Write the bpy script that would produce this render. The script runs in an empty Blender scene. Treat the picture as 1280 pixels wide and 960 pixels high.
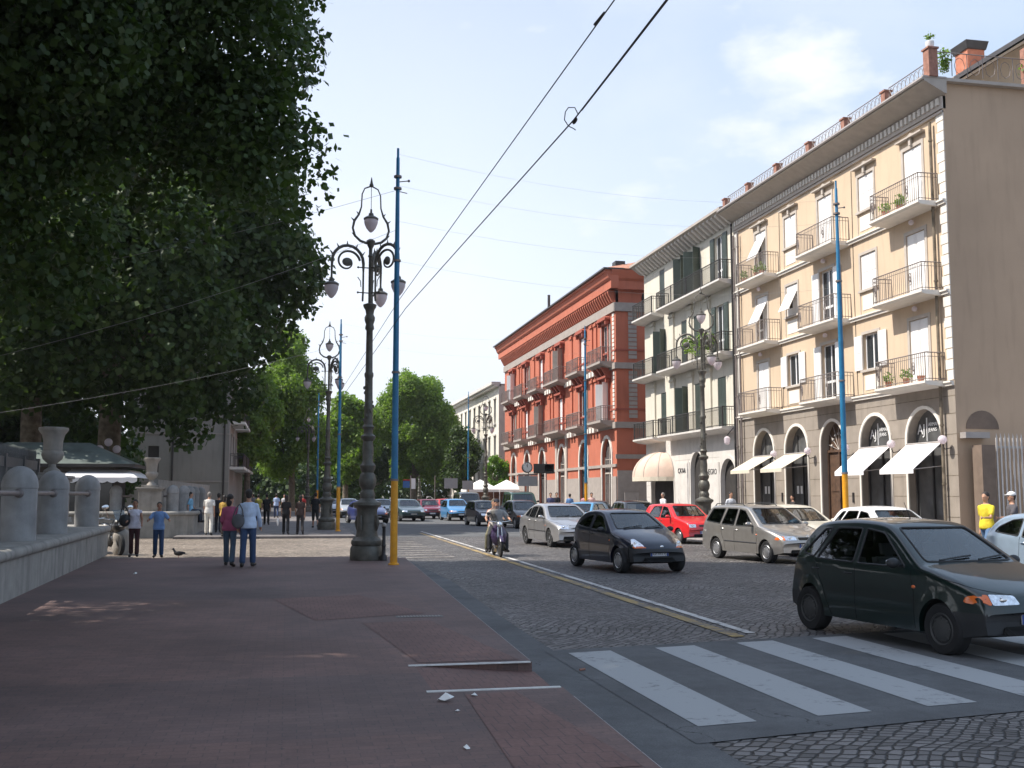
import bpy, bmesh, math, random
import numpy as np
from mathutils import Vector, Matrix, geometry
from mathutils.bvhtree import BVHTree
PI=math.pi; R=math.radians
random.seed(7)
scn=bpy.context.scene; COL=scn.collection
RZ=-0.10   # road level; the left pavement is z=0

# ---------------------------------------------------------------- materials
def nd(nt,t,**kw):
    n=nt.nodes.new(t)
    for k,v in kw.items(): setattr(n,k,v)
    return n
def mat(name,col,rough=.6,metal=0,var=.12,scale=3.0,bump=0,bscale=40,spec=.5,coat=0,stain=0,obj=True):
    m=bpy.data.materials.new(name); m.use_nodes=True; nt=m.node_tree; b=nt.nodes['Principled BSDF']
    b.inputs['Roughness'].default_value=rough; b.inputs['Metallic'].default_value=metal
    b.inputs['Specular IOR Level'].default_value=spec
    if coat: b.inputs['Coat Weight'].default_value=coat; b.inputs['Coat Roughness'].default_value=.04
    c=(*col,1)
    if var or stain or bump:
        tc=nd(nt,'ShaderNodeTexCoord'); L=nt.links
        if var:
            n=nd(nt,'ShaderNodeTexNoise'); n.inputs['Scale'].default_value=scale; n.inputs['Detail'].default_value=5
            L.new(tc.outputs['Object'],n.inputs['Vector'])
            r=nd(nt,'ShaderNodeMapRange'); r.inputs[1].default_value=.3; r.inputs[2].default_value=.7
            r.inputs[3].default_value=1-var; r.inputs[4].default_value=1+var
            L.new(n.outputs[0],r.inputs[0])
            mx=nd(nt,'ShaderNodeVectorMath',operation='SCALE'); mx.inputs[0].default_value=col
            L.new(r.outputs[0],mx.inputs['Scale']); out=mx.outputs[0]
            if stain:
                mp=nd(nt,'ShaderNodeMapping'); mp.inputs['Scale'].default_value=(2.5,2.5,.35)
                L.new(tc.outputs['Object'],mp.inputs[0])
                n2=nd(nt,'ShaderNodeTexNoise'); n2.inputs['Scale'].default_value=1.6; n2.inputs['Detail'].default_value=7
                L.new(mp.outputs[0],n2.inputs['Vector'])
                r2=nd(nt,'ShaderNodeMapRange'); r2.inputs[1].default_value=.5; r2.inputs[2].default_value=.75
                r2.inputs[3].default_value=1; r2.inputs[4].default_value=1-stain; L.new(n2.outputs[0],r2.inputs[0])
                m2=nd(nt,'ShaderNodeVectorMath',operation='SCALE'); L.new(out,m2.inputs[0]); L.new(r2.outputs[0],m2.inputs['Scale']); out=m2.outputs[0]
            L.new(out,b.inputs['Base Color'])
        else: b.inputs['Base Color'].default_value=c
        if bump:
            n3=nd(nt,'ShaderNodeTexNoise'); n3.inputs['Scale'].default_value=bscale; n3.inputs['Detail'].default_value=4
            L.new(tc.outputs['Object'],n3.inputs['Vector'])
            bp=nd(nt,'ShaderNodeBump'); bp.inputs['Strength'].default_value=bump; bp.inputs['Distance'].default_value=.02
            L.new(n3.outputs[0],bp.inputs['Height']); L.new(bp.outputs[0],b.inputs['Normal'])
    else: b.inputs['Base Color'].default_value=c
    return m
def paint(name,col,metal=0,rough=.32):
    m=mat(name,col,rough,metal,var=.06,scale=6,coat=.85,spec=.5); return m
def glass(name,tint=(.55,.62,.6),mix=.45,rough=.03):
    m=bpy.data.materials.new(name); m.use_nodes=True; nt=m.node_tree; nt.nodes.clear(); L=nt.links
    o=nd(nt,'ShaderNodeOutputMaterial'); t=nd(nt,'ShaderNodeBsdfTransparent'); t.inputs[0].default_value=(*tint,1)
    g=nd(nt,'ShaderNodeBsdfGlossy'); g.inputs['Roughness'].default_value=rough
    f=nd(nt,'ShaderNodeFresnel'); f.inputs[0].default_value=1.6
    a=nd(nt,'ShaderNodeMath',operation='MULTIPLY_ADD'); a.inputs[1].default_value=1.15; a.inputs[2].default_value=mix*.10; a.use_clamp=True
    L.new(f.outputs[0],a.inputs[0]); x=nd(nt,'ShaderNodeMixShader'); L.new(a.outputs[0],x.inputs[0]); L.new(t.outputs[0],x.inputs[1]); L.new(g.outputs[0],x.inputs[2]); L.new(x.outputs[0],o.inputs[0])
    return m
def leafmat(name,c1,c2,trans=.35):
    m=bpy.data.materials.new(name); m.use_nodes=True; nt=m.node_tree; nt.nodes.clear(); L=nt.links
    o=nd(nt,'ShaderNodeOutputMaterial'); g=nd(nt,'ShaderNodeNewGeometry'); tc=nd(nt,'ShaderNodeTexCoord')
    n=nd(nt,'ShaderNodeTexNoise'); n.inputs['Scale'].default_value=.35; n.inputs['Detail'].default_value=2; L.new(tc.outputs['Object'],n.inputs['Vector'])
    ad=nd(nt,'ShaderNodeMath',operation='ADD'); L.new(g.outputs['Random Per Island'],ad.inputs[0]); L.new(n.outputs[0],ad.inputs[1])
    mu=nd(nt,'ShaderNodeMath',operation='MULTIPLY'); mu.inputs[1].default_value=.55; L.new(ad.outputs[0],mu.inputs[0])
    r=nd(nt,'ShaderNodeValToRGB'); r.color_ramp.elements[0].color=(*c1,1); r.color_ramp.elements[1].color=(*c2,1); r.color_ramp.elements[0].position=.1; r.color_ramp.elements[1].position=.95
    L.new(mu.outputs[0],r.inputs[0])
    d=nd(nt,'ShaderNodeBsdfPrincipled'); d.inputs['Roughness'].default_value=.55; d.inputs['Specular IOR Level'].default_value=.35; L.new(r.outputs[0],d.inputs['Base Color'])
    t=nd(nt,'ShaderNodeBsdfTranslucent'); hs=nd(nt,'ShaderNodeVectorMath',operation='MULTIPLY'); hs.inputs[1].default_value=(1.6,1.9,.6); L.new(r.outputs[0],hs.inputs[0]); L.new(hs.outputs[0],t.inputs[0])
    x=nd(nt,'ShaderNodeMixShader'); x.inputs[0].default_value=trans; L.new(d.outputs[0],x.inputs[1]); L.new(t.outputs[0],x.inputs[2]); L.new(x.outputs[0],o.inputs[0])
    return m
M={}
def defmats():
    D=dict(
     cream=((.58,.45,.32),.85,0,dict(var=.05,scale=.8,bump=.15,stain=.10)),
     cream_trim=((.46,.41,.36),.8,0,dict(var=.08)),
     quoin=((.70,.66,.60),.8,0,dict(var=.06)),
     base_stone=((.285,.245,.205),.8,0,dict(var=.10,scale=2,bump=.2,stain=.15)),
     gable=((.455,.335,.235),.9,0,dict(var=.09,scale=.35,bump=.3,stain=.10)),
     soffit=((.40,.36,.32),.8,0,dict(var=.08)),
     redw=((.45,.135,.078),.85,0,dict(var=.08,scale=.7,bump=.15,stain=.15)),
     redtrim=((.33,.085,.055),.85,0,dict(var=.08)),
     greyband=((.33,.29,.26),.85,0,dict(var=.1)),
     ivory=((.62,.58,.49),.85,0,dict(var=.06,scale=.8,stain=.12)),
     whitewall=((.66,.62,.54),.85,0,dict(var=.06,scale=.8,stain=.12)),
     marble=((.62,.59,.55),.5,0,dict(var=.08,scale=2,stain=.12)),
     shutter_white=((.78,.76,.74),.5,0,dict(var=.03)),
     shutter_green=((.045,.062,.052),.5,0,dict(var=.15)),
     shutter_dark=((.06,.05,.045),.5,0,dict(var=.15)),
     iron=((.045,.042,.042),.5,.3,dict(var=.2)),
     iron_pale=((.36,.33,.31),.55,.2,dict(var=.1)),
     rail_grey=((.20,.17,.16),.55,.2,dict(var=.15)),
     lamp_iron=((.105,.10,.085),.5,.35,dict(var=.25,scale=8,bump=.3)),
     fence_iron=((.10,.10,.10),.6,.3,dict(var=.2,scale=5)),
     bluep=((.012,.150,.30),.45,0,dict(var=.15,scale=5)),
     yellowp=((.70,.31,.01),.45,0,dict(var=.15,scale=6)),
     darkglass=((.03,.035,.04),.08,0,dict(var=.2,scale=1.5)),
     shopglass=((.10,.10,.10),.06,0,dict(var=.35,scale=1.2)),
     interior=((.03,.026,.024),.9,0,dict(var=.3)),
     wood=((.09,.05,.03),.6,0,dict(var=.3,scale=6)),
     awn_white=((.82,.80,.80),.8,0,dict(var=.02)),
     awn_beige=((.62,.56,.45),.85,0,dict(var=.05)),
     awn_pink=((.62,.47,.38),.85,0,dict(var=.1,scale=2)),
     brick=((.30,.15,.11),.9,0,dict(var=.25,scale=8,bump=.3)),
     terracotta=((.45,.17,.10),.85,0,dict(var=.2,scale=4)),
     rooftile=((.42,.20,.13),.85,0,dict(var=.25,scale=3,bump=.6,bscale=12)),
     slate=((.12,.145,.135),.6,.1,dict(var=.3,scale=1.5)),
     stone=((.29,.275,.25),.85,0,dict(var=.16,scale=3,bump=.35,bscale=25,stain=.35)),
     bollard_stone=((.30,.295,.29),.8,0,dict(var=.14,scale=4,bump=.3,bscale=30,stain=.25)),
     urn_stone=((.30,.275,.245),.8,0,dict(var=.12,scale=5,bump=.3,bscale=30,stain=.4)),
     white_line=((.62,.61,.58),.8,0,dict(var=.15,scale=14)),
     zebra_old=((.40,.42,.42),.8,0,dict(var=.22,scale=9,stain=.0)),
     kerb=((.36,.34,.33),.8,0,dict(var=.15,scale=4,bump=.2)),
     bark=((.16,.13,.095),.95,0,dict(var=.4,scale=4,bump=.8,bscale=8)),
     plastic=((.02,.021,.023),.55,0,dict(var=.1)),
     rubber=((.014,.014,.015),.85,0,dict(var=.15)),
     steelrim=((.42,.42,.43),.35,.8,dict(var=.1)),
     darkrim=((.06,.06,.06),.5,.4,dict(var=.2)),
     chrome=((.7,.7,.7),.12,1,dict(var=0)),
     seat=((.10,.10,.105),.9,0,dict(var=.2)),
     black=((.006,.006,.006),.9,0,dict(var=0)),
     lampglass=((.80,.82,.85),.10,.9,dict(var=.25,scale=22,bump=.3,bscale=30,coat=1)),
     amber=((.75,.16,.03),.15,0,dict(var=0,coat=1)),
     redlens=((.45,.02,.02),.15,0,dict(var=0,coat=1)),
     plate_white=((.72,.74,.78),.4,0,dict(var=0)),
     plate_blue=((.03,.08,.35),.4,0,dict(var=0)),
     ink=((.015,.015,.02),.6,0,dict(var=0)),
     white=((.78,.78,.78),.5,0,dict(var=.02)),
     signblue=((.03,.12,.35),.4,0,dict(var=.05)),
     signred=((.5,.03,.03),.4,0,dict(var=.05)),
     signgrey=((.30,.31,.32),.5,0,dict(var=.05)),
     litter=((.75,.75,.72),.8,0,dict(var=.05)),
     skin=((.46,.25,.165),.55,0,dict(var=.05)),
     skin_dark=((.30,.15,.09),.55,0,dict(var=.05)),
     hair=((.018,.012,.010),.6,0,dict(var=.3,scale=60,bump=.5,bscale=120)),
     hair_grey=((.22,.20,.18),.7,0,dict(var=.3,scale=60)),
     shoe=((.02,.017,.016),.5,0,dict(var=.1)),
     hill=((.10,.14,.12),1,0,dict(var=.2,scale=.004)),
     pigeon=((.05,.045,.05),.8,0,dict(var=.2)),
     sea_white=((.7,.7,.7),.8,0,dict(var=.05)),
     clockface=((.72,.72,.70),.4,0,dict(var=0)),
     fence_pale=((.52,.49,.46),.55,.1,dict(var=.1)),
     pier_brown=((.17,.125,.095),.85,0,dict(var=.15)),
     greywall=((.27,.25,.222),.85,0,dict(var=.08,scale=.6,stain=.15)),
     tent=((.78,.77,.74),.8,0,dict(var=.03)),
     flower=((.5,.05,.08),.8,0,dict(var=.3,scale=20)),
    )
    for k,(c,r,me,kw) in D.items(): M[k]=mat(k,c,r,me,**kw)
    # opal lamp glass (unlit globes, slightly see-through)
    g=mat('opal',(.80,.74,.77),.18,0,var=.03); g.node_tree.nodes['Principled BSDF'].inputs['Transmission Weight'].default_value=0; M['opal']=g
    nt=g.node_tree; pb=nt.nodes['Principled BSDF']; ou=[n for n in nt.nodes if n.type=='OUTPUT_MATERIAL'][0]; t=nd(nt,'ShaderNodeBsdfTranslucent'); t.inputs[0].default_value=(.95,.88,.92,1); mx=nd(nt,'ShaderNodeMixShader'); mx.inputs[0].default_value=.5; nt.links.new(pb.outputs[0],mx.inputs[1]); nt.links.new(t.outputs[0],mx.inputs[2]); nt.links.new(mx.outputs[0],ou.inputs['Surface'])
    M['cloth_cache']={}
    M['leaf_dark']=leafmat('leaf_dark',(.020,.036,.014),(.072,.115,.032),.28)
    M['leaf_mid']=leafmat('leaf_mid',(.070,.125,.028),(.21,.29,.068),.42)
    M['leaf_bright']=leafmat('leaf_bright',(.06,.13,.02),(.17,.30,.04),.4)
    M['carglass']=glass('carglass',(.80,.86,.84),.7)
    M['carglass_dark']=glass('carglass_dark',(.22,.25,.26),.5)
    M['screenglass']=glass('screenglass',(.45,.47,.47),.3)
defmats()
def cloth(c):
    k=tuple(c)
    if k not in M['cloth_cache']: M['cloth_cache'][k]=mat('cloth_%02x%02x%02x'%tuple(int(255*v) for v in c),c,.85,0,var=.16,scale=6,bump=.9,bscale=11)
    return M['cloth_cache'][k]

# ---------------------------------------------------------------- mesh building
def tag(o,label=None,cat=None,group=None,kind=None):
    if label: o['label']=label
    if cat: o['category']=cat
    if group: o['group']=group
    if kind: o['kind']=kind
    return o
def empty(name,loc=(0,0,0),rz=0,label=None,cat=None,group=None):
    o=bpy.data.objects.new(name,None); o.empty_display_size=.3; COL.objects.link(o); o.location=loc; o.rotation_euler=(0,0,rz)
    return tag(o,label,cat,group)
class MB:
    def __init__(s): s.v=[]; s.f=[]; s.x=None
    def add(s,vs,fs):
        n=len(s.v)
        if s.x: vs=[s.x(*p) for p in vs]
        s.v+= [tuple(p) for p in vs]; s.f+=[tuple(i+n for i in f) for f in fs]; return s
    def box(s,a0,a1,b0,b1,c0,c1):
        return s.add([(a0,b0,c0),(a1,b0,c0),(a1,b1,c0),(a0,b1,c0),(a0,b0,c1),(a1,b0,c1),(a1,b1,c1),(a0,b1,c1)],
          [(0,3,2,1),(4,5,6,7),(0,1,5,4),(1,2,6,5),(2,3,7,6),(3,0,4,7)])
    def tube(s,pts,r,n=8,cap=True,sx=1.0):
        pts=[Vector(p) for p in pts]; m=len(pts)
        rs=r if isinstance(r,(list,tuple)) else [r]*m
        vs=[];prev=None
        for i,p in enumerate(pts):
            t=(pts[min(i+1,m-1)]-pts[max(i-1,0)])
            if t.length<1e-9: t=Vector((0,0,1))
            t.normalize()
            if prev is None:
                a=Vector((0,0,1)) if abs(t.z)<.9 else Vector((1,0,0))
                u=t.cross(a).normalized()
            else:
                u=prev-t*prev.dot(t)
                if u.length<1e-6: u=t.orthogonal()
                u.normalize()
            prev=u; w=t.cross(u)
            for k in range(n):
                an=2*PI*k/n; vs.append(p+u*(rs[i]*math.cos(an))+w*(rs[i]*math.sin(an)*sx))
        fs=[(i*n+k,i*n+(k+1)%n,(i+1)*n+(k+1)%n,(i+1)*n+k) for i in range(m-1) for k in range(n)]
        if cap: fs+=[tuple(range(n-1,-1,-1)),tuple((m-1)*n+k for k in range(n))]
        return s.add(vs,fs)
    def lathe(s,prof,c=(0,0,0),n=16,flute=0,nf=0):
        vs=[]
        for (r,z) in prof:
            for k in range(n):
                a=2*PI*k/n; rr=r*(1-(flute if (nf and k%2) else 0)); vs.append((c[0]+rr*math.cos(a),c[1]+rr*math.sin(a),c[2]+z))
        m=len(prof)
        fs=[(i*n+k,i*n+(k+1)%n,(i+1)*n+(k+1)%n,(i+1)*n+k) for i in range(m-1) for k in range(n)]
        fs+=[tuple(range(n-1,-1,-1)),tuple((m-1)*n+k for k in range(n))]
        return s.add(vs,fs)
    def ball(s,c,r,n=12,m=8):
        if not isinstance(r,(tuple,list)): r=(r,r,r)
        vs=[];fs=[]
        for i in range(1,m):
            t=PI*i/m
            for k in range(n):
                a=2*PI*k/n; vs.append((c[0]+r[0]*math.sin(t)*math.cos(a),c[1]+r[1]*math.sin(t)*math.sin(a),c[2]+r[2]*math.cos(t)))
        vs+=[(c[0],c[1],c[2]+r[2]),(c[0],c[1],c[2]-r[2])]; T=len(vs)-2
        for i in range(m-2):
            for k in range(n): fs.append((i*n+k,(i+1)*n+k,(i+1)*n+(k+1)%n,i*n+(k+1)%n))
        for k in range(n):
            fs.append((T,k,(k+1)%n)); fs.append((T+1,(m-2)*n+(k+1)%n,(m-2)*n+k))
        return s.add(vs,fs)
    def prism(s,poly,d0,d1,f):   # poly 2D -> f(a,b,d)
        n=len(poly); vs=[f(a,b,d0) for a,b in poly]+[f(a,b,d1) for a,b in poly]
        fs=[tuple(range(n-1,-1,-1)),tuple(range(n,2*n))]+[(k,(k+1)%n,n+(k+1)%n,n+k) for k in range(n)]
        return s.add(vs,fs)
    def build(s,name,m,parent=None,smooth=False,fix=True,bev=0):
        me=bpy.data.meshes.new(name); me.from_pydata(s.v,[],s.f)
        if fix:
            b=bmesh.new(); b.from_mesh(me); bmesh.ops.recalc_face_normals(b,faces=b.faces); b.to_mesh(me); b.free()
        me.materials.append(M[m] if isinstance(m,str) else m)
        o=bpy.data.objects.new(name,me); COL.objects.link(o)
        if parent is not None: o.parent=parent
        if bev:
            md=o.modifiers.new('bevel','BEVEL'); md.width=bev; md.segments=2; md.limit_method='ANGLE'
        if smooth: autosmooth(me)
        return o
def autosmooth(me,ang=40):
    me.shade_smooth() if hasattr(me,'shade_smooth') else None
    try: me.set_sharp_from_angle(angle=R(ang))
    except Exception: pass
def copytree(o,parent=None):
    c=o.copy(); COL.objects.link(c); c.parent=parent
    if parent is not None: c.matrix_parent_inverse=o.matrix_parent_inverse.copy()
    for ch in list(o.children): copytree(ch,c)
    return c
def evalmesh(o):
    dg=bpy.context.evaluated_depsgraph_get(); return bpy.data.meshes.new_from_object(o.evaluated_get(dg))
def text(name,s,size,xf,m,parent=None,ext=.006,align='CENTER',label=None):
    """xf(a,b,d): text plane -> world"""
    cu=bpy.data.curves.new(name,'FONT'); cu.body=s; cu.size=size; cu.extrude=ext; cu.align_x=align; cu.align_y='CENTER'; cu.resolution_u=3
    o=bpy.data.objects.new(name,cu); COL.objects.link(o); me=evalmesh(o)
    bpy.data.objects.remove(o); vs=[v.co.copy() for v in me.vertices]; fs=[tuple(p.vertices) for p in me.polygons]
    b=MB(); b.add([xf(v.x,v.y,v.z) for v in vs],fs); t=b.build(name,m,parent,fix=False)
    if label: t['label']=label
    return t
def arc(cx,cz,r,a0,a1,n):
    return [(cx+r*math.cos(a0+(a1-a0)*i/n),cz+r*math.sin(a0+(a1-a0)*i/n)) for i in range(n+1)]
def wall_holes(outline,holes,depth,f,name,m,parent,back=None):
    """front sheet with holes and reveals; f(u,z,d), d outward"""
    vs=[Vector(p) for p in outline]; es=[(i,(i+1)%len(outline)) for i in range(len(outline))]
    for h in holes:
        n=len(vs); vs+=[Vector(p) for p in h]; es+=[(n+i,n+(i+1)%len(h)) for i in range(len(h))]
    r=geometry.delaunay_2d_cdt(vs,es,[],0,1e-5)
    co,fa=r[0],r[2]
    def inside(p,poly):
        c=False;n=len(poly)
        for i in range(n):
            a=poly[i];b=poly[(i+1)%n]
            if (a[1]>p[1])!=(b[1]>p[1]) and p[0]<(b[0]-a[0])*(p[1]-a[1])/(b[1]-a[1])+a[0]: c=not c
        return c
    keep=[]
    for t in fa:
        cx=sum(co[i][0] for i in t)/len(t); cz=sum(co[i][1] for i in t)/len(t)
        if inside((cx,cz),outline) and not any(inside((cx,cz),h) for h in holes): keep.append(tuple(t))
    b=MB(); b.add([f(c[0],c[1],0) for c in co],keep)
    for h in holes:
        n=len(h); b.add([f(p[0],p[1],0) for p in h]+[f(p[0],p[1],-depth) for p in h],[(i,(i+1)%n,n+(i+1)%n,n+i) for i in range(n)])
    return b.build(name,m,parent,fix=False)
# ---------------------------------------------------------------- vehicles
def lerp_chain(ch,s):
    if s<=ch[0][0]: return ch[0][1]
    for (a,za),(b,zb) in zip(ch,ch[1:]):
        if s<=b: return za+(zb-za)*(s-a)/(b-a)
    return ch[-1][1]
def smooth_chain(ch,it=2):
    for _ in range(it):
        n=[ch[0]]
        for (a,za),(b,zb) in zip(ch,ch[1:]): n+= [(a+.22*(b-a),za+.22*(zb-za)),(a+.78*(b-a),za+.78*(zb-za))]
        n.append(ch[-1]); ch=n
    return ch
def inpoly(p,poly):
    c=False;n=len(poly)
    for i in range(n):
        a=poly[i];b=poly[(i+1)%n]
        if (a[1]>p[1])!=(b[1]>p[1]) and p[0]<(b[0]-a[0])*(p[1]-a[1])/(b[1]-a[1])+a[0]: c=not c
    return c
def nearest(p,poly):
    best=None
    for i in range(len(poly)):
        a=Vector(poly[i]);b=Vector(poly[(i+1)%len(poly)]);q=Vector(p)
        t=max(0,min(1,(q-a).dot(b-a)/max((b-a).length_squared,1e-9))); r=a+(b-a)*t; d=(q-r).length
        if best is None or d<best[0]: best=(d,r)
    return best
def rnd_poly(poly,r=.03,n=3):
    out=[];N=len(poly)
    for i in range(N):
        p=Vector(poly[i]);a=Vector(poly[i-1]);b=Vector(poly[(i+1)%N])
        ra=min(r,(a-p).length*.45);rb=min(r,(b-p).length*.45)
        p0=p+(a-p).normalized()*ra; p1=p+(b-p).normalized()*rb
        for k in range(n+1):
            t=k/n; q=p0*(1-t)**2+p*2*t*(1-t)+p1*t*t; out.append((q.x,q.y))
    return out
class Car:
    def __init__(c,sp,fine=1.0):
        c.sp=sp; c.L=sp['L']; c.W=sp['W']/2
        c.U=smooth_chain(sp['U']); c.fine=fine
        c.wf=sp['fo']; c.wr=sp['fo']+sp['wb']; c.Ra=sp.get('Ra',.335); c.zc=sp.get('wr',.29); c.Rw=sp.get('wr',.29)
    def X(c,s): return c.L/2-s
    def lo(c,s):
        z=c.sp.get('sill',.2)
        if s<.35: z+= .06*(1-s/.35)
        if s>c.L-.35: z+=.10*(1-(c.L-s)/.35)
        for w in (c.wf,c.wr):
            d=abs(s-w)
            if d<c.Ra: z=max(z,c.zc+math.sqrt(max(0,c.Ra**2-d*d)))
        return z
    def w(c,s):
        p=1.0
        fo,ro=c.sp.get('tf',.12),c.sp.get('tr',.10)
        if s<1.0: p-=fo*(1-s)**2
        if s>c.L-.9: p-=ro*(1-(c.L-s)/.9)**2
        return c.W*p
    def belt(c,s): return lerp_chain(c.sp['belt'],s)
    def y(c,s,z):
        w=c.w(s); b=c.belt(s)
        if z<.42: k=.965+.035*max(0,(z-.18)/.24)
        elif z<b: k=1-.018*((z-.42)/(b-.42))**2
        else: k=.982
        y=w*k
        if z>b: y-= c.sp.get('tumble',.40)*(z-b)
        fl=0
        for ww in (c.wf,c.wr):   # flared arches
            d=math.hypot(s-ww,z-c.zc)
            if d<c.Ra+.1 and z<b: fl=max(fl,.014*(1-abs(d-c.Ra)/.1))
        return max(.05,y+fl)
    def build_body(c,paintm,bumperm,root):
        sp=c.sp; ds=.055/c.fine
        S=set(); s=0
        while s<c.L: S.add(round(s,4)); s+=ds
        for t in (.0,.01,.025,.045,.07,.1): S.add(t); S.add(round(c.L-t,4))
        for w in (c.wf,c.wr):
            S={q for q in S if abs(q-w)>c.Ra-.012}
            for k in range(0,17):
                a=PI*k/16; S.add(round(w+c.Ra*.9999*math.cos(a),4))
            S.add(round(w+c.Ra+.002,4)); S.add(round(w-c.Ra-.002,4))
        S=sorted(S); dz=.06/c.fine
        lev=[.16]; 
        while lev[-1]<sp['H']: lev.append(lev[-1]+dz)
        lev=sorted(set(lev+[sp.get('bump',.5)]))
        rows=[]
        for s in S:
            zt=lerp_chain(c.U,s); zl=c.lo(s)
            if zl>zt-.04: zl=zt-.04
            r=min(sp.get('rr',.085),(zt-zl)*.4); ze=zt-r
            pts=[(0,zl),(c.y(s,zl)*.5,zl),(c.y(s,zl)-.06,zl)]
            for z in lev:
                z=min(max(z,zl),ze); pts.append((c.y(s,z),z))
            ye=c.y(s,ze); rx=r*1.05
            for k in range(1,5):
                a=PI/2*k/4; pts.append((ye-rx*(1-math.cos(a)),ze+r*math.sin(a)))
            yt=pts[-1][0]; cr=.028
            for k in range(1,7):
                f=1-k/6; pts.append((yt*f,zt+cr*(1-f*f)))
            rows.append(pts)
        vs=[];n=len(rows[0])
        bf=sp.get('bowf',.16);br=sp.get('bowr',.10)
        def bow(s,y,z):
            o=0
            if s<.9: o-=bf*(1-s/.9)*(abs(y)/c.W)**2.6
            if s>c.L-.8: o+=br*(1-(c.L-s)/.8)*(abs(y)/c.W)**2.6
            return o
        for s,pts in zip(S,rows):
            for sg in (1,-1):
                for (y,z) in pts: vs.append((c.X(s)+bow(s,y,z),sg*y,z))
        fs=[];T=2*n
        for i in range(len(S)-1):
            for sg in (0,1):
                for k in range(n-1):
                    a=i*T+sg*n+k; q=(a,a+1,a+T+1,a+T); fs.append(q if sg else q[::-1])
        # end caps
        for i in (0,len(S)-1):
            for k in range(n-1):
                a=i*T+k; q=(a,a+1,a+n+1,a+n); fs.append(q if i==0 else q[::-1])
        b=bmesh.new(); bv=[b.verts.new(v) for v in vs]
        for f in fs:
            try: b.faces.new([bv[i] for i in f])
            except ValueError: pass
        bmesh.ops.remove_doubles(b,verts=b.verts,dist=.0008)
        bmesh.ops.dissolve_degenerate(b,dist=.0005,edges=b.edges)
        bmesh.ops.recalc_face_normals(b,faces=b.faces)
        c.bvh=BVHTree.FromBMesh(b)
        # cut window openings
        def cut(poly,test,get,put):
            dele=[f for f in b.faces if test(f) and inpoly(get(f.calc_center_median()),poly)]
            vv={v for f in dele for v in f.verts}
            bmesh.ops.delete(b,geom=dele,context='FACES_ONLY')
            for v in vv:
                if v.is_valid and v.link_faces:
                    d,r=nearest(get(v.co),poly)
                    if d<.07: put(v,r)
            bmesh.ops.delete(b,geom=[v for v in b.verts if not v.link_faces],context='VERTS')
        for poly in sp['side']:
            P=[(c.X(s),z) for s,z in poly]
            for sg in (1,-1):
                def put(v,r,sg=sg):
                    h=c.ray(('L' if sg>0 else 'R'),r.x,r.y); v.co=h
                cut(P,lambda f,sg=sg:f.calc_center_median().y*sg>.3*c.W and abs(f.normal.y)>.45,lambda q:(q.x,q.z),put)
        for key,sg in (('wind','F'),('rearw','B')):
            if key in sp:
                s1=1 if sg=='F' else -1
                cut(sp[key],lambda f,s1=s1:f.normal.x*s1>.12 and f.normal.z>-.2,lambda q:(q.y,q.z),lambda v,r,sg=sg:setattr(v,'co',c.ray(sg,r.x,r.y)))
        b.normal_update()
        # split off bumpers
        zb=sp.get('bump',.5)
        isb=lambda f:(f.calc_center_median().z<zb and (f.calc_center_median().x>c.X(c.wf) or f.calc_center_median().x<c.X(c.wr)))
        under=lambda f: f.normal.z<-.8 or (abs(f.calc_center_median().y)<c.W-.12 and any(abs(f.calc_center_median().x-c.X(w))<c.Ra+.01 for w in (c.wf,c.wr)) and f.calc_center_median().z<c.zc+c.Ra+.01)
        groups={'body':[], 'bumper':[], 'underbody':[]}
        for f in b.faces:
            groups['underbody' if under(f) else ('bumper' if isb(f) else 'body')].append(f)
        b.verts.index_update(); out={}
        for k,fl in groups.items():
            if not fl: continue
            if k=='bumper':
                parts=[[f for f in fl if f.calc_center_median().x>0],[f for f in fl if f.calc_center_median().x<=0]]
            else: parts=[fl]
            for pf in parts:
                idx={};vv=[];ff=[]
                for f in pf:
                    q=[]
                    for v in f.verts:
                        if v.index not in idx: idx[v.index]=len(vv); vv.append(v.co[:])
                        q.append(idx[v.index])
                    ff.append(tuple(q))
                mb=MB(); mb.v=vv; mb.f=ff
                o=mb.build(k,{'body':paintm,'bumper':bumperm,'underbody':'black'}[k],root,smooth=True,fix=False)
                autosmooth(o.data,50); out.setdefault(k,o)
        b.free(); c.body=out['body']; return out
    def ray(c,d,a,b_):
        O={'L':((a,3,b_),(0,-1,0)),'R':((a,-3,b_),(0,1,0)),'F':((4,a,b_),(-1,0,0)),'B':((-4,a,b_),(1,0,0)),'T':((a,b_,3),(0,0,-1))}[d]
        h=c.bvh.ray_cast(Vector(O[0]),Vector(O[1]))
        if h[0] is None:
            h=c.bvh.find_nearest(Vector({'L':(a,c.W,b_),'R':(a,-c.W,b_),'F':(c.L/2,a,b_),'B':(-c.L/2,a,b_),'T':(a,b_,1.4)}[d]))
        c.n=h[1] if h[1] is not None else Vector((0,0,1))
        D=Vector(O[1])
        if c.n.dot(D)>0: c.n=-c.n
        return h[0].copy()
    def patch(c,name,poly,d,m,parent,off=.004,step=.07,smooth=True):
        P=poly; out=[]
        for i in range(len(P)):
            a=Vector(P[i]);b=Vector(P[(i+1)%len(P)]);k=max(1,int((b-a).length/step))
            out+=[a+(b-a)*j/k for j in range(k)]
        nb=len(out); x0=min(p.x for p in out);x1=max(p.x for p in out);y0=min(p.y for p in out);y1=max(p.y for p in out)
        x=x0+step/2
        while x<x1:
            y=y0+step/2
            while y<y1:
                if inpoly((x,y),P) and nearest((x,y),P)[0]>step*.35: out.append(Vector((x,y)))
                y+=step
            x+=step
        r=geometry.delaunay_2d_cdt(out,[(i,(i+1)%nb) for i in range(nb)],[],0,1e-5)
        vs=[]
        for q in r[0]:
            h=c.ray(d,q.x,q.y); vs.append(h+c.n*off)
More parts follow.
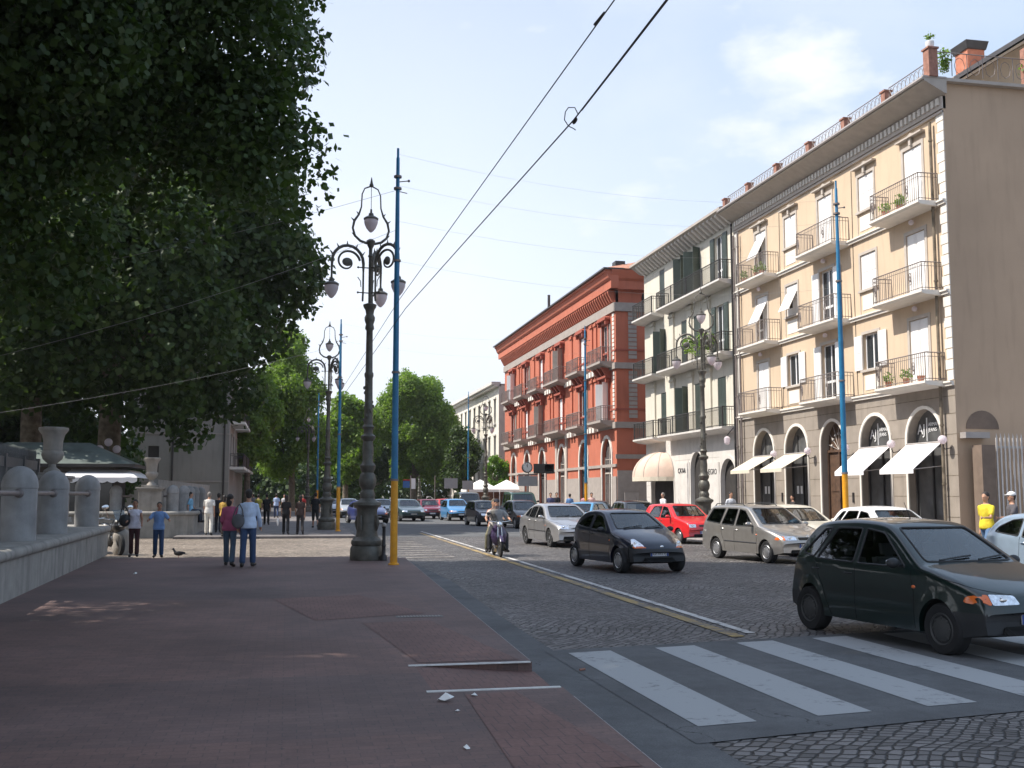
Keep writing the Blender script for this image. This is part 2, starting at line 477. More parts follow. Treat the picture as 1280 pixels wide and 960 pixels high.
        fs=[t for t in r[2] if inpoly((sum(r[0][i].x for i in t)/3,sum(r[0][i].y for i in t)/3),P)]
        mb=MB(); mb.v=[v[:] for v in vs]; mb.f=[tuple(t) for t in fs]
        return mb.build(name,m,parent,smooth=smooth,fix=True)
    def line(c,name,pts,d,m,parent,r=.006,off=0,closed=False,step=.06):
        out=[];N=len(pts)
        for i in range(N if closed else N-1):
            a=Vector(pts[i]);b=Vector(pts[(i+1)%N]);k=max(1,int((b-a).length/step))
            out+=[a+(b-a)*j/k for j in range(k)]
        out.append(Vector(pts[0] if closed else pts[-1]))
        P=[]
        for q in out:
            h=c.ray(d,q.x,q.y); P.append(h+c.n*off)
        return MB().tube(P,r,6).build(name,m,parent,smooth=True)
def wheel(root,x,y,r,w,rimm,style,sg):
    b=MB(); n=28
    prof=[(r*.62,-w/2+.01),(r*.70,-w/2),(r*.93,-w/2),(r,-w/2+.025),(r,w/2-.025),(r*.93,w/2),(r*.70,w/2),(r*.62,w/2-.01)]
    b.x=lambda X,Y,Z:(X,Z,Y)
    b.lathe(prof,n=n); o=b.build('wheel','rubber',root,smooth=True); o.location=(x,y,r)
    q=MB(); q.x=lambda X,Y,Z:(X,Z*sg,Y); R0=r*.66; f=w/2-.012
    if style=='alloy':
        q.lathe([(R0,f-.05),(R0,f+.004),(R0*.93,f+.006),(R0*.9,f-.03),(R0*.9,f-.05)],n=n)
        for k in range(5):
            a=2*PI*k/5; ca,sa=math.cos(a),math.sin(a)
            pts=[(R0*.12,-.05),(R0*.93,-.035*r/.29),(R0*.93,.035*r/.29),(R0*.12,.05)]
            q.prism([(p*ca-t*sa,p*sa+t*ca) for p,t in pts],f-.03,f+.002,lambda u,v,d:(u,v,d))
        q.lathe([(R0*.24,f-.03),(R0*.24,f+.004),(R0*.15,f+.012)],n=12)
    else:
        q.lathe([(R0,f-.03),(R0,f),(R0*.92,f+.012),(R0*.8,f-.002),(R0*.5,f+.012),(R0*.3,f+.018),(R0*.1,f+.02)],n=n)
        for k in range(8):
            a=2*PI*k/8; q.x=None
            q.x=lambda X,Y,Z:(X,Z*sg,Y); q.ball((R0*.66*math.cos(a),R0*.66*math.sin(a),f+.002),(.022,.022,.008),8,5)
    q.build('rim',rimm,o,smooth=True)
    if style=='alloy':
        h=MB(); h.x=lambda X,Y,Z:(X,Z*sg,Y); h.lathe([(R0*.9,f-.045),(R0*.9,f-.04)],n=16); h.build('hub_shadow','black',o)
    return o
def make_car(name,label,x0,y0,rz,kind,paintm,bumperm='plastic',rim='steelrim',group=None,fine=1.0,detail=2,z=RZ,plate=None,glassm='carglass',lights=None,cat='car'):
    sp=CARS[kind]; c=Car(sp,fine)
    root=empty(name,(0,0,0),0,label,cat,group)
    c.build_body(paintm,bumperm,root)
    L=c.L
    for sg,d in ((1,'L'),(-1,'R')):
        for poly in sp['side']:
            P=rnd_poly([(c.X(s),zz) for s,zz in poly],.04)
            w=c.patch('window',P,d,glassm,root,off=-.006,step=.12)
            c.line('window_frame',P,d,'plastic',w,r=.013,off=-.001,closed=True,step=.08)
        if detail>1:
            for ln in sp.get('seams',[]): c.line('door_seam',[(c.X(s),zz) for s,zz in ln],d,'black',c.body,r=.005,off=-.001)
            for (s,zz) in sp.get('handles',[]):
                h=c.ray(d,c.X(s),zz); MB().box(h.x-.075,h.x+.075,h.y-.012,h.y+.022*1,h.z-.016,h.z+.016).build('door_handle',bumperm if sp.get('darkh',1) else paintm,root,bev=.006) if 0 else MB().tube([h+Vector((-.07,0,0)),h+Vector((-.05,sg*.022,0)),h+Vector((.05,sg*.022,0)),h+Vector((.07,0,0))],.012,6).build('door_handle',bumperm if sp.get('darkh',1) else paintm,root,smooth=True)
            if 'strip' in sp:
                c.line('side_trim',[(c.X(s),zz) for s,zz in sp['strip']],d,'plastic',root,r=.022,off=-.008)
            h=c.ray(d,c.X(c.wf+.42),.72); MB().ball((h.x,h.y,h.z),(.035,.012,.02),8,6).build('side_indicator','amber',root,smooth=True)
        # mirror
        ms,mz=sp['mirror']; h=c.ray(d,c.X(ms),mz)
        mb=MB(); mb.tube([h,h+Vector((0,sg*.07,.01))],[.02,.03],8)
        mb.ball((h.x+.01,h.y+sg*.14,h.z+.03),(.05,.095,.062),12,8); mo=mb.build('mirror',sp.get('mirm') or (bumperm),root,smooth=True)
        MB().ball((h.x-.03,h.y+sg*.14,h.z+.03),(.02,.078,.048),10,6).build('mirror_glass','chrome',mo,smooth=True)
        for s in (c.wf,c.wr): wheel(root,c.X(s),sg*(c.W-.105),c.Rw,.19,rim,sp.get('rimst','cap'),sg)
    wp=rnd_poly(sp['wind'],.05); w=c.patch('windscreen',wp,'F',glassm,root,off=-.006,step=.14); c.line('windscreen_frame',wp,'F','plastic',w,r=.014,off=-.001,closed=True,step=.1)
    if 'rearw' in sp:
        wp=rnd_poly(sp['rearw'],.05); w=c.patch('rear_window',wp,'B',glassm,root,off=-.006,step=.14); c.line('window_frame',wp,'B','plastic',w,r=.014,off=-.001,closed=True,step=.1)
    # front
    for sg in (1,-1):
        for nm,mm,poly in sp['lamp']:
            P=[(sg*a,b) for a,b in poly]
            hl=c.patch(nm,rnd_poly(P,.02,2),'F',mm,root,off=.006,step=.05)
        if detail>1:
            lp=sp['lamp'][0][2]; cy=sum(a for a,b in lp)/len(lp); cz=sum(b for a,b in lp)/len(lp); h=c.ray('F',sg*cy,cz)
            MB().ball((h.x-.004,h.y,h.z),(.02,.055,.05),12,8).build('reflector','chrome',hl,smooth=True)
        for nm,mm,poly in sp.get('tail',[]):
            c.patch(nm,[(sg*a,b) for a,b in poly],'B',mm,root,off=.006,step=.06)
    for nm,mm,poly in sp.get('front',[]): c.patch(nm,rnd_poly(poly,.015,1),'F',mm,root,off=.004,step=.08)
    pz=sp.get('platez',.42)
    for d,sgn in (('F',1),('B',-1)):
        h=c.ray(d,0,pz); X0=h.x+sgn*.012
        pl=MB().box(X0-.006,X0+.006,-.23,.23,pz-.052,pz+.052).build('number_plate','plate_white',root)
        for q in (-1,1): MB().box(X0-.008,X0+.008,q*.205-.022,q*.205+.022,pz-.051,pz+.051).build('plate_band','plate_blue',pl)
        if detail>1: text('plate_number',plate or 'CB 348 KR',.085,lambda a,b,e,X0=X0,sgn=sgn:(X0+sgn*(.009+e*.1),sgn*a,pz+b),'ink',pl,ext=.001)
    if detail>1 and 'badge' in sp:
        by,bz,br=sp['badge']; h=c.ray('F',by,bz); MB().ball(h+c.n*.004,(.012,br,br*.75),14,8).build('badge','chrome',root,smooth=True)
    # wipers
    zb=min(p[1] for p in sp['wind'])
    if detail>1:
        for ya,yb in ((-.45,.05),(.1,.58)):
            a=c.ray("F",ya,zb+.005)+Vector((.012,0,.012)); bq=c.ray("F",yb,zb+.05)+Vector((.012,0,.012)); MB().tube([a,bq],.011,6).build('wiper','plastic',root,smooth=True)
        top=c.ray('T',c.X(sp['roofx'][0]+.15),0); MB().tube([top,top+Vector((-.10,0,.20))],[.006,.003],5).build('aerial','plastic',root)
    if sp.get('rack'):
        for sg in (1,-1):
            a,b_=sp['roofx']; y=sg*(c.y(1.9,1.40)-.09)
            P=[c.ray('T',c.X(a+.25),y),]+[c.ray('T',c.X(a+.35+(b_-a-.5)*k/5),y)+Vector((0,0,.055)) for k in range(6)]+[c.ray('T',c.X(b_-.05),y)]
            MB().tube(P,.014,6).build('roof_rail','plastic',root,smooth=True)
    if sp.get('spare'):
        pass
    # cabin
    rf=sp['cabin']  # (s_dash, s_front_seat, s_rear_seat)
    b=MB(); wf=c.W-.22
    b.box(c.X(rf[0]+.25),c.X(rf[0]-.1),-wf,wf,.55,sp['belt'][0][1]+.0); b.build('dashboard','seat',root,bev=.03)
    MB().box(c.X(rf[2]+.4),c.X(rf[0]),-wf,wf,.30,.36).build('cabin_floor','black',root)
    for sg in (1,-1):
        for s,k in ((rf[1],1),) + (((rf[2],0),) if True else ()):
            q=MB(); x=c.X(s); y=sg*.34
            q.box(x-.02,x+.45,y-.24,y+.24,.40,.56)
            q.x=lambda a,b_,z,x=x:(a-(z-.5)*.22,b_,z); q.box(x-.10,x,y-.23,y+.23,.5,1.0 if k else .95); q.box(x-.08,x-.02,y-.11,y+.11,1.03,1.17 if k else 1.1); q.box(x-.06,x-.04,y-.06,y+.06,.98,1.05)
            q.build('seat','seat',root,bev=.02)
    q=MB(); x=c.X(rf[0]+.32); pts=[(x-.1+.07*math.sin(2*PI*k/20),.34+.18*math.cos(2*PI*k/20),.86+.17*math.sin(2*PI*k/20)) for k in range(21)]
    q.tube(pts,.014,6); q.build('steering_wheel','plastic',root,smooth=True)
    root.location=(x0,y0,z); root.rotation_euler=(0,0,R(rz))
    return root
CARS={
 # green five-door hatch
 'hatch5':dict(L=3.76,W=1.62,H=1.46,wb=2.45,fo=.72,wr=.285,sill=.22,bump=.50,
   U=[(0,.50),(.03,.60),(.10,.70),(.45,.83),(1.02,.955),(1.10,.98),(1.72,1.385),(1.95,1.44),(2.4,1.462),(2.95,1.435),(3.22,1.38),(3.55,1.02),(3.64,.92),(3.72,.70),(3.76,.55)],
   belt=[(0,.80),(1.0,.86),(3.7,.96)],tumble=.42,bowf=.20,bowr=.16,
   side=[[(1.30,.93),(1.82,1.31),(2.16,1.355),(2.16,.93)],[(2.24,.935),(2.24,1.355),(2.72,1.35),(2.98,.95)],[(3.05,.965),(2.82,1.345),(2.98,1.33),(3.32,1.01)]],
   wind=[(-.63,1.0),(.63,1.0),(.50,1.375),(-.50,1.375)],rearw=[(-.52,1.03),(.52,1.03),(.44,1.34),(-.44,1.34)],
   seams=[[(2.20,.93),(2.20,.25)],[(1.20,.9),(1.14,.66),(1.14,.25)],[(2.86,.62),(2.72,.30),(2.70,.25)],[(3.0,.93),(2.93,.72),(2.86,.62)],[(.12,.70),(.5,.80),(1.15,.92)]],
   handles=[(2.32,.80),(3.08-.1,.82)],mirror=(1.36,.95),
   lamp=[('headlight','lampglass',[(.33,.60),(.62,.59),(.62,.70),(.36,.69)]),('indicator','amber',[(.625,.59),(.76,.60),(.75,.68),(.625,.70)])],
   tail=[('tail_light','redlens',[(.55,.75),(.70,.75),(.62,1.2),(.56,1.2)])],
   front=[('grille','plastic',[(-.26,.62),(.26,.62),(.24,.66),(-.24,.66)]),('air_intake','black',[(-.5,.28),(.5,.28),(.46,.36),(-.46,.36)])],
   badge=(0,.66,.045),roofx=(1.95,3.2),cabin=(1.05,1.95,2.75),platez=.43),
 'hatch3':dict(L=3.62,W=1.63,H=1.40,wb=2.45,fo=.66,wr=.28,sill=.21,bump=.56,Ra=.34,rr=.11,
   U=[(0,.46),(.04,.58),(.14,.68),(.5,.82),(.95,.935),(1.05,.965),(1.68,1.33),(1.95,1.395),(2.35,1.41),(2.8,1.36),(3.15,1.20),(3.42,.96),(3.55,.78),(3.62,.55)],
   belt=[(0,.76),(1.0,.86),(2.6,.95),(3.6,.90)],tumble=.46,bowf=.34,bowr=.26,tf=.20,tr=.2,
   side=[[(1.26,.92),(1.72,1.25),(1.98,1.30),(2.12,1.30),(2.12,.95)],[(2.22,.96),(2.22,1.30),(2.5,1.27),(2.85,1.13),(2.95,1.03)]],
   wind=[(-.62,.985),(.62,.985),(.49,1.33),(-.49,1.33)],rearw=[(-.46,1.0),(.46,1.0),(.38,1.24),(-.38,1.24)],
   seams=[[(2.17,.95),(2.20,.5),(2.16,.25)],[(1.16,.9),(1.08,.62),(1.12,.25)],[(.3,.70),(.55,.78),(1.1,.92)]],handles=[(2.06,.84)],mirror=(1.32,.93),
   lamp=[('headlight','lampglass',[(.40,.60),(.66,.58),(.60,.75),(.52,.77)]),('indicator','amber',[(.36,.575),(.62,.565),(.64,.60),(.44,.615)])],
   tail=[('tail_light','redlens',[(.55,.7),(.68,.7),(.60,.95),(.55,.95)])],
   front=[('air_intake','black',[(-.40,.27),(.40,.27),(.36,.35),(-.36,.35)])],
   badge=(0,.60,.045),roofx=(1.75,3.0),cabin=(1.0,1.9,2.6),platez=.44),
 'sedan':dict(L=4.67,W=1.74,H=1.46,wb=2.70,fo=.90,wr=.31,Ra=.35,sill=.20,bump=.40,rr=.10,
   U=[(0,.52),(.02,.62),(.08,.72),(.5,.82),(1.25,.95),(1.35,.985),(2.02,1.36),(2.3,1.43),(2.7,1.46),(3.2,1.42),(3.55,1.30),(4.05,1.03),(4.3,1.01),(4.55,.97),(4.63,.80),(4.67,.55)],
   belt=[(0,.78),(1.2,.86),(4.6,.94)],tumble=.42,bowf=.24,bowr=.14,rimst='alloy',darkh=0,
   side=[[(1.50,.95),(2.12,1.31),(2.50,1.355),(2.50,.95)],[(2.58,.955),(2.58,1.355),(3.15,1.325),(3.26,.97)],[(3.33,.98),(3.24,1.31),(3.45,1.25),(3.72,1.02)]],
   wind=[(-.66,1.0),(.66,1.0),(.53,1.365),(-.53,1.365)],rearw=[(-.56,1.06),(.56,1.06),(.47,1.32),(-.47,1.32)],
   seams=[[(2.54,.95),(2.54,.25)],[(1.40,.9),(1.34,.66),(1.34,.25)],[(3.30,.95),(3.2,.6),(3.1,.25)],[(.15,.73),(.6,.83),(1.4,.94)]],handles=[(2.62-.2,.86),(3.35-.2,.88)],mirror=(1.55,.98),strip=[(1.3,.52),(3.2,.54)],
   lamp=[('headlight','lampglass',[(.44,.62),(.76,.62),(.72,.75),(.44,.745)])],
   tail=[('tail_light','redlens',[(.42,.75),(.74,.75),(.72,.92),(.44,.92)])],
   front=[('grille','darkrim',[(-.38,.62),(.38,.62),(.41,.745),(-.41,.745)]),('air_intake','black',[(-.62,.26),(.62,.26),(.58,.38),(-.58,.38)])],
   badge=(0,.685,.075),roofx=(2.2,3.4),cabin=(1.35,2.35,3.15),platez=.52),
 'wagon':dict(L=4.14,W=1.63,H=1.50,wb=2.42,fo=.78,wr=.285,sill=.23,bump=.50,
   U=[(0,.52),(.03,.60),(.10,.69),(.5,.82),(1.08,.95),(1.16,.98),(1.80,1.40),(2.05,1.455),(2.6,1.48),(3.4,1.47),(3.74,1.44),(3.98,1.05),(4.06,.92),(4.12,.7),(4.14,.55)],
   belt=[(0,.80),(1.1,.86),(4.1,.97)],tumble=.38,bowf=.20,bowr=.14,darkh=0,rack=1,
   side=[[(1.36,.93),(1.92,1.33),(2.22,1.375),(2.22,.93)],[(2.30,.935),(2.30,1.38),(2.80,1.385),(2.92,.96)],[(3.0,.97),(2.92,1.385),(3.55,1.375),(3.78,1.03)]],
   wind=[(-.63,1.0),(.63,1.0),(.52,1.395),(-.52,1.395)],rearw=[(-.52,1.06),(.52,1.06),(.47,1.38),(-.47,1.38)],
   seams=[[(2.26,.93),(2.26,.27)],[(1.24,.9),(1.20,.66),(1.20,.27)],[(2.96,.95),(2.90,.70),(2.78,.5),(2.74,.27)],[(.12,.70),(.5,.80),(1.2,.92)]],handles=[(2.16,.82),(2.86,.84)],mirror=(1.42,.96),strip=[(1.2,.50),(2.75,.51)],
   lamp=[('headlight','lampglass',[(.36,.605),(.64,.60),(.64,.70),(.38,.70)]),('indicator','amber',[(.645,.60),(.77,.605),(.76,.68),(.645,.70)])],
   tail=[('tail_light','redlens',[(.6,.75),(.72,.75),(.66,1.2),(.6,1.2)])],
   front=[('grille','black',[(-.30,.61),(.30,.61),(.32,.68),(-.32,.68)]),('air_intake','black',[(-.5,.28),(.5,.28),(.46,.36),(-.46,.36)])],
   badge=(0,.70,.035),roofx=(1.9,3.7),cabin=(1.1,2.0,2.8),platez=.46),
 'boxhatch':dict(L=3.62,W=1.56,H=1.42,wb=2.33,fo=.68,wr=.27,Ra=.315,sill=.22,bump=.46,rr=.07,
   U=[(0,.50),(.02,.62),(.08,.76),(.5,.85),(.98,.93),(1.05,.96),(1.58,1.36),(1.8,1.405),(2.4,1.42),(3.1,1.39),(3.25,1.34),(3.5,.98),(3.58,.85),(3.62,.55)],
   belt=[(0,.78),(1.0,.86),(3.6,.92)],tumble=.36,bowf=.14,bowr=.10,
   side=[[(1.22,.92),(1.68,1.29),(2.02,1.335),(2.02,.92)],[(2.10,.925),(2.10,1.335),(2.70,1.32),(2.98,.95)]],
   wind=[(-.60,.98),(.60,.98),(.50,1.345),(-.50,1.345)],rearw=[(-.5,1.02),(.5,1.02),(.45,1.3),(-.45,1.3)],
   seams=[[(2.06,.92),(2.06,.26)],[(1.12,.88),(1.06,.62),(1.06,.26)],[(.1,.77),(.5,.84),(1.1,.92)]],handles=[(1.95,.83)],mirror=(1.28,.94),strip=[(1.06,.56),(2.6,.56)],
   lamp=[('headlight','lampglass',[(.42,.60),(.66,.60),(.66,.71),(.42,.71)])],
   tail=[('tail_light','redlens',[(.5,.7),(.68,.7),(.66,.88),(.5,.88)])],
   front=[('grille','plastic',[(-.30,.62),(.30,.62),(.30,.69),(-.30,.69)]),('air_intake','black',[(-.5,.28),(.5,.28),(.46,.36),(-.46,.36)])],
   badge=(0,.66,.03),roofx=(1.75,3.1),cabin=(1.0,1.8,2.55),platez=.42),
 'jeep':dict(L=4.5,W=1.79,H=1.95,wb=2.54,fo=.80,wr=.37,Ra=.43,sill=.40,bump=.58,rr=.06,
   U=[(0,.62),(.02,.85),(.06,1.05),(.5,1.12),(1.30,1.16),(1.36,1.2),(1.75,1.82),(1.95,1.88),(2.6,1.95),(4.3,1.95),(4.42,1.9),(4.47,1.2),(4.5,.7)],
   belt=[(0,1.05),(1.2,1.12),(4.5,1.15)],tumble=.18,bowf=.05,bowr=.04,tf=.06,tr=.03,
   side=[[(1.62,1.2),(1.88,1.75),(2.35,1.78),(2.35,1.2)],[(2.45,1.2),(2.45,1.78),(3.15,1.8),(3.15,1.2)],[(3.3,1.2),(3.3,1.78),(4.2,1.78),(4.2,1.2)]],
   wind=[(-.68,1.24),(.68,1.24),(.64,1.78),(-.64,1.78)],
   seams=[[(2.4,1.8),(2.4,.5)],[(3.22,1.8),(3.22,.6)]],handles=[(2.3,1.02)],mirror=(1.6,1.3),
   lamp=[('headlight','lampglass',[(.52,.78),(.72,.78),(.72,.95),(.52,.95)])],
   front=[('grille','plastic',[(-.45,.76),(.45,.76),(.45,.98),(-.45,.98)])],roofx=(1.9,4.3),cabin=(1.35,2.3,3.1),platez=.56),
}
# ---------------------------------------------------------------- people
def rot(v,ax,a): return Matrix.Rotation(a,3,ax)@Vector(v)
def person(label,x,Y,rz,h=1.72,z=0,skin='skin',hair='hair',top=(.5,.5,.5),bottom=(.03,.04,.08),sleeve='short',
           la=25,ra=-20,lk=8,rk=28,lsh=(18,8,25),rsh=(-18,8,25),female=False,hairlen=0,vox=.02,group=None,skirt=False,lean=0,sit=False,head=0,cap=None,slim=1.0,fingers=True,shoes='shoe',cat='person',legs='long',splay=.03):
    """local frame: x forward, y left. arm = (pitch fwd, abduct, elbow bend)"""
    k=h/1.75; root=empty('person',(x,Y,z),R(rz),label,cat,group)
    W=slim*(.92 if female else 1.0)
    hipz=.92 if not sit else .80
    J={}
    def leg(sg,a,kb):
        hp=Vector((0,sg*.088*W,hipz)); d=Vector((math.sin(R(a)),sg*splay,-math.cos(R(a)))); kn=hp+d*.43
        d2=Vector((math.sin(R(a-kb)),sg*.01,-math.cos(R(a-kb)))); an=kn+d2*.41
        pit=R(a-kb)*.7; toe=an+Vector((math.cos(pit)*.17,sg*.03,-.055+math.sin(pit)*.17 if a-kb<0 else -.055)); heel=an+Vector((-.05,0,-.055))
        return hp,kn,an,toe,heel
    LL=leg(1,la,lk); RL=leg(-1,ra,rk)
    if not sit:
        mz=min(p.z for p in (LL[3],LL[4],RL[3],RL[4]))-.025
        dz=Vector((0,0,-mz)); LL=[p+dz for p in LL]; RL=[p+dz for p in RL]; hipz+=dz.z
    T=Matrix.Rotation(R(lean),3,'Y')
    def tp(p): return Vector((0,0,hipz))+T@(Vector(p)-Vector((0,0,hipz)))
    sh=.168*W
    def arm(sg,pit,ab,el):
        s=tp((0,sg*sh,hipz+.462)); d=rot((0,0,-1),'Y',-R(pit)); d=rot(d,'X',R(sg*ab)); e=s+d*.285
        d2=rot((0,0,-1),'Y',-R(pit+el)); d2=rot(d2,'X',R(sg*ab*.3)) ; w=e+d2*.245; return s,e,w,d2
    LA=arm(1,*lsh); RA=arm(-1,*rsh)
    def ell(mb,c,rx,ry,rz): mb.ball(c,(rx,ry,rz),14,10)
    def torso(mb,g=0,low=-.04,hi=.54):
        hw=(.165 if not female else .172)*slim; ww=(.145 if not female else .122)*slim
        ss=[(-.06,.11,hw*.92),(0,.118,hw),(.10,.105,(hw+ww)/2),(.20,.10,ww),(.32,.112,ww+.015),(.42,.110,.160*W),(.485,.085,.160*W),(.535,.06,.10),(.57,.045,.05)]
        n=16;vs=[];fs=[];gg=g;ss=[q for q in ss if low<=q[0]<=hi]
        for zz,rx,ry in ss:
            for i in range(n):
                a=2*PI*i/n; g2=g+(.014 if g>0 and zz<.15 else 0); vs.append(tp(((rx+g2)*math.cos(a),(ry+g2)*math.sin(a),hipz+zz)))
        m=len(ss); fs=[(i*n+q,i*n+(q+1)%n,(i+1)*n+(q+1)%n,(i+1)*n+q) for i in range(m-1) for q in range(n)]+[tuple(range(n-1,-1,-1)),tuple((m-1)*n+q for q in range(n))]
        mb.add(vs,fs)
        if female and g>=0:
            for sg in (1,-1): ell(mb,tp((.075,sg*.075,hipz+.36)),.06,.07,.065)
    def limb(mb,pts,rs,g=0):
        P=[];Q=[]
        for (a,b),(r0,r1) in zip(zip(pts,pts[1:]),zip(rs,rs[1:])):
            for t in (0,.33,.66): P.append(Vector(a).lerp(Vector(b),t)); Q.append(r0+(r1-r0)*t+g)
        P.append(Vector(pts[-1])); Q.append(rs[-1]+g)
        mb.tube(P,Q,10)
        mb.ball(P[0],Q[0],10,6); mb.ball(P[-1],Q[-1],10,6)
        for p,q in zip(pts[1:-1],rs[1:-1]): mb.ball(p,q+g,10,6)
    b=MB(); torso(b,-.006,-.1,.6)
    for leg_ in (LL,RL):
        limb(b,leg_[:3],(.082*slim,.053,.038)); limb(b,(leg_[4],leg_[3]),(.038,.03)); 
    hd=tp((0.012,0,hipz+.705)); hr=Matrix.Rotation(R(head),3,'Z')
    def hp(v): return hd+hr@Vector(v)
    b.tube([tp((-.01,0,hipz+.50)),tp((0,0,hipz+.57)),hd+Vector((-.005,0,-.04))],[.06,.052,.052],10)
    ell(b,hp((-.01,0,.02)),.098,.077,.105); ell(b,hp((.022,0,-.05)),.062,.055,.065); ell(b,hp((.10,0,-.012)),.017,.012,.022)
    ell(b,hp((.075,0,-.055)),.02,.028,.012)
    for sg in (1,-1): ell(b,hp((-.005,sg*.079,-.005)),.016,.008,.026)
    for A,sg in ((LA,1),(RA,-1)):
        s,e,w,d=A; limb(b,(s,e,w),(.047,.035,.025)); 
        side=Vector((1,0,0)); side=(side-d*side.dot(d)).normalized(); nn=d.cross(side).normalized()
        palm=w+d*.05; b.tube([w+d*.0,w+d*.04,w+d*.085],[.024,.036,.034],8,sx=.55)
        if fingers:
            for i,(o,l) in enumerate(((.027,.065),(.009,.075),(-.009,.07),(-.026,.055))):
                q=w+d*.08+side*o; c=nn*(-sg); b.tube([q,q+d*l*.5+c*.006,q+d*l*.85+c*.024],[.0098,.009,.0078],6)
            q=w+d*.025+side*.026; b.tube([q,q+side*.02+d*.028,q+side*.024+d*.055-nn*sg*.01],[.0115,.0105,.009],6)
        else: ell(b,w+d*.11,.022,.03,.045)
    def fin(mb,name,m,par,v):
        o=mb.build(name,m,None,fix=True); md=o.modifiers.new('r','REMESH'); md.mode='VOXEL'; md.voxel_size=v; md.use_smooth_shade=True
        sm=o.modifiers.new('s','SMOOTH'); sm.factor=.5; sm.iterations=2
        me=evalmesh(o); bpy.data.objects.remove(o); me.shade_smooth(); me.name=name
        q=bpy.data.objects.new(name,me); COL.objects.link(q); q.parent=par; q.scale=(k,k,k); return q
    body=fin(b,'body',skin,root,min(vox,.011) if fingers and vox<.015 else vox)
    # clothes
    t=MB(); torso(t,.014,-.07 if not skirt else -.1,.56)
    for A in (LA,RA):
        s,e,w,d=A
        if sleeve=='long': limb(t,(s,e,e.lerp(w,.93)),(.046,.040,.033),.010)
        elif sleeve=='short': limb(t,(s,s.lerp(e,.62)),(.047,.05),.011)
        else: limb(t,(s,s.lerp(e,.12)),(.05,.045),.006)
    fin(t,'shirt',cloth(top),root,vox)
    q=MB()
    if not skirt:
        hw=(.165 if not female else .175)*slim
        q.ball(tp((-.012,0,hipz-.01)),(.118,hw+.006,.11),14,10)
        for lg in (LL,RL):
            e=.93 if legs=='long' else .25
            limb(q,(lg[0],lg[1],lg[1].lerp(lg[2],e)),(.088*slim,.06 if female else .066,.062 if legs=='long' else .06),.008)
        fin(q,'trousers',cloth(bottom),root,vox)
    else:
        c0=(LL[1]+RL[1])/2; n=18;vs=[]
        for zz,r1,r2 in ((hipz+.14,.11,.135),(hipz+.0,.13,.175),(hipz-.25,.16,.20),(c0.z-.12,.18,.22)):
            for i in range(n):
                a=2*PI*i/n; vs.append((c0.x*(1 if zz<hipz-.1 else 0)*.5+r1*math.cos(a),r2*math.sin(a)*(1+.05*math.sin(6*a)),zz))
        q.add(vs,[(i*n+j,i*n+(j+1)%n,(i+1)*n+(j+1)%n,(i+1)*n+j) for i in range(3) for j in range(n)]+[tuple(range(n)),tuple(3*n+j for j in range(n))])
        o=q.build('skirt',cloth(bottom),root,smooth=True); o.scale=(k,k,k)
    # hair
    q=MB(); ell(q,hp((-.022,0,.042)),.098,.086,.098)
    if hairlen>0: ell(q,hp((-.055,0,-.03-hairlen*.3)),.06,.072,.09+hairlen*.45)
    else: ell(q,hp((-.05,0,-.01)),.058,.074,.075)
    fin(q,'hair',hair,root,min(vox,.015))
    if cap:
        q=MB(); ell(q,hp((-.015,0,.065)),.105,.092,.075); q.box(*[0]*6) if 0 else None
        q.tube([hp((.06,0,.06)),hp((.16,0,.05))],[.06,.035],10,sx=.2); fin(q,'cap',cloth(cap),root,.013)
    for lg in (LL,RL):
        q=MB(); limb(q,(lg[4]+Vector((0,0,.012)),lg[3]+Vector((.0,0,.006))),(.043,.036),.004); o=q.build('shoe',shoes,root,smooth=True); o.scale=(k,k,k)
    if vox<.018:
        for sg in (1,-1):
            q=MB(); q.ball(hp((.083,sg*.03,.01)),(.008,.012,.007),8,5); o=q.build('eye','ink',root); o.scale=(k,k,k)
        q=MB(); q.ball(hp((.091,0,-.052)),(.006,.022,.005),8,5); o=q.build('mouth','signred',root); o.scale=(k,k,k)
    root['_k']=k
    return root,dict(LA=LA,RA=RA,hd=hd,k=k,tp=tp,hipz=hipz,LL=LL,RL=RL)
def to_world(root,v,k):
    x,y,z=root.location; a=root.rotation_euler.z; v=Vector(v)*k
    return Vector((x+v.x*math.cos(a)-v.y*math.sin(a),y+v.x*math.sin(a)+v.y*math.cos(a),z+v.z))

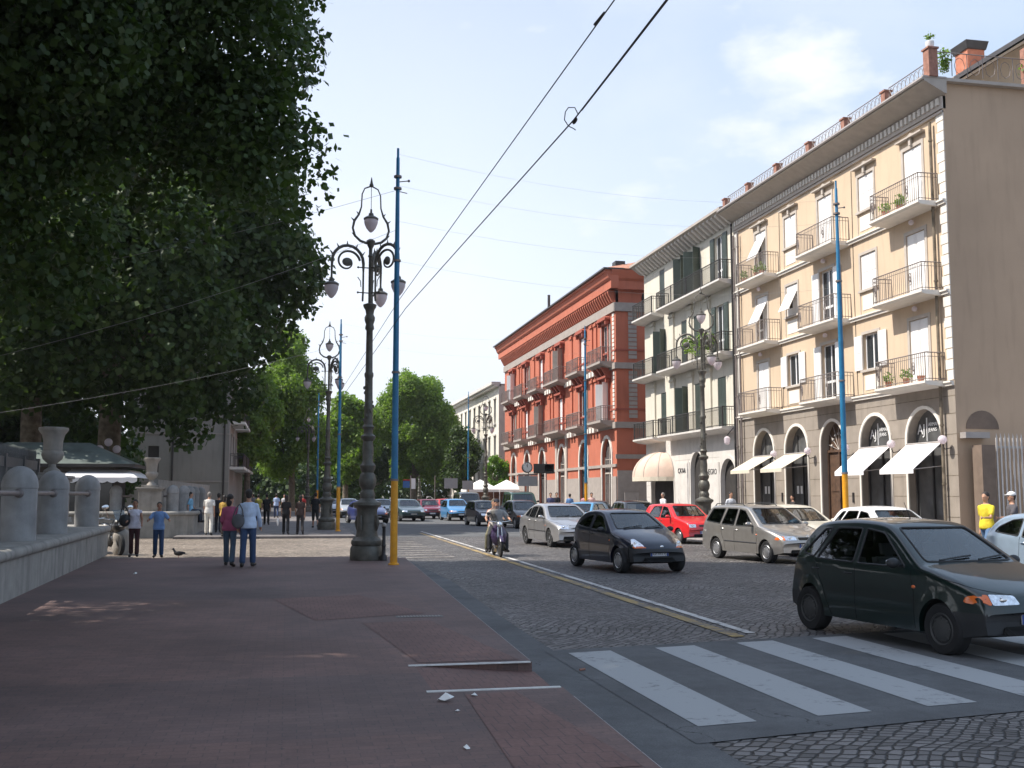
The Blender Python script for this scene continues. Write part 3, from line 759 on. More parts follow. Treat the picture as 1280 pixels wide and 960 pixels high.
# ---------------------------------------------------------------- ornate street lamp
def street_lamp(x,Y,rz,label,z=0,stone=False):
    root=empty('street_lamp',(x,Y,z),R(rz),label,'street lamp','ornate multi-globe street lamps')
    b=MB()
    b.lathe([(.42,0),(.43,.05),(.42,.30),(.39,.36),(.34,.38)],n=24)
    b.lathe([(.37,.36),(.405,.42),(.395,.50),(.35,.54),(.31,.60)],n=24)
    b.build('pedestal','lamp_iron',root,smooth=True)
    b=MB()
    b.lathe([(.30,.56),(.275,.7),(.26,1.1),(.27,1.28),(.30,1.34),(.37,1.40),(.36,1.47),(.24,1.52),(.19,1.58),(.21,1.68),(.18,1.75),(.16,1.80),(.22,1.92),(.235,2.05),(.20,2.18),(.15,2.24),(.20,2.33),(.21,2.42),(.16,2.48),(.14,2.56),(.15,2.85),(.13,3.05),(.19,3.12),(.20,3.18),(.12,3.24),(.12,3.34),(.16,3.42),(.12,3.48)],n=20,flute=.03,nf=1)
    for k in range(4):
        a=PI/4+PI/2*k; b.tube([(.29*math.cos(a),.29*math.sin(a),.75),(.32*math.cos(a),.32*math.sin(a),.95),(.29*math.cos(a),.29*math.sin(a),1.15)],[.02,.05,.02],8)
    b.build('base_column','lamp_iron',root,smooth=True)
    b=MB()
    b.lathe([(.115,3.45),(.11,3.9),(.125,3.95),(.105,4.0),(.10,4.7),(.12,4.75),(.12,4.82),(.095,4.86),(.085,5.95),(.12,6.0),(.115,6.06),(.10,6.12),(.135,6.22),(.14,6.3),(.10,6.38),(.12,6.5),(.17,6.58),(.18,6.64),(.08,6.68)],n=16)
    for k in range(9):   # ivy-like spiral relief
        a=k*.9; zz=3.6+k*.12; b.ball((.12*math.cos(a),.12*math.sin(a),zz),(.035,.035,.05),6,4)
    b.build('shaft','lamp_iron',root,smooth=True)
    b=MB(); b.lathe([(.05,6.66),(.05,7.9),(.075,7.94),(.05,7.98),(.05,8.15),(.09,8.22),(.12,8.35),(.05,8.40)],n=12)
    for zz in (6.95,7.62):
        for k in range(3):
            a=2*PI*k/3; b.tube([(0,0,zz),(.3*math.cos(a),.3*math.sin(a),zz)],.016,6); b.ball((.33*math.cos(a),.33*math.sin(a),zz),.03,8,6)
    b.build('finial_shaft','lamp_iron',root,smooth=True)
    def globe(cx,cy,cz,par):
        g=MB(); g.lathe([(.012,-.27),(.055,-.245),(.125,-.155),(.175,-.04),(.185,.03),(.165,.10)],(cx,cy,cz),16); o=g.build('globe','opal',par,smooth=True)
        h=MB(); h.lathe([(.195,.07),(.20,.11),(.13,.16),(.075,.17),(.065,.24),(.03,.27),(.025,.36)],(cx,cy,cz),14); h.build('globe_cap','lamp_iron',par,smooth=True)
    for k in range(3):
        a=2*PI*k/3; ca,sa=math.cos(a),math.sin(a)
        def P(r,zz,ca=ca,sa=sa): return (r*ca,r*sa,zz)
        arm=MB()
        # vertical rod beside shaft curling outward at the top, scroll and drop
        pts=[P(.20,6.72),P(.19,7.0),P(.19,7.6),P(.21,7.85),P(.30,8.02)]
        pts+=[P(.66-.36*math.cos(t),7.72+.36*math.sin(t)) for t in [PI*.25+ (PI*.75)*i/8 for i in range(1,9)]]
        pts=[P(.20,6.72),P(.19,7.0),P(.19,7.5)]+[P(.19+.42*(1-math.cos(t)),7.72+.46*math.sin(t)) for t in [PI*i/10 for i in range(0,10)]]+[P(1.03,7.6),P(1.03,7.36)]
        arm.tube(pts,[.026]*3+[.042]*10+[.032,.026],8)
        sp=[]
        for i in range(30):
            t=i/29; r=.34*(1-t)+.10*t; an=PI*.05+PI*2.1*t; sp.append(P(.62+r*math.cos(an)*-1,7.74+r*math.sin(an)))
        arm.tube(sp,[.034-.014*i/29 for i in range(30)],6)
        arm.ball(P(.62,7.74),(.115*abs(ca)+.025,.115*abs(sa)+.025,.115),10,8)
        arm.tube([P(.34,7.36),P(.26,7.25),P(.25,7.1)],.012,6)
        for i in range(5):
            t=.15+i*.18; an=PI*t; q=P(.19+.42*(1-math.cos(an)),7.72+.46*math.sin(an)); q2=P(.19+.42*(1-math.cos(an))-.10*math.cos(an),7.72+.46*math.sin(an)+.12); arm.tube([q,q2],[.03,.006],6)
        ao=arm.build('arm','lamp_iron',root,smooth=True)
        cx,cy,cz=P(1.03,7.02); globe(cx,cy,cz,ao)
    lyre=MB()
    for sg in (1,-1):
        pts=[(sg*.10,0,8.28),(sg*.28,0,8.33),(sg*.43,0,8.46),(sg*.49,0,8.66),(sg*.45,0,8.86),(sg*.33,0,9.04),(sg*.265,0,9.25),(sg*.25,0,9.6),(sg*.18,0,9.76),(0,0,9.84)]
        lyre.tube(pts,[.036,.036,.034,.030,.034,.028,.020,.018,.018,.022],8)
        for q in (2,4,5): lyre.tube([pts[q],(pts[q][0]*1.2,0,pts[q][2]+.08)],[.03,.005],6)
    lyre.ball((0,0,9.86),.06,8,6); lyre.tube([(0,0,9.88),(0,0,10.08)],[.045,.008],6)
    lyre.tube([(0,0,9.84),(0,0,9.2)],.009,5)
    lo=lyre.build('lyre_bracket','lamp_iron',root,smooth=True); globe(0,0,8.85,lo)
    return root
def banner_pole(x,Y,h,label,z=0,ysplit=2.0):
    root=empty('trolley_pole',(x,Y,z),0,label,'pole','blue and yellow painted wire poles along the street')
    b=MB(); b.lathe([(.088,0),(.084,ysplit)],n=16); b.lathe([(.13,0),(.13,.03),(.10,.05)],n=16); b.build('lower_shaft','yellowp',root,smooth=True)
    b=MB()
    for zz in (ysplit-.02,h*.45,h*.72,h-.75,h-1.05): b.lathe([(.098,zz),(.098,zz+.05)],n=14)
    b.tube([(.05,0,h-.85),(.28,.05,h-.80)],.014,5); b.tube([(.05,0,h-1.1),(.24,.05,h-1.12)],.012,5); b.ball((.28,.05,h-.80),.035,8,6)
    b.build('clamps','rail_grey',root,smooth=True)
    b=MB(); b.lathe([(.084,ysplit),(.066,h*.65),(.042,h-.25),(.03,h-.22),(.03,h)],n=16); b.build('upper_shaft','bluep',root,smooth=True)
    return root
# ---------------------------------------------------------------- trees
def leaf_mesh(name,blobs,n,size,seed,m,parent,shell=.35,droop=.3):
    rg=np.random.default_rng(seed)
    B=np.array([(c[0],c[1],c[2],r[0],r[1],r[2]) for c,r in blobs]); w=(B[:,3]*B[:,4]+B[:,4]*B[:,5]+B[:,3]*B[:,5]); w/=w.sum()
    idx=rg.choice(len(B),n,p=w); d=rg.normal(size=(n,3)); d/=np.linalg.norm(d,axis=1)[:,None]
    rad=1-shell*rg.random(n)**1.6; rad[rg.random(n)<.15]*=.7
    c=B[idx,:3]+d*B[idx,3:]*rad[:,None]+rg.normal(size=(n,3))*size*.6
    # drop leaves in noise gaps
    ph=np.sin(c[:,0]*1.9+seed)+np.sin(c[:,1]*2.1+1.3*seed)+np.sin(c[:,2]*1.7+.7*seed)
    keep=ph>-1.75+.0*rg.random(n); c=c[keep]; d=d[keep]; n=len(c)
    nrm=d*.6+rg.normal(size=(n,3))*.7+np.array([0,0,.35]); nrm/=np.linalg.norm(nrm,axis=1)[:,None]
    a=rg.normal(size=(n,3)); u=np.cross(nrm,a); u/=np.linalg.norm(u,axis=1)[:,None]; v=np.cross(nrm,u)
    s=(size*(.6+.8*rg.random(n)))[:,None]
    p0=c-u*s*.5; p1=c+v*s*.42-nrm*s*.10; p2=c+u*s*.5-nrm*s*droop*.5; p3=c-v*s*.42-nrm*s*.10
    V=np.stack([p0,p1,p2,p3],1).reshape(-1,3).astype(np.float32)
    me=bpy.data.meshes.new(name); me.vertices.add(4*n); me.vertices.foreach_set('co',V.ravel())
    me.loops.add(4*n); me.loops.foreach_set('vertex_index',np.arange(4*n,dtype=np.int32)); me.polygons.add(n)
    me.polygons.foreach_set('loop_start',np.arange(0,4*n,4,dtype=np.int32)); me.polygons.foreach_set('loop_total',np.full(n,4,dtype=np.int32))
    me.update(calc_edges=True); me.materials.append(M[m]); o=bpy.data.objects.new(name,me); COL.objects.link(o)
    if parent is not None: o.parent=parent
    return o
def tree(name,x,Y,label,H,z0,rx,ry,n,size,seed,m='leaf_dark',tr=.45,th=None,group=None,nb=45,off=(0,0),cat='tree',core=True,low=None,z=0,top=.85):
    root=empty(name,(x,Y,z),0,label,cat,group); rg=random.Random(seed); ox,oy=off
    rz_=(H-z0)/2; cz=z0+rz_; blobs=[]
    for i in range(nb):
        while True:
            p=Vector((rg.uniform(-1,1),rg.uniform(-1,1),rg.uniform(-1,1)))
            if .45<p.length<1: break
        s=rg.uniform(.16,.30)*(1 if nb<100 else .78 if nb<200 else .64)
        q=Vector((p.x*rx*(1-s*.6),p.y*ry*(1-s*.6),p.z*rz_*(1-s*.5)))
        if q.z>0: q.x*=1-(1-top)*q.z/rz_; q.y*=1-(1-top)*q.z/rz_
        blobs.append(((q.x+ox,q.y+oy,q.z+cz),(s*rx*1.05,s*ry*1.05,s*min(rz_,rx*1.2))))
    if core: blobs.append(((ox,oy,cz),(rx*.62,ry*.62,rz_*.7)))
    for bl in (low or []): blobs.append(bl)
    leaf_mesh('crown',blobs,n,size,seed,m,root)
    b=MB(); th=th or z0+1.5
    P=[(0,0,-.1),(.04,.02,.4),(.1*tr,.05,th*.5),(ox*.15,oy*.15,th),(ox*.5,oy*.5,cz)]
    b.tube(P,[tr*1.35,tr*1.05,tr*.9,tr*.82,tr*.35],14)
    for k in range(7):
        a=2*PI*k/7+rg.random(); e=rg.uniform(.3,.75); f=.35+.5*rg.random()
        s=Vector((ox*.15,oy*.15,th*(.85+.25*rg.random()))); t=Vector((ox+math.cos(a)*rx*f,oy+math.sin(a)*ry*f,cz+rz_*(e-.5)))
        m_=s.lerp(t,.5)+Vector((0,0,-rz_*.12)); b.tube([s,m_,t],[tr*.42,tr*.26,tr*.08],8)
    b.build('trunk','bark',root,smooth=True)
    return root
# ---------------------------------------------------------------- buildings on the right side (facade plane x=22)
FX=22.0
def fmap(Y0,FX=FX): return lambda u,z,d:(FX-d,Y0+u,z)
def fb(F,u0,u1,z0,z1,d0,d1,b=None):
    b=b or MB(); old=b.x; b.x=lambda a,c,e:F(a,e,c); b.box(u0,u1,d0,d1,z0,z1); b.x=old; return b
def railing(F,u0,u1,z0,h,d,par,m,step=.12,wall=0,name='railing',posts=True,bulge=0,r=.011,rail=.02,lowbar=True):
    b=MB()
    path=[(u0,wall),(u0,d),(u1,d),(u1,wall)]
    for (a,p),(c,q) in zip(path,path[1:]):
        L=math.hypot(c-a,q-p); n=max(1,int(round(L/step)))
        for k in range(n+1):
            t=k/n; uu=a+(c-a)*t; dd=p+(q-p)*t
            rr=r*(1.7 if k in(0,n) else 1)
            b.tube([F(uu,z0,dd),F(uu,z0+h,dd)],rr,4)
        b.tube([F(a,z0+h,p),F(c,z0+h,q)],rail,6)
        if lowbar: b.tube([F(a,z0+.08,p),F(c,z0+.08,q)],rail*.7,4); b.tube([F(a,z0+h-.14,p),F(c,z0+h-.14,q)],rail*.5,4)
    return b.build(name,m,par)
def french(F,u0,u1,z0,z1,par,m_frame,opened,name='balcony_door',shm='shutter_white',rec=.16,slats=True,ajar=0):
    """opening with frame, glass, shutters; opened: 0 closed shutters, 1 folded back"""
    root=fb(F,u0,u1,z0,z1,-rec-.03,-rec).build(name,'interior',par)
    b=MB(); t=.055
    for a,c,e,g in ((u0,u0+t,z0,z1),(u1-t,u1,z0,z1),(u0+t,u1-t,z1-t,z1),(u0+t,u1-t,z0,z0+t),((u0+u1)/2-.04,(u0+u1)/2+.04,z0+t,z1-t)): fb(F,a,c,e,g,-rec,-rec+.05,b)
    if z1-z0>2: fb(F,u0+t,(u0+u1)/2-.04,z0+.8,z0+.9,-rec,-rec+.045,b); fb(F,(u0+u1)/2+.04,u1-t,z0+.8,z0+.9,-rec,-rec+.045,b)
    b.build('frame',m_frame,root)
    fb(F,u0+t,u1-t,z0+t,z1-t,-rec+.012,-rec+.022).build('pane','darkglass',root)
    w=(u1-u0)/2
    def leaf(ua,ub,d0,fold=None):
        q=MB(); F2=fold or F
        fb(F2,ua,ub,z0+.02,z1-.02,d0,d0+.035,q)
        if slats:
            n=int((z1-z0)/.09)
            for k in range(1,n-1):
                if abs(k-n*.45)<1: continue
                zz=z0+.02+k*.09; fb(F2,ua+.07,ub-.07,zz,zz+.05,d0+.035,d0+.047,q)
        else:
            for za,zb in ((z0+.12,z0+(z1-z0)*.42),(z0+(z1-z0)*.5,z1-.12)): fb(F2,ua+.08,ub-.08,za,zb,d0+.035,d0+.046,q)
        q.build('shutter',shm,root)
    if opened==0: leaf(u0+.01,u0+w-.009,-.06); leaf(u0+w+.009,u1-.01,-.06)
    elif opened==1: leaf(u0-w-.02,u0-.02,.03); leaf(u1+.02,u1+w+.02,.03)
    elif opened==2:  # swung half open, perpendicular to the wall
        for us in (u0,u1):
            sg=-1 if us==u0 else 1
            F2=lambda u,z,d,us=us,sg=sg:F(us+sg*(.35*(u)+d),z,.94*u)
            leaf(.0,w*.97,0.0,F2)
    elif opened==3:  # awning-style leaf tilted out over closed lower half
        leaf(u0+.01,u0+w-.008,-.06)
        q=MB(); F2=lambda u,z,d:F(u,z,d+(z1-.35-z)*.5); hh=min(1.0,(z1-z0)*.6)
        fb(F2,u0+.06,u1-.06,z1-.35-hh,z1-.35,.0,.03,q); q.build('shutter_flap',shm,root)
        q=MB(); fb(F,u0+w+.008,u1-.01,z1-.35,z1-.02,-.06,-.025,q); fb(F,u0+w+.008,u1-.01,z0+.02,z0+.35,-.06,-.025,q); q.build('shutter',shm,root)
    return fixroot(root)
def surround(F,u0,u1,z0,z1,t,d,par,m,name='window_surround',hood=False,sill=True):
    b=MB()
    fb(F,u0-t,u0,z0,z1,0,d,b); fb(F,u1,u1+t,z0,z1,0,d,b); fb(F,u0-t,u1+t,z1,z1+t,0,d,b)
    if sill: fb(F,u0-t-.03,u1+t+.03,z0-.09,z0,0,d+.06,b)
    o=b.build(name,m,par)
    if hood:
        q=MB(); fb(F,u0-t-.12,u1+t+.12,z1+t+.22,z1+t+.28,0,d+.16,q); c=(u0+u1)/2
        q.prism([(c-.3,z1+t+.28),(c+.3,z1+t+.28),(c+.13,z1+t+.37),(c,z1+t+.42),(c-.13,z1+t+.37)],.02,d+.05,F)
        fb(F,c-.07,c+.07,z1+t-.05,z1+t+.22,d,d+.09,q); q.build('hood','cream_trim',o)
    return o
def archpoly(u0,u1,z0,zt,n=14,k=1.0):
    r=(u1-u0)/2; zs=zt-r*k
    return [(u0,z0)]+[((u0+u1)/2-r*math.cos(PI*i/n),zs+r*k*math.sin(PI*i/n)) for i in range(n+1)]+[(u1,z0)]
def archtrim(F,u0,u1,z0,zt,t,d0,d1,par,m,k=1.0,name='arch_trim'):
    a=archpoly(u0,u1,z0,zt,k=k); b=archpoly(u0-t,u1+t,z0,zt+t,k=((zt+t)-(zt-(u1-u0)/2*k))/((u1-u0)/2+t))
    vs=[];n=len(a)
    for d in (d0,d1): vs+=[F(*p,d) for p in a]+[F(*p,d) for p in b]
    fs=[]
    for i in range(n-1):
        fs+= [(i,i+1,n+i+1,n+i),(2*n+i,3*n+i,3*n+i+1,2*n+i+1),(i,2*n+i,2*n+i+1,i+1),(n+i,n+i+1,3*n+i+1,3*n+i)]
    return MB().add(vs,fs).build(name,m,par)
def panel_grid(F,u0,u1,zs,name,m,par,d=.012,th=.008):
    b=MB()
    for z in zs: fb(F,u0,u1,z-.008,z+.008,d-.02,d-.001,b)
    return b.build(name,m,par)

def cream_building():
    Y0=32.5; F=fmap(Y0); W=17.9
    root=empty('apartment_building',(FX,Y0,0),0,'cream four-storey apartment building with white shutters above grey stone arched shops','building')
    arches=[(.72,3.06),(3.98,6.33),(7.39,9.55),(10.55,12.88),(13.86,16.22)]
    fl=[5.5,8.65,11.8]
    doors=[(1.37,2.55),(7.95,9.15),(14.3,15.5)]; wins=[(4.65,5.8),(11.2,12.35)]
    ground=wall_holes([(0,0),(W,0),(W,5.35),(0,5.35)],[archpoly(a+.12,b-.12,.02,4.68) for a,b in arches],.32,F,'ground_floor_wall','base_stone',root)
    holes=[]
    for z in fl:
        for a,b in doors: holes.append([(a,z),(b,z),(b,z+2.42),(a,z+2.42)])
        for a,b in wins: holes.append([(a,z+1.0),(b,z+1.0),(b,z+2.4),(a,z+2.4)])
    wall_holes([(0,5.35),(W,5.35),(W,15.0),(0,15.0)],holes,.17,F,'wall','cream',root)
    # masonry joints on the ground floor
    b=MB()
    for z in (.9,1.6,2.3,3.0,3.7,4.4,5.0):
        segs=[]; u=0
        for a,c in arches:
            r=(c-a)/2; zs=4.8-r
            hw=r+.02 if z<zs else (math.sqrt(max(0,(r+.02)**2-(z-zs)**2)) if z<4.85 else 0)
            if hw>0: m=(a+c)/2; segs.append((u,m-hw)); u=m+hw
        segs.append((u,W))
        for a,c in segs:
            if c>a: fb(F,a,c,z,z+.022,.0,.005,b)
    b.build('masonry_joints','bark',ground)
    # gable and back
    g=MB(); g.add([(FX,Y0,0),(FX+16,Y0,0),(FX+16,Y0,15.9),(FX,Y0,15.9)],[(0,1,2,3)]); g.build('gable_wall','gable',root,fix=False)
    MB().box(FX+.01,FX+16,Y0+W-.02,Y0+W,0,15.9).build('party_wall','cream_trim',root)
    MB().box(FX+.3,FX+16,Y0+.01,Y0+W-.03,15.55,15.8).build('roof_terrace','greyband',root)
    # bands
    for i,z in enumerate((5.35,8.5,11.65)):
        b=fb(F,.02,W,z,z+.10,0,.10); fb(F,.02,W,z+.10,z+.16,0,.16,b); b.build('string_course','quoin',root)
    # quoins, pilaster trims
    b=MB()
    for k in range(26):
        z=5.55+k*.362
        if z<14.75: fb(F,0,.42 if k%2 else .34,z,z+.33,0,.035,b)
    b.build('quoins','quoin',root)
    b=MB(); fb(F,W-.45,W-.02,5.5,14.9,0,.05,b); b.build('pilaster','quoin',root)
    for u in (.62,W-.62,W-.12):
        b=MB(); b.tube([F(u,.1,.14),F(u,14.7,.14)],.055,8)
        for z in (2,4,6.5,9,11.5,14): b.tube([F(u,z,.14),F(u,z+.06,.14)],.075,8)
        b.build('downpipe','rail_grey' if u>1 else 'bark',root,smooth=True)
    # frieze and cornice
    b=fb(F,0,W,14.85,14.93,0,.09); fb(F,0,W,15.0,15.45,-.1,.06,b)
    b.build('frieze','cream_trim',root)
    b=MB(); n=64
    for k in range(n):
        u=.12+k*(W-.2)/n; fb(F,u,u+.15,15.16,15.40,.06,.13,b)
    b.build('dentils','quoin',root)
    b=MB(); b.prism([(0,15.45),(.08,15.45),(.8,15.82),(.86,15.84),(.86,15.96),(0,15.96)],-.25,W+.1,lambda d,z,u:F(u,z,d)); b.build('eave','soffit',root)
    b=fb(F,-.27,W+.1,15.96,16.02,0,.9); b.tube([F(-.25,15.93,.90),F(W+.1,15.93,.90)],.05,6); b.build('gutter','iron_pale',root)
    b=MB(); b.box(FX+0,FX+16,Y0-.22,Y0+.2,15.9,16.02); b.build('gable_coping','soffit',root)
    # windows and doors
    pat={0:[0,0,3],1:[2,1,3],2:[0,2,0]}
    op={(0,0):0,(0,1):1,(0,2):0,(1,0):0,(1,1):1,(1,2):3,(2,0):0,(2,1):0,(2,2):3}
    for i,z in enumerate(fl):
        for j,(a,c) in enumerate(doors):
            french(F,a,c,z,z+2.42,root,'white',op[(i,j)],slats=False)
            surround(F,a,c,z,z+2.42,.13,.03,root,'cream_trim',hood=(i==2),sill=False)
            if i<2:
                q=MB(); q.ball(F((a+c)/2,z+2.78,.16),.1,10,8); q.build('door_lamp','opal',root,smooth=True)
        for j,(a,c) in enumerate(wins):
            st={(0,0):1,(0,1):1,(1,0):0,(1,1):3,(2,0):0,(2,1):0}[(i,j)]
            french(F,a,c,z+1.0,z+2.4,root,'white',st,name='window',slats=False)
            o=surround(F,a,c,z+1.0,z+2.4,.11,.03,root,'cream_trim',hood=(i==2))
            b=fb(F,a-.11,a-.07,z+.05,z+.9,0,.02); fb(F,c+.07,c+.11,z+.05,z+.9,0,.02,b); b.build('apron_frame','cream_trim',root)
            fb(F,a+.08,c-.08,z+.2,z+.78,0,.02).build('apron_panel','quoin',root)
    # balconies
    for i,z in enumerate(fl):
        for (u0,u1) in ((.45,3.7),(6.6,9.75),(13.0,16.1)):
            b=MB(); D=.82
            b.prism([(0,z-.16),(D-.1,z-.10),(D,z-.04),(D,z+.04),(0,z+.04)],u0,u1,lambda d,zz,u:F(u,zz,d))
            bal=b.build('balcony','quoin',root)
            railing(F,u0+.05,u1-.05,z+.04,.98,D-.06,bal,'rail_grey',step=.125)
            # wrought-iron side ornament and trailing plants
            b=MB()
            for uu in (u0+.75,u1-.2):
                for k in range(12):
                    a=2*PI*k/6; b.tube([F(uu+.10*math.cos(a)*(1-k/14),z+.5+.3*math.sin(a)*(1-k/14),D-.05),F(uu+.10*math.cos(a+1)*(1-(k+1)/14),z+.5+.3*math.sin(a+1)*(1-(k+1)/14),D-.05)],.014,4)
            b.build('ornament','rail_grey',bal)
    # things on the balconies and walls
    rg=random.Random(3)
    for i,z in enumerate(fl):
        for k,(u0,u1) in enumerate(((.45,3.7),(6.6,9.75),(13.0,16.1))):
            if rg.random()<.45:
                for q in range(rg.randint(1,3)):
                    uu=rg.uniform(u0+.3,u1-.3); MB().lathe([(.09,0),(.13,.2),(.14,.22)],F(uu,z+.05,.55),8).build('flower_pot','terracotta',root,smooth=True)
                    leaf_mesh('potted_plant',[(F(uu,z+.42,.55),(.16,.18,.18))],90,.09,int(uu*100),'leaf_mid',root)
    for (u,z) in ():
        b=fb(F,u,u+.75,z,z+.55,.02,.32); o=b.build('air_conditioner','white',root); b=MB(); c=F(u+.3,z+.28,.325); b.x=lambda a,e,g,c=c:(c[0]-g,c[1]+a,c[2]+e); b.lathe([(.2,0),(.2,.01)],n=14); b.build('fan_grille','iron',o)
    b=MB()
    for u,z0,z1 in ((6.3,5.6,14.7),(12.85,5.6,14.7)): b.tube([F(u,z0,.015),F(u+.05,(z0+z1)/2,.015),F(u,z1,.015)],.012,4)
    b.tube([F(.5,5.62,.03),F(6,5.56,.03),F(12,5.64,.03),F(17.6,5.60,.03)],.012,4); b.build('wall_cables','iron',root)
    # shop fronts
    for j,(a,c) in enumerate(arches):
        a+=.12;c-=.12;m=(a+c)/2
        archtrim(F,a,c,0,4.68,.12,.0,.05,root,'quoin')
        r=fb(F,a,c,.02,4.68,-.38,-.33).build('shop_front','shopglass' if j!=2 else 'wood',root)
        b=MB(); fb(F,a,c,3.42,3.52,-0.330,-0.250,b); fb(F,a,a+.07,.02,3.42,-0.330,-0.250,b); fb(F,c-.07,c,.02,3.42,-0.330,-0.250,b); fb(F,m-.04,m+.04,.02,3.42,-0.330,-0.260,b); fb(F,a,c,.02,.35,-0.330,-0.270,b)
        b.build('door_frame','wood' if j in (2,) else 'iron',r)
        if j==2:
            for z0,z1 in ((.5,1.6),(1.8,3.2)):
                for k in (0,1): fb(F,a+.15+k*(m-a-.05),m-.12+k*(m-a-.02),z0,z1,-0.330,-0.300).build('door_panel','wood',r)
            b=MB()
            for k in range(7):
                an=PI*(k+.5)/7; b.tube([F(m,3.5,-.28),F(m+1.0*math.cos(an),3.55+1.05*math.sin(an),-.28)],.012,4)
                b.ball(F(m+.6*math.cos(an),3.55+.62*math.sin(an),-.28),.07,6,5)
            b.build('fanlight_grille','iron_pale',r)
        elif j<2:
            t=MB()
            text('shop_sign','AJ',.52,lambda x,y,e,m=m:F(m+.66-x,3.98+y,-.305+e),'white',r,ext=.004)
            fb(F,m+.30,m+.335,3.56,4.40,-.33,-.30).build('sign_bar','white',r)
            text('shop_sign','ARMANI\nJEANS',.19,lambda x,y,e,m=m:F(m+.22-x,4.05+y,-.305+e),'white',r,ext=.004,align='LEFT')
        else:
            b=MB(); 
            for k in (-1,1): fb(F,m+k*.5-.02,m+k*.5+.02,3.52,4.3,-0.330,-0.290,b)
            b.build('fanlight_bars','iron',r)
            fb(F,a+.2,m-.15,.5,2.6,-0.328,-0.320).build('display_panel','interior',r)
            for k in (0,1): fb(F,m+.15+k*.35,m+.35+k*.35,1.7,2.05,-0.320,-0.310).build('notice','white',r)
        if j!=2:
            mt='awn_white' if j<2 else 'awn_beige'; D=1.15 if j<2 else 1.25; zt,zb=(3.45,2.55) if j<2 else (3.45,2.80)
            b=MB(); u0,u1=a-.02,c+.02
            b.add([F(u0,zt,.06),F(u1,zt,.06),F(u1,zb,D),F(u0,zb,D),F(u0,zt-.02,.06),F(u1,zt-.02,.06),F(u1,zb-.02,D),F(u0,zb-.02,D)],[(0,1,2,3),(7,6,5,4),(0,4,5,1),(1,5,6,2),(2,6,7,3),(3,7,4,0)])
            fb(F,u0,u1,zb-.16,zb-.0,D,D+.012,b)
            aw=b.build('awning',mt,root)
            b=MB()
            for u in (u0+.03,u1-.03): b.tube([F(u,zb+.1,.03),F(u,zb-.02,D)],.018,6)
            b.tube([F(u0,zt+.02,.05),F(u1,zt+.02,.05)],.04,6); b.build('awning_arm','iron_pale',aw)
    for u in (3.52,6.85,10.05,13.35,.33):
        b=MB(); b.tube([F(u,3.25,0),F(u,3.2,.25),F(u,3.35,.33)],.018,6); o=b.build('wall_lamp','iron',root,smooth=True)
        MB().ball(F(u,3.52,.33),.15,12,8).build('globe','opal',o,smooth=True)
    for u in (6.9,13.2):
        fb(F,u-.05,u+.05,1.35,1.75,0,.05).build('door_plate','iron',root)
    # roof terrace
    b0=None
    for k,Y in enumerate((32.35,35.2,38.2,41.2,44.3,47.4,50.2)):
        h=.98 if k==0 else .52; w_=.17 if k==0 else .14; b=MB(); b.box(FX-.52-w_,FX-.52+w_,Y-w_,Y+w_,16.0,16.0+h); b.box(FX-.56-w_,FX-.48+w_,Y-w_-.04,Y+w_+.04,16.0+h,16.06+h)
        b.build('terrace_pier','brick',root)
    b=MB(); d=.52; ys=[32.35,35.2,38.2,41.2,44.3,47.4,50.2]
    for a,c in zip(ys,ys[1:]):
        for zz in (16.12,16.62): b.tube([(FX-d,a+.2,zz),(FX-d,c-.2,zz)],.02,5)
        n=9
        for k in range(n):
            yy=a+.2+(c-a-.4)*(k+.5)/n; rr=.14
            b.tube([(FX-d,yy+rr*math.cos(t*PI/4),16.37+.19*math.sin(t*PI/4)) for t in range(9)],.011,4,cap=False)
            b.tube([(FX-d,yy-.16,16.12),(FX-d,yy+.16,16.62)],.009,4)
    for k in range(6):
        xa=FX-.3+k*.6; b.tube([(xa,32.35,16.12),(xa,32.35,16.95)],.015,5)
        b.tube([(xa+.3+.2*math.cos(t*PI/4),32.35,16.5+.3*math.sin(t*PI/4)) for t in range(9)],.012,4,cap=False)
    b.tube([(FX-.3,32.35,16.95),(FX+3.4,32.35,16.95)],.02,5)
    b.build('terrace_railing','rail_grey',root)
    MB().box(FX+3.2,FX+3.7,32.1,32.6,16.02,17.4).build('terrace_pier','brick',root)
    # penthouse with tiled roof and soffit
    
    b=MB(); F3=lambda x,z,y:(FX+x,y,z)
    b.prism([(1.15,16.45),(4.4,18.50),(6.9,19.9),(10.5,17.9),(10.5,18.06),(6.9,20.08),(4.4,18.68),(1.15,16.62)],33.5,47,F3); b.build('penthouse_roof','greyband',root)
    b=MB(); b.prism([(1.35,16.5),(4.4,18.42),(6.9,19.8),(10.3,17.9),(10.3,17.8),(6.9,19.7),(4.4,18.32),(1.35,16.4)],33.6,46.9,F3); b.build('soffit','cream',root)
    MB().prism([(2.2,16.0),(2.2,16.9),(4.4,18.3),(6.9,19.65),(9.8,18.0),(9.8,16.0)],34.9,35.0,F3).build('penthouse_gable','cream',root)
    ch=MB().box(FX+3.95,FX+4.7,36.6,37.4,16.4,19.2).build('chimney','terracotta',root)
    MB().add([(FX+3.90,36.55,19.2),(FX+4.75,36.55,19.2),(FX+4.75,37.45,19.2),(FX+3.90,37.45,19.2),(FX+3.82,36.47,19.52),(FX+4.83,36.47,19.52),(FX+4.83,37.53,19.52),(FX+3.82,37.53,19.52),(FX+4.32,37.0,19.66)],[(0,3,2,1),(0,1,5,4),(1,2,6,5),(2,3,7,6),(3,0,4,7),(4,5,8),(5,6,8),(6,7,8),(7,4,8)]).build('chimney_cap','iron',ch)
    MB().lathe([(.09,0),(.14,.1),(.15,.24),(.08,.28)],(FX-.52,32.35,17.04),10).build('flower_pot','white',root,smooth=True)
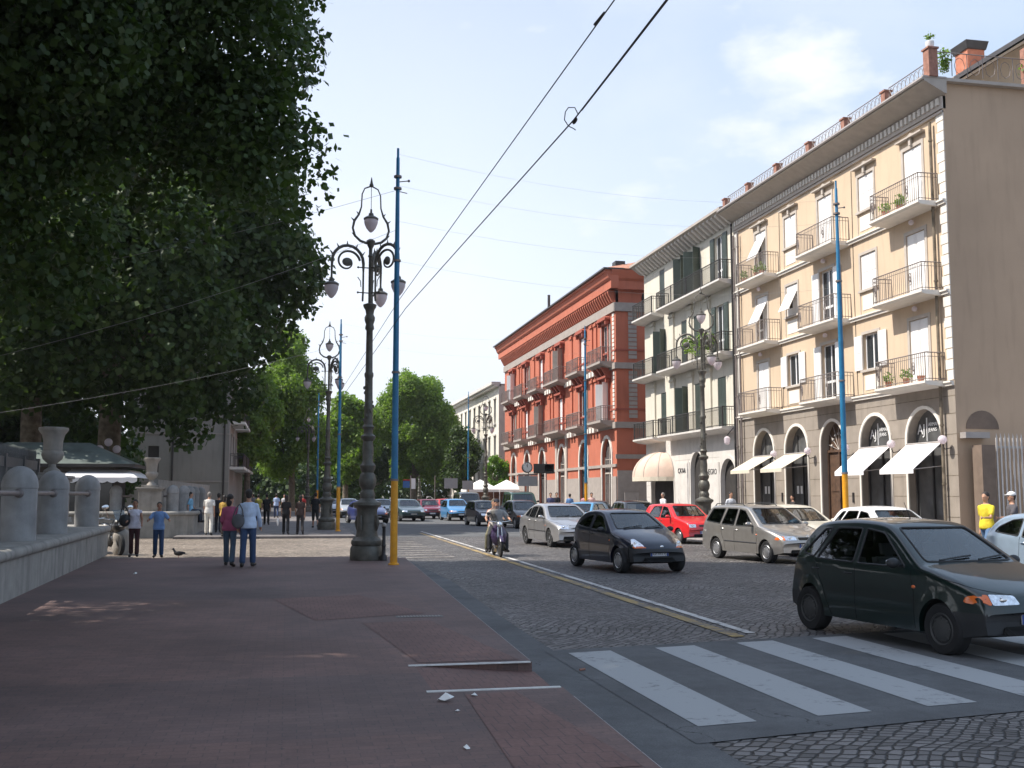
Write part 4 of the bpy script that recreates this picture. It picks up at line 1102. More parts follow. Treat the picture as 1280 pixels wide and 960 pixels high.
    leaf_mesh('potted_plant',[((FX-.52,32.35,17.46),(.13,.13,.10)),((FX+.1,32.5,16.7),(.16,.2,.45))],260,.1,3,'leaf_mid',root)
    leaf_mesh('terrace_plants',[((FX+4.6,32.5,16.6),(1.6,.3,.5))],500,.12,4,'leaf_mid',root)
    # flat darker half-round patch on the gable beside the fence and small lamp box
    FG=lambda u,z,d:(FX+u,Y0-d,z)
    MB().prism(archpoly(.35,1.6,3.1,4.5,k=1.0)[1:-1],.002,.02,FG).build('half_round_patch','pier_brown',root)
    fb(FG,.1,1.0,3.55,3.75,.02,.35).build('wall_lamp_box','iron_pale',root)
    return fixroot(root)
def ivory_building():
    Y0=50.42; F=fmap(Y0); W=14.3
    root=empty('corner_building',(FX,Y0,0),0,'ivory corner building with dark green shutters and long iron balconies on each floor','building')
    fl=[5.05,8.85,12.55]; cols=[(1.5,2.6),(4.8,5.85),(6.95,7.8),(10.5,11.4)]
    arches=[(.35,2.35,3.5),(4.7,6.6,4.0),(9.3,13.3,3.9)]
    wall_holes([(0,0),(W,0),(W,4.8),(0,4.8)],[archpoly(a,b,.02,t,k=1.05) for a,b,t in arches],.2,F,'ground_floor_wall','marble',root)
    holes=[[(a,z),(b,z),(b,z+2.7),(a,z+2.7)] for z in fl for a,b in cols]
    wall_holes([(0,4.8),(W,4.8),(W,15.6),(0,15.6)],holes,.2,F,'wall','ivory',root)
    for a,b,t in arches:
        fb(F,a-.1,b+.1,.02,t+.1,-.3,-.21).build('arcade_back','interior',root)
        archtrim(F,a,b,0,t,.16,0,.05,root,'marble',k=1.05)
    MB().add([(FX,Y0+W,0),(FX+14,Y0+W,0),(FX+14,Y0+W,15.6),(FX,Y0+W,15.6)],[(0,3,2,1)]).build('side_wall','ivory',root,fix=False)
    MB().box(FX+.1,FX+14,Y0+.02,Y0+W-.02,15.4,15.6).build('attic_floor','greyband',root)
    b=MB()
    for z in (.8,1.5,2.2,2.9,3.6): fb(F,2.5,4.6,z,z+.015,0,.004,b); fb(F,6.75,9.15,z,z+.015,0,.004,b); fb(F,13.45,14.2,z,z+.015,0,.004,b)
    b.build('masonry_joints','greyband',root)
    for z in fl:
        for u in (3.35,6.0,8.9,12.3):
            b=MB(); fb(F,u,u+.65,z+.02,z+3.4,0,.10,b); fb(F,u-.06,u+.71,z+3.15,z+3.3,0,.16,b)
            if z<12: b.build('pilaster','ivory',root)
        st={5.05:(0,0,2,0),8.85:(1,0,0,2),12.55:(1,2,2,0)}[z]
        for (a,c),s in zip(cols,st): french(F,a,c,z,z+2.7,root,'white' if s else 'shutter_green',s,shm='shutter_green')
        for (u0,u1) in ((.2,9.9),(10.7,W+.15)):
            D=.82; b=MB(); b.prism([(0,z-.26),(D-.35,z-.2),(D-.08,z-.12),(D,z-.08),(D,z+.02),(0,z+.02)],u0,u1,lambda d,zz,u:F(u,zz,d)); bal=b.build('balcony','marble',root)
            railing(F,u0+.06,u1-.06,z+.02,1.0,D-.08,bal,'iron',step=.13,r=.012,rail=.025)
            b=MB()
            u=u0+.06
            while u<u1: fb(F,u-.03,u+.03,z+.02,z+1.04,D-.11,D-.05,b); u+=(u1-u0-.12)/max(1,round((u1-u0)/2.4))
            b.build('railing_posts','iron',bal)
    # planters with greenery on the middle balcony
    leaf_mesh('balcony_plants',[((FX-1.0,Y0+1.4+k*.9,9.5+.2*(k%2)),(.25,.5,.45)) for k in range(4)],1400,.12,9,'leaf_mid',root)
    # modillion eave
    b=MB(); b.prism([(0,15.6),(.2,15.65),(.75,16.05),(.85,16.07),(.85,16.2),(0,16.2)],-.05,W+.35,lambda d,z,u:F(u,z,d)); b.build('eave','soffit',root)
    b=MB(); n=26
    for k in range(n):
        u=.2+k*(W-.2)/n; b.prism([(0.05,15.45),(.15,15.45),(.7,15.92),(.7,16.02),(.05,15.7)],u,u+.2,lambda d,z,uu:F(uu,z,d))
    b.build('modillions','marble',root)
    b=MB(); b.add([F(-.05,16.2,.85),F(W+.35,16.2,.85),F(W-3,17.6,-6),F(-.05,17.6,-6)],[(0,1,2,3)]); b.build('roof','rooftile',root)
    b=MB(); b.box(FX-.9,FX-.5,54.5,54.9,16.2,16.6) if 0 else fb(F,4,8,16.2,16.7,-1.5,-1.0,b); b.build('roof_parapet','iron',root)
    # shop dome awning
    c=(FX,Y0+11.35,2.70); b=MB(); n=12; vs=[];fs=[];m=8
    for i in range(m+1):
        e=PI/2*i/m
        for k in range(n+1):
            a=PI*k/n; rr=math.cos(e); ex=1.75*math.sin(a)*rr; 
            vs.append((FX-.03-ex*1.0,c[1]+2.05*math.cos(a)*(rr**.8),c[2]+1.5*math.sin(e)*(1)+0.0))
    fs=[(i*(n+1)+k,i*(n+1)+k+1,(i+1)*(n+1)+k+1,(i+1)*(n+1)+k) for i in range(m) for k in range(n)]
    b.add(vs,fs); aw=b.build('dome_awning','awn_pink',root,smooth=True,fix=False)
    b=MB()
    for k in range(0,n+1,2):
        b.tube([Vector(vs[i*(n+1)+k])+Vector((-.01,0,.01)) for i in range(m+1)],.015,4)
    b.build('awning_ribs','cream_trim',aw)
    b=MB(); b.add([(p[0]*1,p[1],p[2]) for p in vs[:n+1]]+[(p[0],p[1],p[2]-.25) for p in vs[:n+1]],[(k,k+1,n+2+k,n+1+k) for k in range(n)]); b.build('awning_valance','awn_beige',aw,fix=False)
    # marble name panels
    o=fb(F,2.55,4.5,.3,3.35,.0,.06).build('sign_panel','marble',root)
    text('sign_lettering','NEGRO',.42,lambda x,y,e:F(3.5-x,2.85+y,.064+e),'ink',o,ext=.01)
    o=fb(F,6.8,9.05,.3,3.45,.0,.06).build('sign_panel','marble',root)
    text('sign_lettering','CA\u2019AA',.42,lambda x,y,e:F(7.9-x,3.0+y,.064+e),'ink',o,ext=.02)
    b=MB(); b.tube([F(.12,.1,.14),F(.12,15.4,.14)],.06,8); b.build('downpipe','iron',root,smooth=True)
    b=MB(); b.tube([F(.2,5.0,.2),F(.2,4.6,.55)],.02,6); o=b.build('wall_lantern','iron',root); MB().lathe([(.08,0),(.15,.08),(.17,.32),(.05,.42)],F(.2,4.15,.55),8).build('lantern_glass','opal',o)
    return fixroot(root)
def red_building():
    Y0=70.9; F=fmap(Y0); W=39.0
    root=empty('red_palazzo',(FX,Y0,0),0,'red palazzo with grey string courses and a deep corbelled cornice','building')
    cs=[2.6,9.3,16.6,23.6,30.4,37.2]   # bay centres, fitted below
    cs=[2.3,8.4,15.1,22.1,28.2,34.3]
    fl=[6.75,10.85]; holes=[]
    for z in fl:
        for c in cs: holes.append([(c-.62,z),(c+.62,z),(c+.62,z+2.75),(c-.62,z+2.75)])
    wall_holes([(0,6.2),(W,6.2),(W,14.5),(0,14.5)],holes,.14,F,'wall','redw',root)
    wall_holes([(0,0),(W,0),(W,6.2),(0,6.2)],[archpoly(c-1.15,c+1.15,.02,5.6,k=1.15) for c in cs],.22,F,'ground_floor_wall','redw',root)
    # gable (facing the side street)
    FG=lambda u,z,d:(FX+u,Y0-d,z)
    MB().add([FG(0,0,0),FG(14,0,0),FG(14,17.1,0),FG(0,17.1,0)],[(0,1,2,3)]).build('gable_wall','redw',root,fix=False)
    fb(FG,.02,14,0,3.3,.0,.06).build('gable_base','greyband',root)
    MB().box(FX+.05,FX+14,Y0+.05,Y0+W-.05,16.3,16.5).build('attic_floor','greyband',root)
    MB().add([F(W,0,0),F(W,0,-14),F(W,17.1,-14),F(W,17.1,0)],[(0,1,2,3)]).build('far_wall','redw',root,fix=False)
    for z,h,d in ((6.2,.42,.14),(10.3,.42,.14),(14.3,.6,.16)):
        fb(F,0,W,z,z+h,0,d).build('string_course','greyband',root); fb(FG,-.14,14,z,z+h,.0,d).build('string_course','greyband',root)
    for z,d in ((6.9,.06),(11.0,.06)):
        fb(F,0,W,z+.55,z+.67,0,d).build('moulding','redtrim',root); fb(FG,-.06,14,z+.55,z+.67,0,d).build('moulding','redtrim',root)
    fb(F,0,W,3.55,3.75,0,.1).build('string_course','greyband',root); fb(FG,-.1,14,4.1,4.4,0,.1).build('string_course','greyband',root)
    # ashlar piers between shop arches, base
    e=[0]+[v for c in cs for v in (c-1.3,c+1.3)]+[W]
    for a,c in zip(e[::2],e[1::2]):
        if c-a>.3: fb(F,a,c,0,2.9,0,.08).build('shop_pier','greyband',root)
    for j,c in enumerate(cs):
        archtrim(F,c-1.15,c+1.15,0,5.6,.22,0,.08,root,'quoin',k=1.15)
        if j==2: 
            b=fb(F,c-1.9,c-1.37,0,6.2,0,.12); fb(F,c+1.37,c+1.9,0,6.2,0,.12,b); b.build('portal_pilasters','cream_trim',root)
        r=fb(F,c-1.15,c+1.15,.02,5.6,-.28,-.23).build('shop_front','shopglass',root)
        b=MB(); fb(F,c-1.1,c+1.1,3.1,3.25,-.23,-.17,b); fb(F,c-.04,c+.04,.02,5.5,-.23,-.17,b); fb(F,c-1.15,c-1.08,.02,4.3,-.23,-.17,b); fb(F,c+1.08,c+1.15,.02,4.3,-.23,-.17,b)
        for zz in (4.1,): fb(F,c-1.1,c+1.1,zz,zz+.05,-.23,-.19,b)
        b.build('door_frame','iron' if j%2 else 'cream_trim',r)
    # upper windows
    for i,z in enumerate(fl):
        for j,c in enumerate(cs):
            french(F,c-.62,c+.62,z,z+2.75,root,'white',2 if (j+i)%3==0 else 1 if (i+j)%4==1 else 0,shm='white' if (i+j)%2==0 else 'greyband',rec=.12)
            b=MB(); fb(F,c-.85,c-.64,z,z+2.8,0,.12,b); fb(F,c+.64,c+.85,z,z+2.8,0,.12,b); fb(F,c-.95,c+.95,z+2.8,z+3.05,0,.16,b)
            fb(F,c-1.1,c+1.1,z+3.05,z+3.2,0,.42,b); fb(F,c-1.0,c-.8,z+2.75,z+3.05,.16,.36,b); fb(F,c+.8,c+1.0,z+2.75,z+3.05,.16,.36,b)
            if i==1: b.prism([(c-1.1,z+3.2),(c+1.1,z+3.2),(c+.9,z+3.32),(c-.9,z+3.32)],0,.38,F)
            b.build('window_hood','redtrim',root)
            D=1.0; hw=1.75 if j!=2 else 2.6
            b=MB(); b.prism([(0,z-.45),(.5,z-.34),(D-.1,z-.16),(D,z-.14),(D,z+.02),(0,z+.02)],c-hw,c+hw,lambda d,zz,u:F(u,zz,d)); bal=b.build('balcony','greyband',root)
            railing(F,c-hw+.06,c+hw-.06,z+.02,1.0,D-.08,bal,'rail_grey',step=.16,r=.014,rail=.028)
            if i==1:
                b=MB()
                for s in (-1.0,0,1.0): b.prism([(0,z-1.15),(.25,z-1.05),(.75,z-.35),(0,z-.35)],c+s-.14,c+s+.14,lambda d,zz,u:F(u,zz,d))
                b.build('balcony_corbels','redtrim',bal)
        # paired pilasters between bays
        for a,c in zip(cs,cs[1:]):
            m=(a+c)/2
            b=MB()
            for s in ((-.55,.55) if (cs.index(a)%2==0) else (0,)):
                fb(F,m+s-.28,m+s+.28,z,z+3.45,0,.10,b); fb(F,m+s-.36,m+s+.36,z+3.1,z+3.3,.0,.18,b)
            b.build('pilasters','redw',root)
            b=MB()
            for s in (-.9,-.1,.7): fb(F,m+s,m+s+.5,z-.62,z-.28,.14,.34,b)
            b.build('brackets','quoin',root)
    for i,z in enumerate(fl):
        b=MB()
        for u in (.5,):
            for k in range(11): fb(F,u-.2,u+.2,z+.15+k*.3,z+.38+k*.3,0,.05,b)
        b.build('rusticated_strip','quoin',root)
        b=MB()
        for k in range(11): fb(FG,.9,1.5,z+.15+k*.3,z+.40+k*.3,0,.05,b)
        b.build('rusticated_strip','greyband',root)
    # corbel table under the cornice
    fb(F,0,W,14.9,15.9,-.2,.02).build('frieze','redtrim',root)
    b=MB(); n=72
    for k in range(n):
        u=.15+k*(W-.1)/n; b.prism([(0.02,14.95),(.18,14.98),(.5,15.6),(.5,15.78),(.02,15.78)],u,u+.24,lambda d,z,uu:F(uu,z,d))
    b.build('corbels','redw',root)
    b=MB(); b.prism([(0,15.78),(.55,15.78),(.55,16.35),(.62,16.37),(.72,16.5),(.85,16.85),(.95,16.9),(.95,17.05),(0,17.05)],-.8,W+.8,lambda d,z,u:F(u,z,d)); b.build('cornice','redw',root)
    b=MB(); b.prism([(0,15.78),(.5,15.78),(.5,16.35),(.7,16.5),(.9,16.85),(1.0,17.04),(0,17.04)],-.5,14,lambda d,z,u:FG(u,z,d)); b.build('side_cornice','redw',root)
    fb(F,-.95,W+.95,17.05,17.16,-.3,1.1).build('gutter','iron',root)
    b=MB()
    for u in (1.9,3.3): b.prism(archpoly(u,u+.8,15.0,15.75,n=8)[:],.002,.03,FG)
    b.build('blind_arches','interior',root)
    b=MB(); b.add([(FX-.9,Y0-.9,17.15),(FX-.9,Y0+W+.9,17.15),(FX+6,Y0+W-5,19.4),(FX+6,Y0+4,19.4),(FX+14,Y0-.9,17.15),(FX+14,Y0+W,17.15)],[(0,3,2,1),(0,4,3)]); b.build('roof','rooftile',root,fix=False)
    MB().box(FX+.1,FX+.8,Y0+.2,Y0+1.0,17.1,17.9).build('chimney','iron',root)
    MB().tube([(FX-.6,Y0+17,17.1),(FX-.6,Y0+17,18.5)],.12,8).build('vent_pipe','iron',root)
    # notice boards on the side wall
    fb(FG,2.2,3.8,2.0,2.9,.06,.12).build('wall_sign','signgrey',root)
    return fixroot(root)
def white_palace():
    Y0=113.2; F=fmap(Y0,22.0); W=42
    root=empty('white_building',(22,Y0,0),0,'long white building with rows of tall plain windows beyond the red palazzo','building')
    holes=[]
    us=[1.6+k*3.3 for k in range(12)]
    for z,h in ((1.6,2.6),(5.4,2.6),(9.4,2.6)):
        for u in us: holes.append([(u,z),(u+1.25,z),(u+1.25,z+h),(u,z+h)])
    wall_holes([(0,0),(W,0),(W,13.2),(0,13.2)],holes,.35,F,'wall','whitewall',root)
    for z,h in ((1.6,2.6),(5.4,2.6),(9.4,2.6)):
        for u in us:
            q=fb(F,u,u+1.25,z,z+h,-.42,-.36).build('window','darkglass',root)
            b=MB(); fb(F,u-.15,u+1.4,z-.2,z,0,.22,b); fb(F,u-.15,u+1.4,z+h,z+h+.15,0,.14,b); b.build('sill','marble',q)
    b=fb(F,0,W,13.2,13.4,-.2,.5); fb(F,0,W,13.4,13.7,-.2,.8,b); fb(F,0,W,4.6,4.9,0,.15,b); b.build('cornice','marble',root)
    MB().box(22.1,40,Y0,Y0+W,13.3,13.5).build('roof','greyband',root)
    MB().add([(22,Y0,0),(40,Y0,0),(40,Y0,13.3),(22,Y0,13.3)],[(0,1,2,3)]).build('side_wall','whitewall',root,fix=False)
    return fixroot(root)
def left_building():
    Y0=85.0; X0=-4.4
    root=empty('grey_building',(X0,Y0,0),0,'pale grey building behind the low wall on the left, half hidden under the trees','building')
    FG=lambda u,z,d:(X0-u,Y0-d,z); F=lambda u,z,d:(X0+d,Y0+u,z)
    wall_holes([(0,0),(7.4,0),(7.4,15),(0,15)],[[(5.1,3.3),(5.9,3.3),(5.9,5.3),(5.1,5.3)],[(5.1,7.3),(5.9,7.3),(5.9,9.3),(5.1,9.3)]],.2,FG,'gable_wall','greywall',root)
    for z in (3.3,7.3): fb(FG,5.1,5.9,z,z+2,-.25,-.2).build('window','shutter_dark',root)
    b=MB()
    for z in (6.2,2.6,10.2): fb(FG,.0,7.4,z,z+.1,0,.06,b)
    b.build('string_course','greyband',root)
    b=MB(); b.tube([FG(4.1,0,.1),FG(4.1,15,.1)],.07,6); b.tube([FG(.35,0,.1),FG(.35,15,.1)],.07,6); b.build('downpipe','iron',root)
    holes=[[(a,z),(a+1.2,z),(a+1.2,z+2.5),(a,z+2.5)] for z in (3.9,7.4,10.9) for a in (2,6,10,14,18,22)]
    wall_holes([(0,0),(26,0),(26,15),(0,15)],holes,.3,F,'facade_wall','greywall',root)
    for h in holes: fb(F,h[0][0],h[1][0],h[0][1],h[2][1],-.36,-.31).build('window','shutter_dark',root)
    for z in (3.8,7.3,10.8):
        for a in (1.4,9.4,17.4):
            bal=fb(F,a,a+6.4,z-.2,z,0,1.1).build('balcony','quoin',root); railing(F,a+.1,a+6.3,z,1.0,1.0,bal,'iron',step=.3,r=.015,rail=.025)
    fb(F,-.3,26.3,15,15.3,-7.5,.9).build('roof','rooftile',root)
    return fixroot(root)
# ---------------------------------------------------------------- ground materials
def groundmat(name,kind):
    m=bpy.data.materials.new(name); m.use_nodes=True; nt=m.node_tree; b=nt.nodes['Principled BSDF']; L=nt.links
    tc=nd(nt,'ShaderNodeTexCoord'); 
    def noise(sc,det=4,src=None,dist=0):
        n=nd(nt,'ShaderNodeTexNoise'); n.inputs['Scale'].default_value=sc; n.inputs['Detail'].default_value=det; n.inputs['Distortion'].default_value=dist
        L.new(src or tc.outputs['Object'],n.inputs['Vector']); return n
    def mr(x,a,b_,c,d,clamp=True):
        r=nd(nt,'ShaderNodeMapRange'); r.clamp=clamp
        for i,v in enumerate((a,b_,c,d)): r.inputs[i+1].default_value=v
        L.new(x,r.inputs[0]); return r.outputs[0]
    def mul(x,y):
        r=nd(nt,'ShaderNodeMath',operation='MULTIPLY'); L.new(x,r.inputs[0])
        if isinstance(y,(int,float)): r.inputs[1].default_value=y
        else: L.new(y,r.inputs[1])
        return r.outputs[0]
    def mix(f,a,c):
        r=nd(nt,'ShaderNodeMix',data_type='RGBA'); 
        if f is None: r.inputs[0].default_value=.5
        else: L.new(f,r.inputs[0])
        for i,v in ((6,a),(7,c)):
            if isinstance(v,tuple): r.inputs[i].default_value=(*v,1)
            else: L.new(v,r.inputs[i])
        return r.outputs[2]
    def scale(col,f):
        r=nd(nt,'ShaderNodeVectorMath',operation='SCALE')
        if isinstance(col,tuple): r.inputs[0].default_value=col
        else: L.new(col,r.inputs[0])
        L.new(f,r.inputs['Scale']); return r.outputs[0]
    def bump(h,s,d):
        bp=nd(nt,'ShaderNodeBump'); bp.inputs['Strength'].default_value=s; bp.inputs['Distance'].default_value=d; L.new(h,bp.inputs['Height']); L.new(bp.outputs[0],b.inputs['Normal'])
    if kind in('cobble','cobble_pale'):
        w=noise(.22,2); w2=nd(nt,'ShaderNodeVectorMath',operation='MULTIPLY_ADD'); L.new(w.outputs['Color'],w2.inputs[0]); w2.inputs[1].default_value=(2.2,2.2,0); L.new(tc.outputs['Object'],w2.inputs[2])
        wf=noise(3.0,2); w3=nd(nt,'ShaderNodeVectorMath',operation='MULTIPLY_ADD'); L.new(wf.outputs['Color'],w3.inputs[0]); w3.inputs[1].default_value=(.10,.10,0); L.new(w2.outputs[0],w3.inputs[2])
        mp=nd(nt,'ShaderNodeMapping'); mp.inputs['Rotation'].default_value=(0,0,R(38)); mp.inputs['Scale'].default_value=(1,1.18,1); L.new(w3.outputs[0],mp.inputs[0])
        sc=9.0 if kind=='cobble' else 8.5
        v=nd(nt,'ShaderNodeTexVoronoi',feature='DISTANCE_TO_EDGE',voronoi_dimensions='2D'); v.inputs['Scale'].default_value=sc; v.inputs['Randomness'].default_value=.34; L.new(mp.outputs[0],v.inputs['Vector'])
        c=nd(nt,'ShaderNodeTexVoronoi',feature='F1',voronoi_dimensions='2D'); c.inputs['Scale'].default_value=sc; c.inputs['Randomness'].default_value=.34; L.new(mp.outputs[0],c.inputs['Vector'])
        edge=mr(v.outputs['Distance'],.03,.13,0,1)
        sep=nd(nt,'ShaderNodeSeparateColor'); L.new(c.outputs['Color'],sep.inputs[0])
        base=(.138,.129,.124) if kind=='cobble' else (.27,.225,.185)
        stone=scale(base,mr(sep.outputs[0],0,1,.58,1.5)); big=noise(.35,5); stone=scale(stone,mr(big.outputs[0],.3,.7,.72,1.3))
        gr=noise(60,3); stone=scale(stone,mr(gr.outputs[0],.3,.7,.85,1.15))
        col=mix(edge,(.022,.021,.020) if kind=='cobble' else (.10,.085,.07),stone)
        # dusty filled patches where joints vanish
        dn=noise(.8,6); col=mix(mul(mr(dn.outputs[0],.56,.70,0,1),.45),col,tuple(x*.85 for x in base))
        L.new(col,b.inputs['Base Color']); b.inputs['Roughness'].default_value=.62; b.inputs['Specular IOR Level'].default_value=.3
        h=nd(nt,'ShaderNodeMath',operation='ADD'); L.new(edge,h.inputs[0]); L.new(mul(sep.outputs[1],.45),h.inputs[1]); bump(h.outputs[0],1.0,.03)
    elif kind=='pavers':
        br=nd(nt,'ShaderNodeTexBrick'); br.inputs['Scale'].default_value=1; br.inputs['Brick Width'].default_value=.20; br.inputs['Row Height'].default_value=.10; br.inputs['Mortar Size'].default_value=.005; br.inputs['Mortar Smooth'].default_value=.4
        br.inputs['Color1'].default_value=(.160,.100,.086,1); br.inputs['Color2'].default_value=(.128,.084,.075,1); br.inputs['Mortar'].default_value=(.094,.068,.064,1)
        L.new(tc.outputs['Object'],br.inputs['Vector'])
        big=noise(.45,8); f=noise(45,3); wet=noise(1.6,9,dist=1.5); col=scale(br.outputs['Color'],mr(big.outputs[0],.3,.7,.72,1.26)); col=scale(col,mr(wet.outputs[0],.35,.65,.93,1.06)); col=scale(col,mr(f.outputs[0],.3,.7,.86,1.14))
        lb=nd(nt,'ShaderNodeTexBrick'); lb.inputs['Scale'].default_value=1; lb.inputs['Brick Width'].default_value=4.3; lb.inputs['Row Height'].default_value=2.6; lb.inputs['Mortar Size'].default_value=.0; lb.inputs['Color1'].default_value=(.9,.92,.95,1); lb.inputs['Color2'].default_value=(1.12,1.03,1.0,1); L.new(tc.outputs['Object'],lb.inputs['Vector'])
        mm=nd(nt,'ShaderNodeVectorMath',operation='MULTIPLY'); L.new(col,mm.inputs[0]); L.new(lb.outputs['Color'],mm.inputs[1])
        # gum and stains
        vo=nd(nt,'ShaderNodeTexVoronoi',voronoi_dimensions='2D'); vo.inputs['Scale'].default_value=2.3; L.new(tc.outputs['Object'],vo.inputs['Vector'])
        col=mix(mul(mr(vo.outputs['Distance'],.025,.05,1,0),.6),mm.outputs[0],(.05,.045,.045))
        L.new(col,b.inputs['Base Color']); b.inputs['Roughness'].default_value=.75; bump(br.outputs['Fac'],-.35,.006)
    elif kind=='pavers_red':
        f=noise(30,4); big=noise(1.2,5); col=scale((.165,.090,.076),mr(big.outputs[0],.3,.7,.8,1.2)); col=scale(col,mr(f.outputs[0],.3,.7,.85,1.15))
        br=nd(nt,'ShaderNodeTexBrick'); br.inputs['Scale'].default_value=1; br.inputs['Brick Width'].default_value=.125; br.inputs['Row Height'].default_value=.25; br.inputs['Mortar Size'].default_value=.005; L.new(tc.outputs['Object'],br.inputs['Vector'])
        col=mix(mul(br.outputs['Fac'],.7),col,(.06,.045,.045)); L.new(col,b.inputs['Base Color']); b.inputs['Roughness'].default_value=.8
    else:
        base={'asphalt':(.095,.098,.10),'asphalt_pale':(.16,.145,.14),'earth':(.10,.085,.065)}[kind]
        f=noise(90,3); big=noise(.9,6); mid=noise(7,4); col=scale(base,mr(big.outputs[0],.3,.7,.72,1.28)); col=scale(col,mr(f.outputs[0],.3,.7,.78,1.22)); col=scale(col,mr(mid.outputs[0],.3,.7,.9,1.1))
        cr=nd(nt,'ShaderNodeTexVoronoi',feature='DISTANCE_TO_EDGE',voronoi_dimensions='2D'); cr.inputs['Scale'].default_value=.9; wn=noise(2.5,5); wv=nd(nt,'ShaderNodeVectorMath',operation='MULTIPLY_ADD'); L.new(wn.outputs['Color'],wv.inputs[0]); wv.inputs[1].default_value=(.8,.8,0); L.new(tc.outputs['Object'],wv.inputs[2]); L.new(wv.outputs[0],cr.inputs['Vector'])
        cm=nd(nt,'ShaderNodeMath',operation='MULTIPLY'); L.new(mr(cr.outputs['Distance'],.0,.010,1,0),cm.inputs[0]); L.new(mr(big.outputs[0],.52,.6,0,1),cm.inputs[1])
        col=mix(cm.outputs[0],col,(.02,.02,.02)); L.new(col,b.inputs['Base Color']); b.inputs['Roughness'].default_value=.85; bump(f.outputs[0],.35,.006)
    M[name]=m
for k in ('cobble','cobble_pale','pavers','pavers_red','asphalt','asphalt_pale','earth'): groundmat(k,k)
def wornpaint(name,col,cov=.62,under=(.13,.13,.13)):
    m=bpy.data.materials.new(name); m.use_nodes=True; nt=m.node_tree; b=nt.nodes['Principled BSDF']; L=nt.links
    tc=nd(nt,'ShaderNodeTexCoord'); n=nd(nt,'ShaderNodeTexNoise'); n.inputs['Scale'].default_value=9; n.inputs['Detail'].default_value=9; n.inputs['Roughness'].default_value=.72; L.new(tc.outputs['Object'],n.inputs['Vector'])
    n2=nd(nt,'ShaderNodeTexNoise'); n2.inputs['Scale'].default_value=1.1; n2.inputs['Detail'].default_value=4; L.new(tc.outputs['Object'],n2.inputs['Vector'])
    ad=nd(nt,'ShaderNodeMath',operation='MULTIPLY_ADD'); ad.inputs[1].default_value=.6; L.new(n2.outputs[0],ad.inputs[0]); L.new(n.outputs[0],ad.inputs[2])
    r=nd(nt,'ShaderNodeMapRange'); r.inputs[1].default_value=cov+.28; r.inputs[2].default_value=cov+.14; L.new(ad.outputs[0],r.inputs[0])
    x=nd(nt,'ShaderNodeMix',data_type='RGBA'); L.new(r.outputs[0],x.inputs[0]); x.inputs[6].default_value=(*under,1); x.inputs[7].default_value=(*col,1); L.new(x.outputs[2],b.inputs['Base Color']); b.inputs['Roughness'].default_value=.8; M[name]=m
wornpaint('paint_white',(.36,.37,.37),.735,(.17,.175,.175)); wornpaint('paint_line',(.55,.53,.50),.64); wornpaint('paint_yellow',(.36,.25,.09),.60,(.15,.13,.11)); wornpaint('paint_ghost',(.42,.38,.34),.58,(.20,.18,.165))
def sheet(name,poly,z,m,thick=0,kind='structure'):
    b=MB(); n=len(poly)
    if thick: b.add([(x,y,z) for x,y in poly]+[(x,y,z-thick) for x,y in poly],[tuple(range(n))]+[(k,(k+1)%n,n+(k+1)%n,n+k) for k in range(n)])
    else: b.add([(x,y,z) for x,y in poly],[tuple(range(n))])
    r=geometry.delaunay_2d_cdt([Vector(p) for p in poly],[(i,(i+1)%n) for i in range(n)],[],0,1e-5)
    vs=[(c.x,c.y,z) for c in r[0]]; fs=[tuple(t) for t in r[2] if inpoly((sum(r[0][i].x for i in t)/3,sum(r[0][i].y for i in t)/3),poly)]
    b=MB(); b.add(vs,fs)
    if thick: b.add([(x,y,z) for x,y in poly]+[(x,y,z-thick) for x,y in poly],[(k,(k+1)%n,n+(k+1)%n,n+k) for k in range(n)])
    o=b.build(name,m,fix=False)
    me=o.data; bm=bmesh.new(); bm.from_mesh(me)
    for f in bm.faces:
        if abs(f.normal.z)>.5 and f.normal.z<0: f.normal_flip()
    bm.to_mesh(me); bm.free()
    return tag(o,kind=kind)
def kx(Y): # left kerb line
    return 2.06+.036*Y
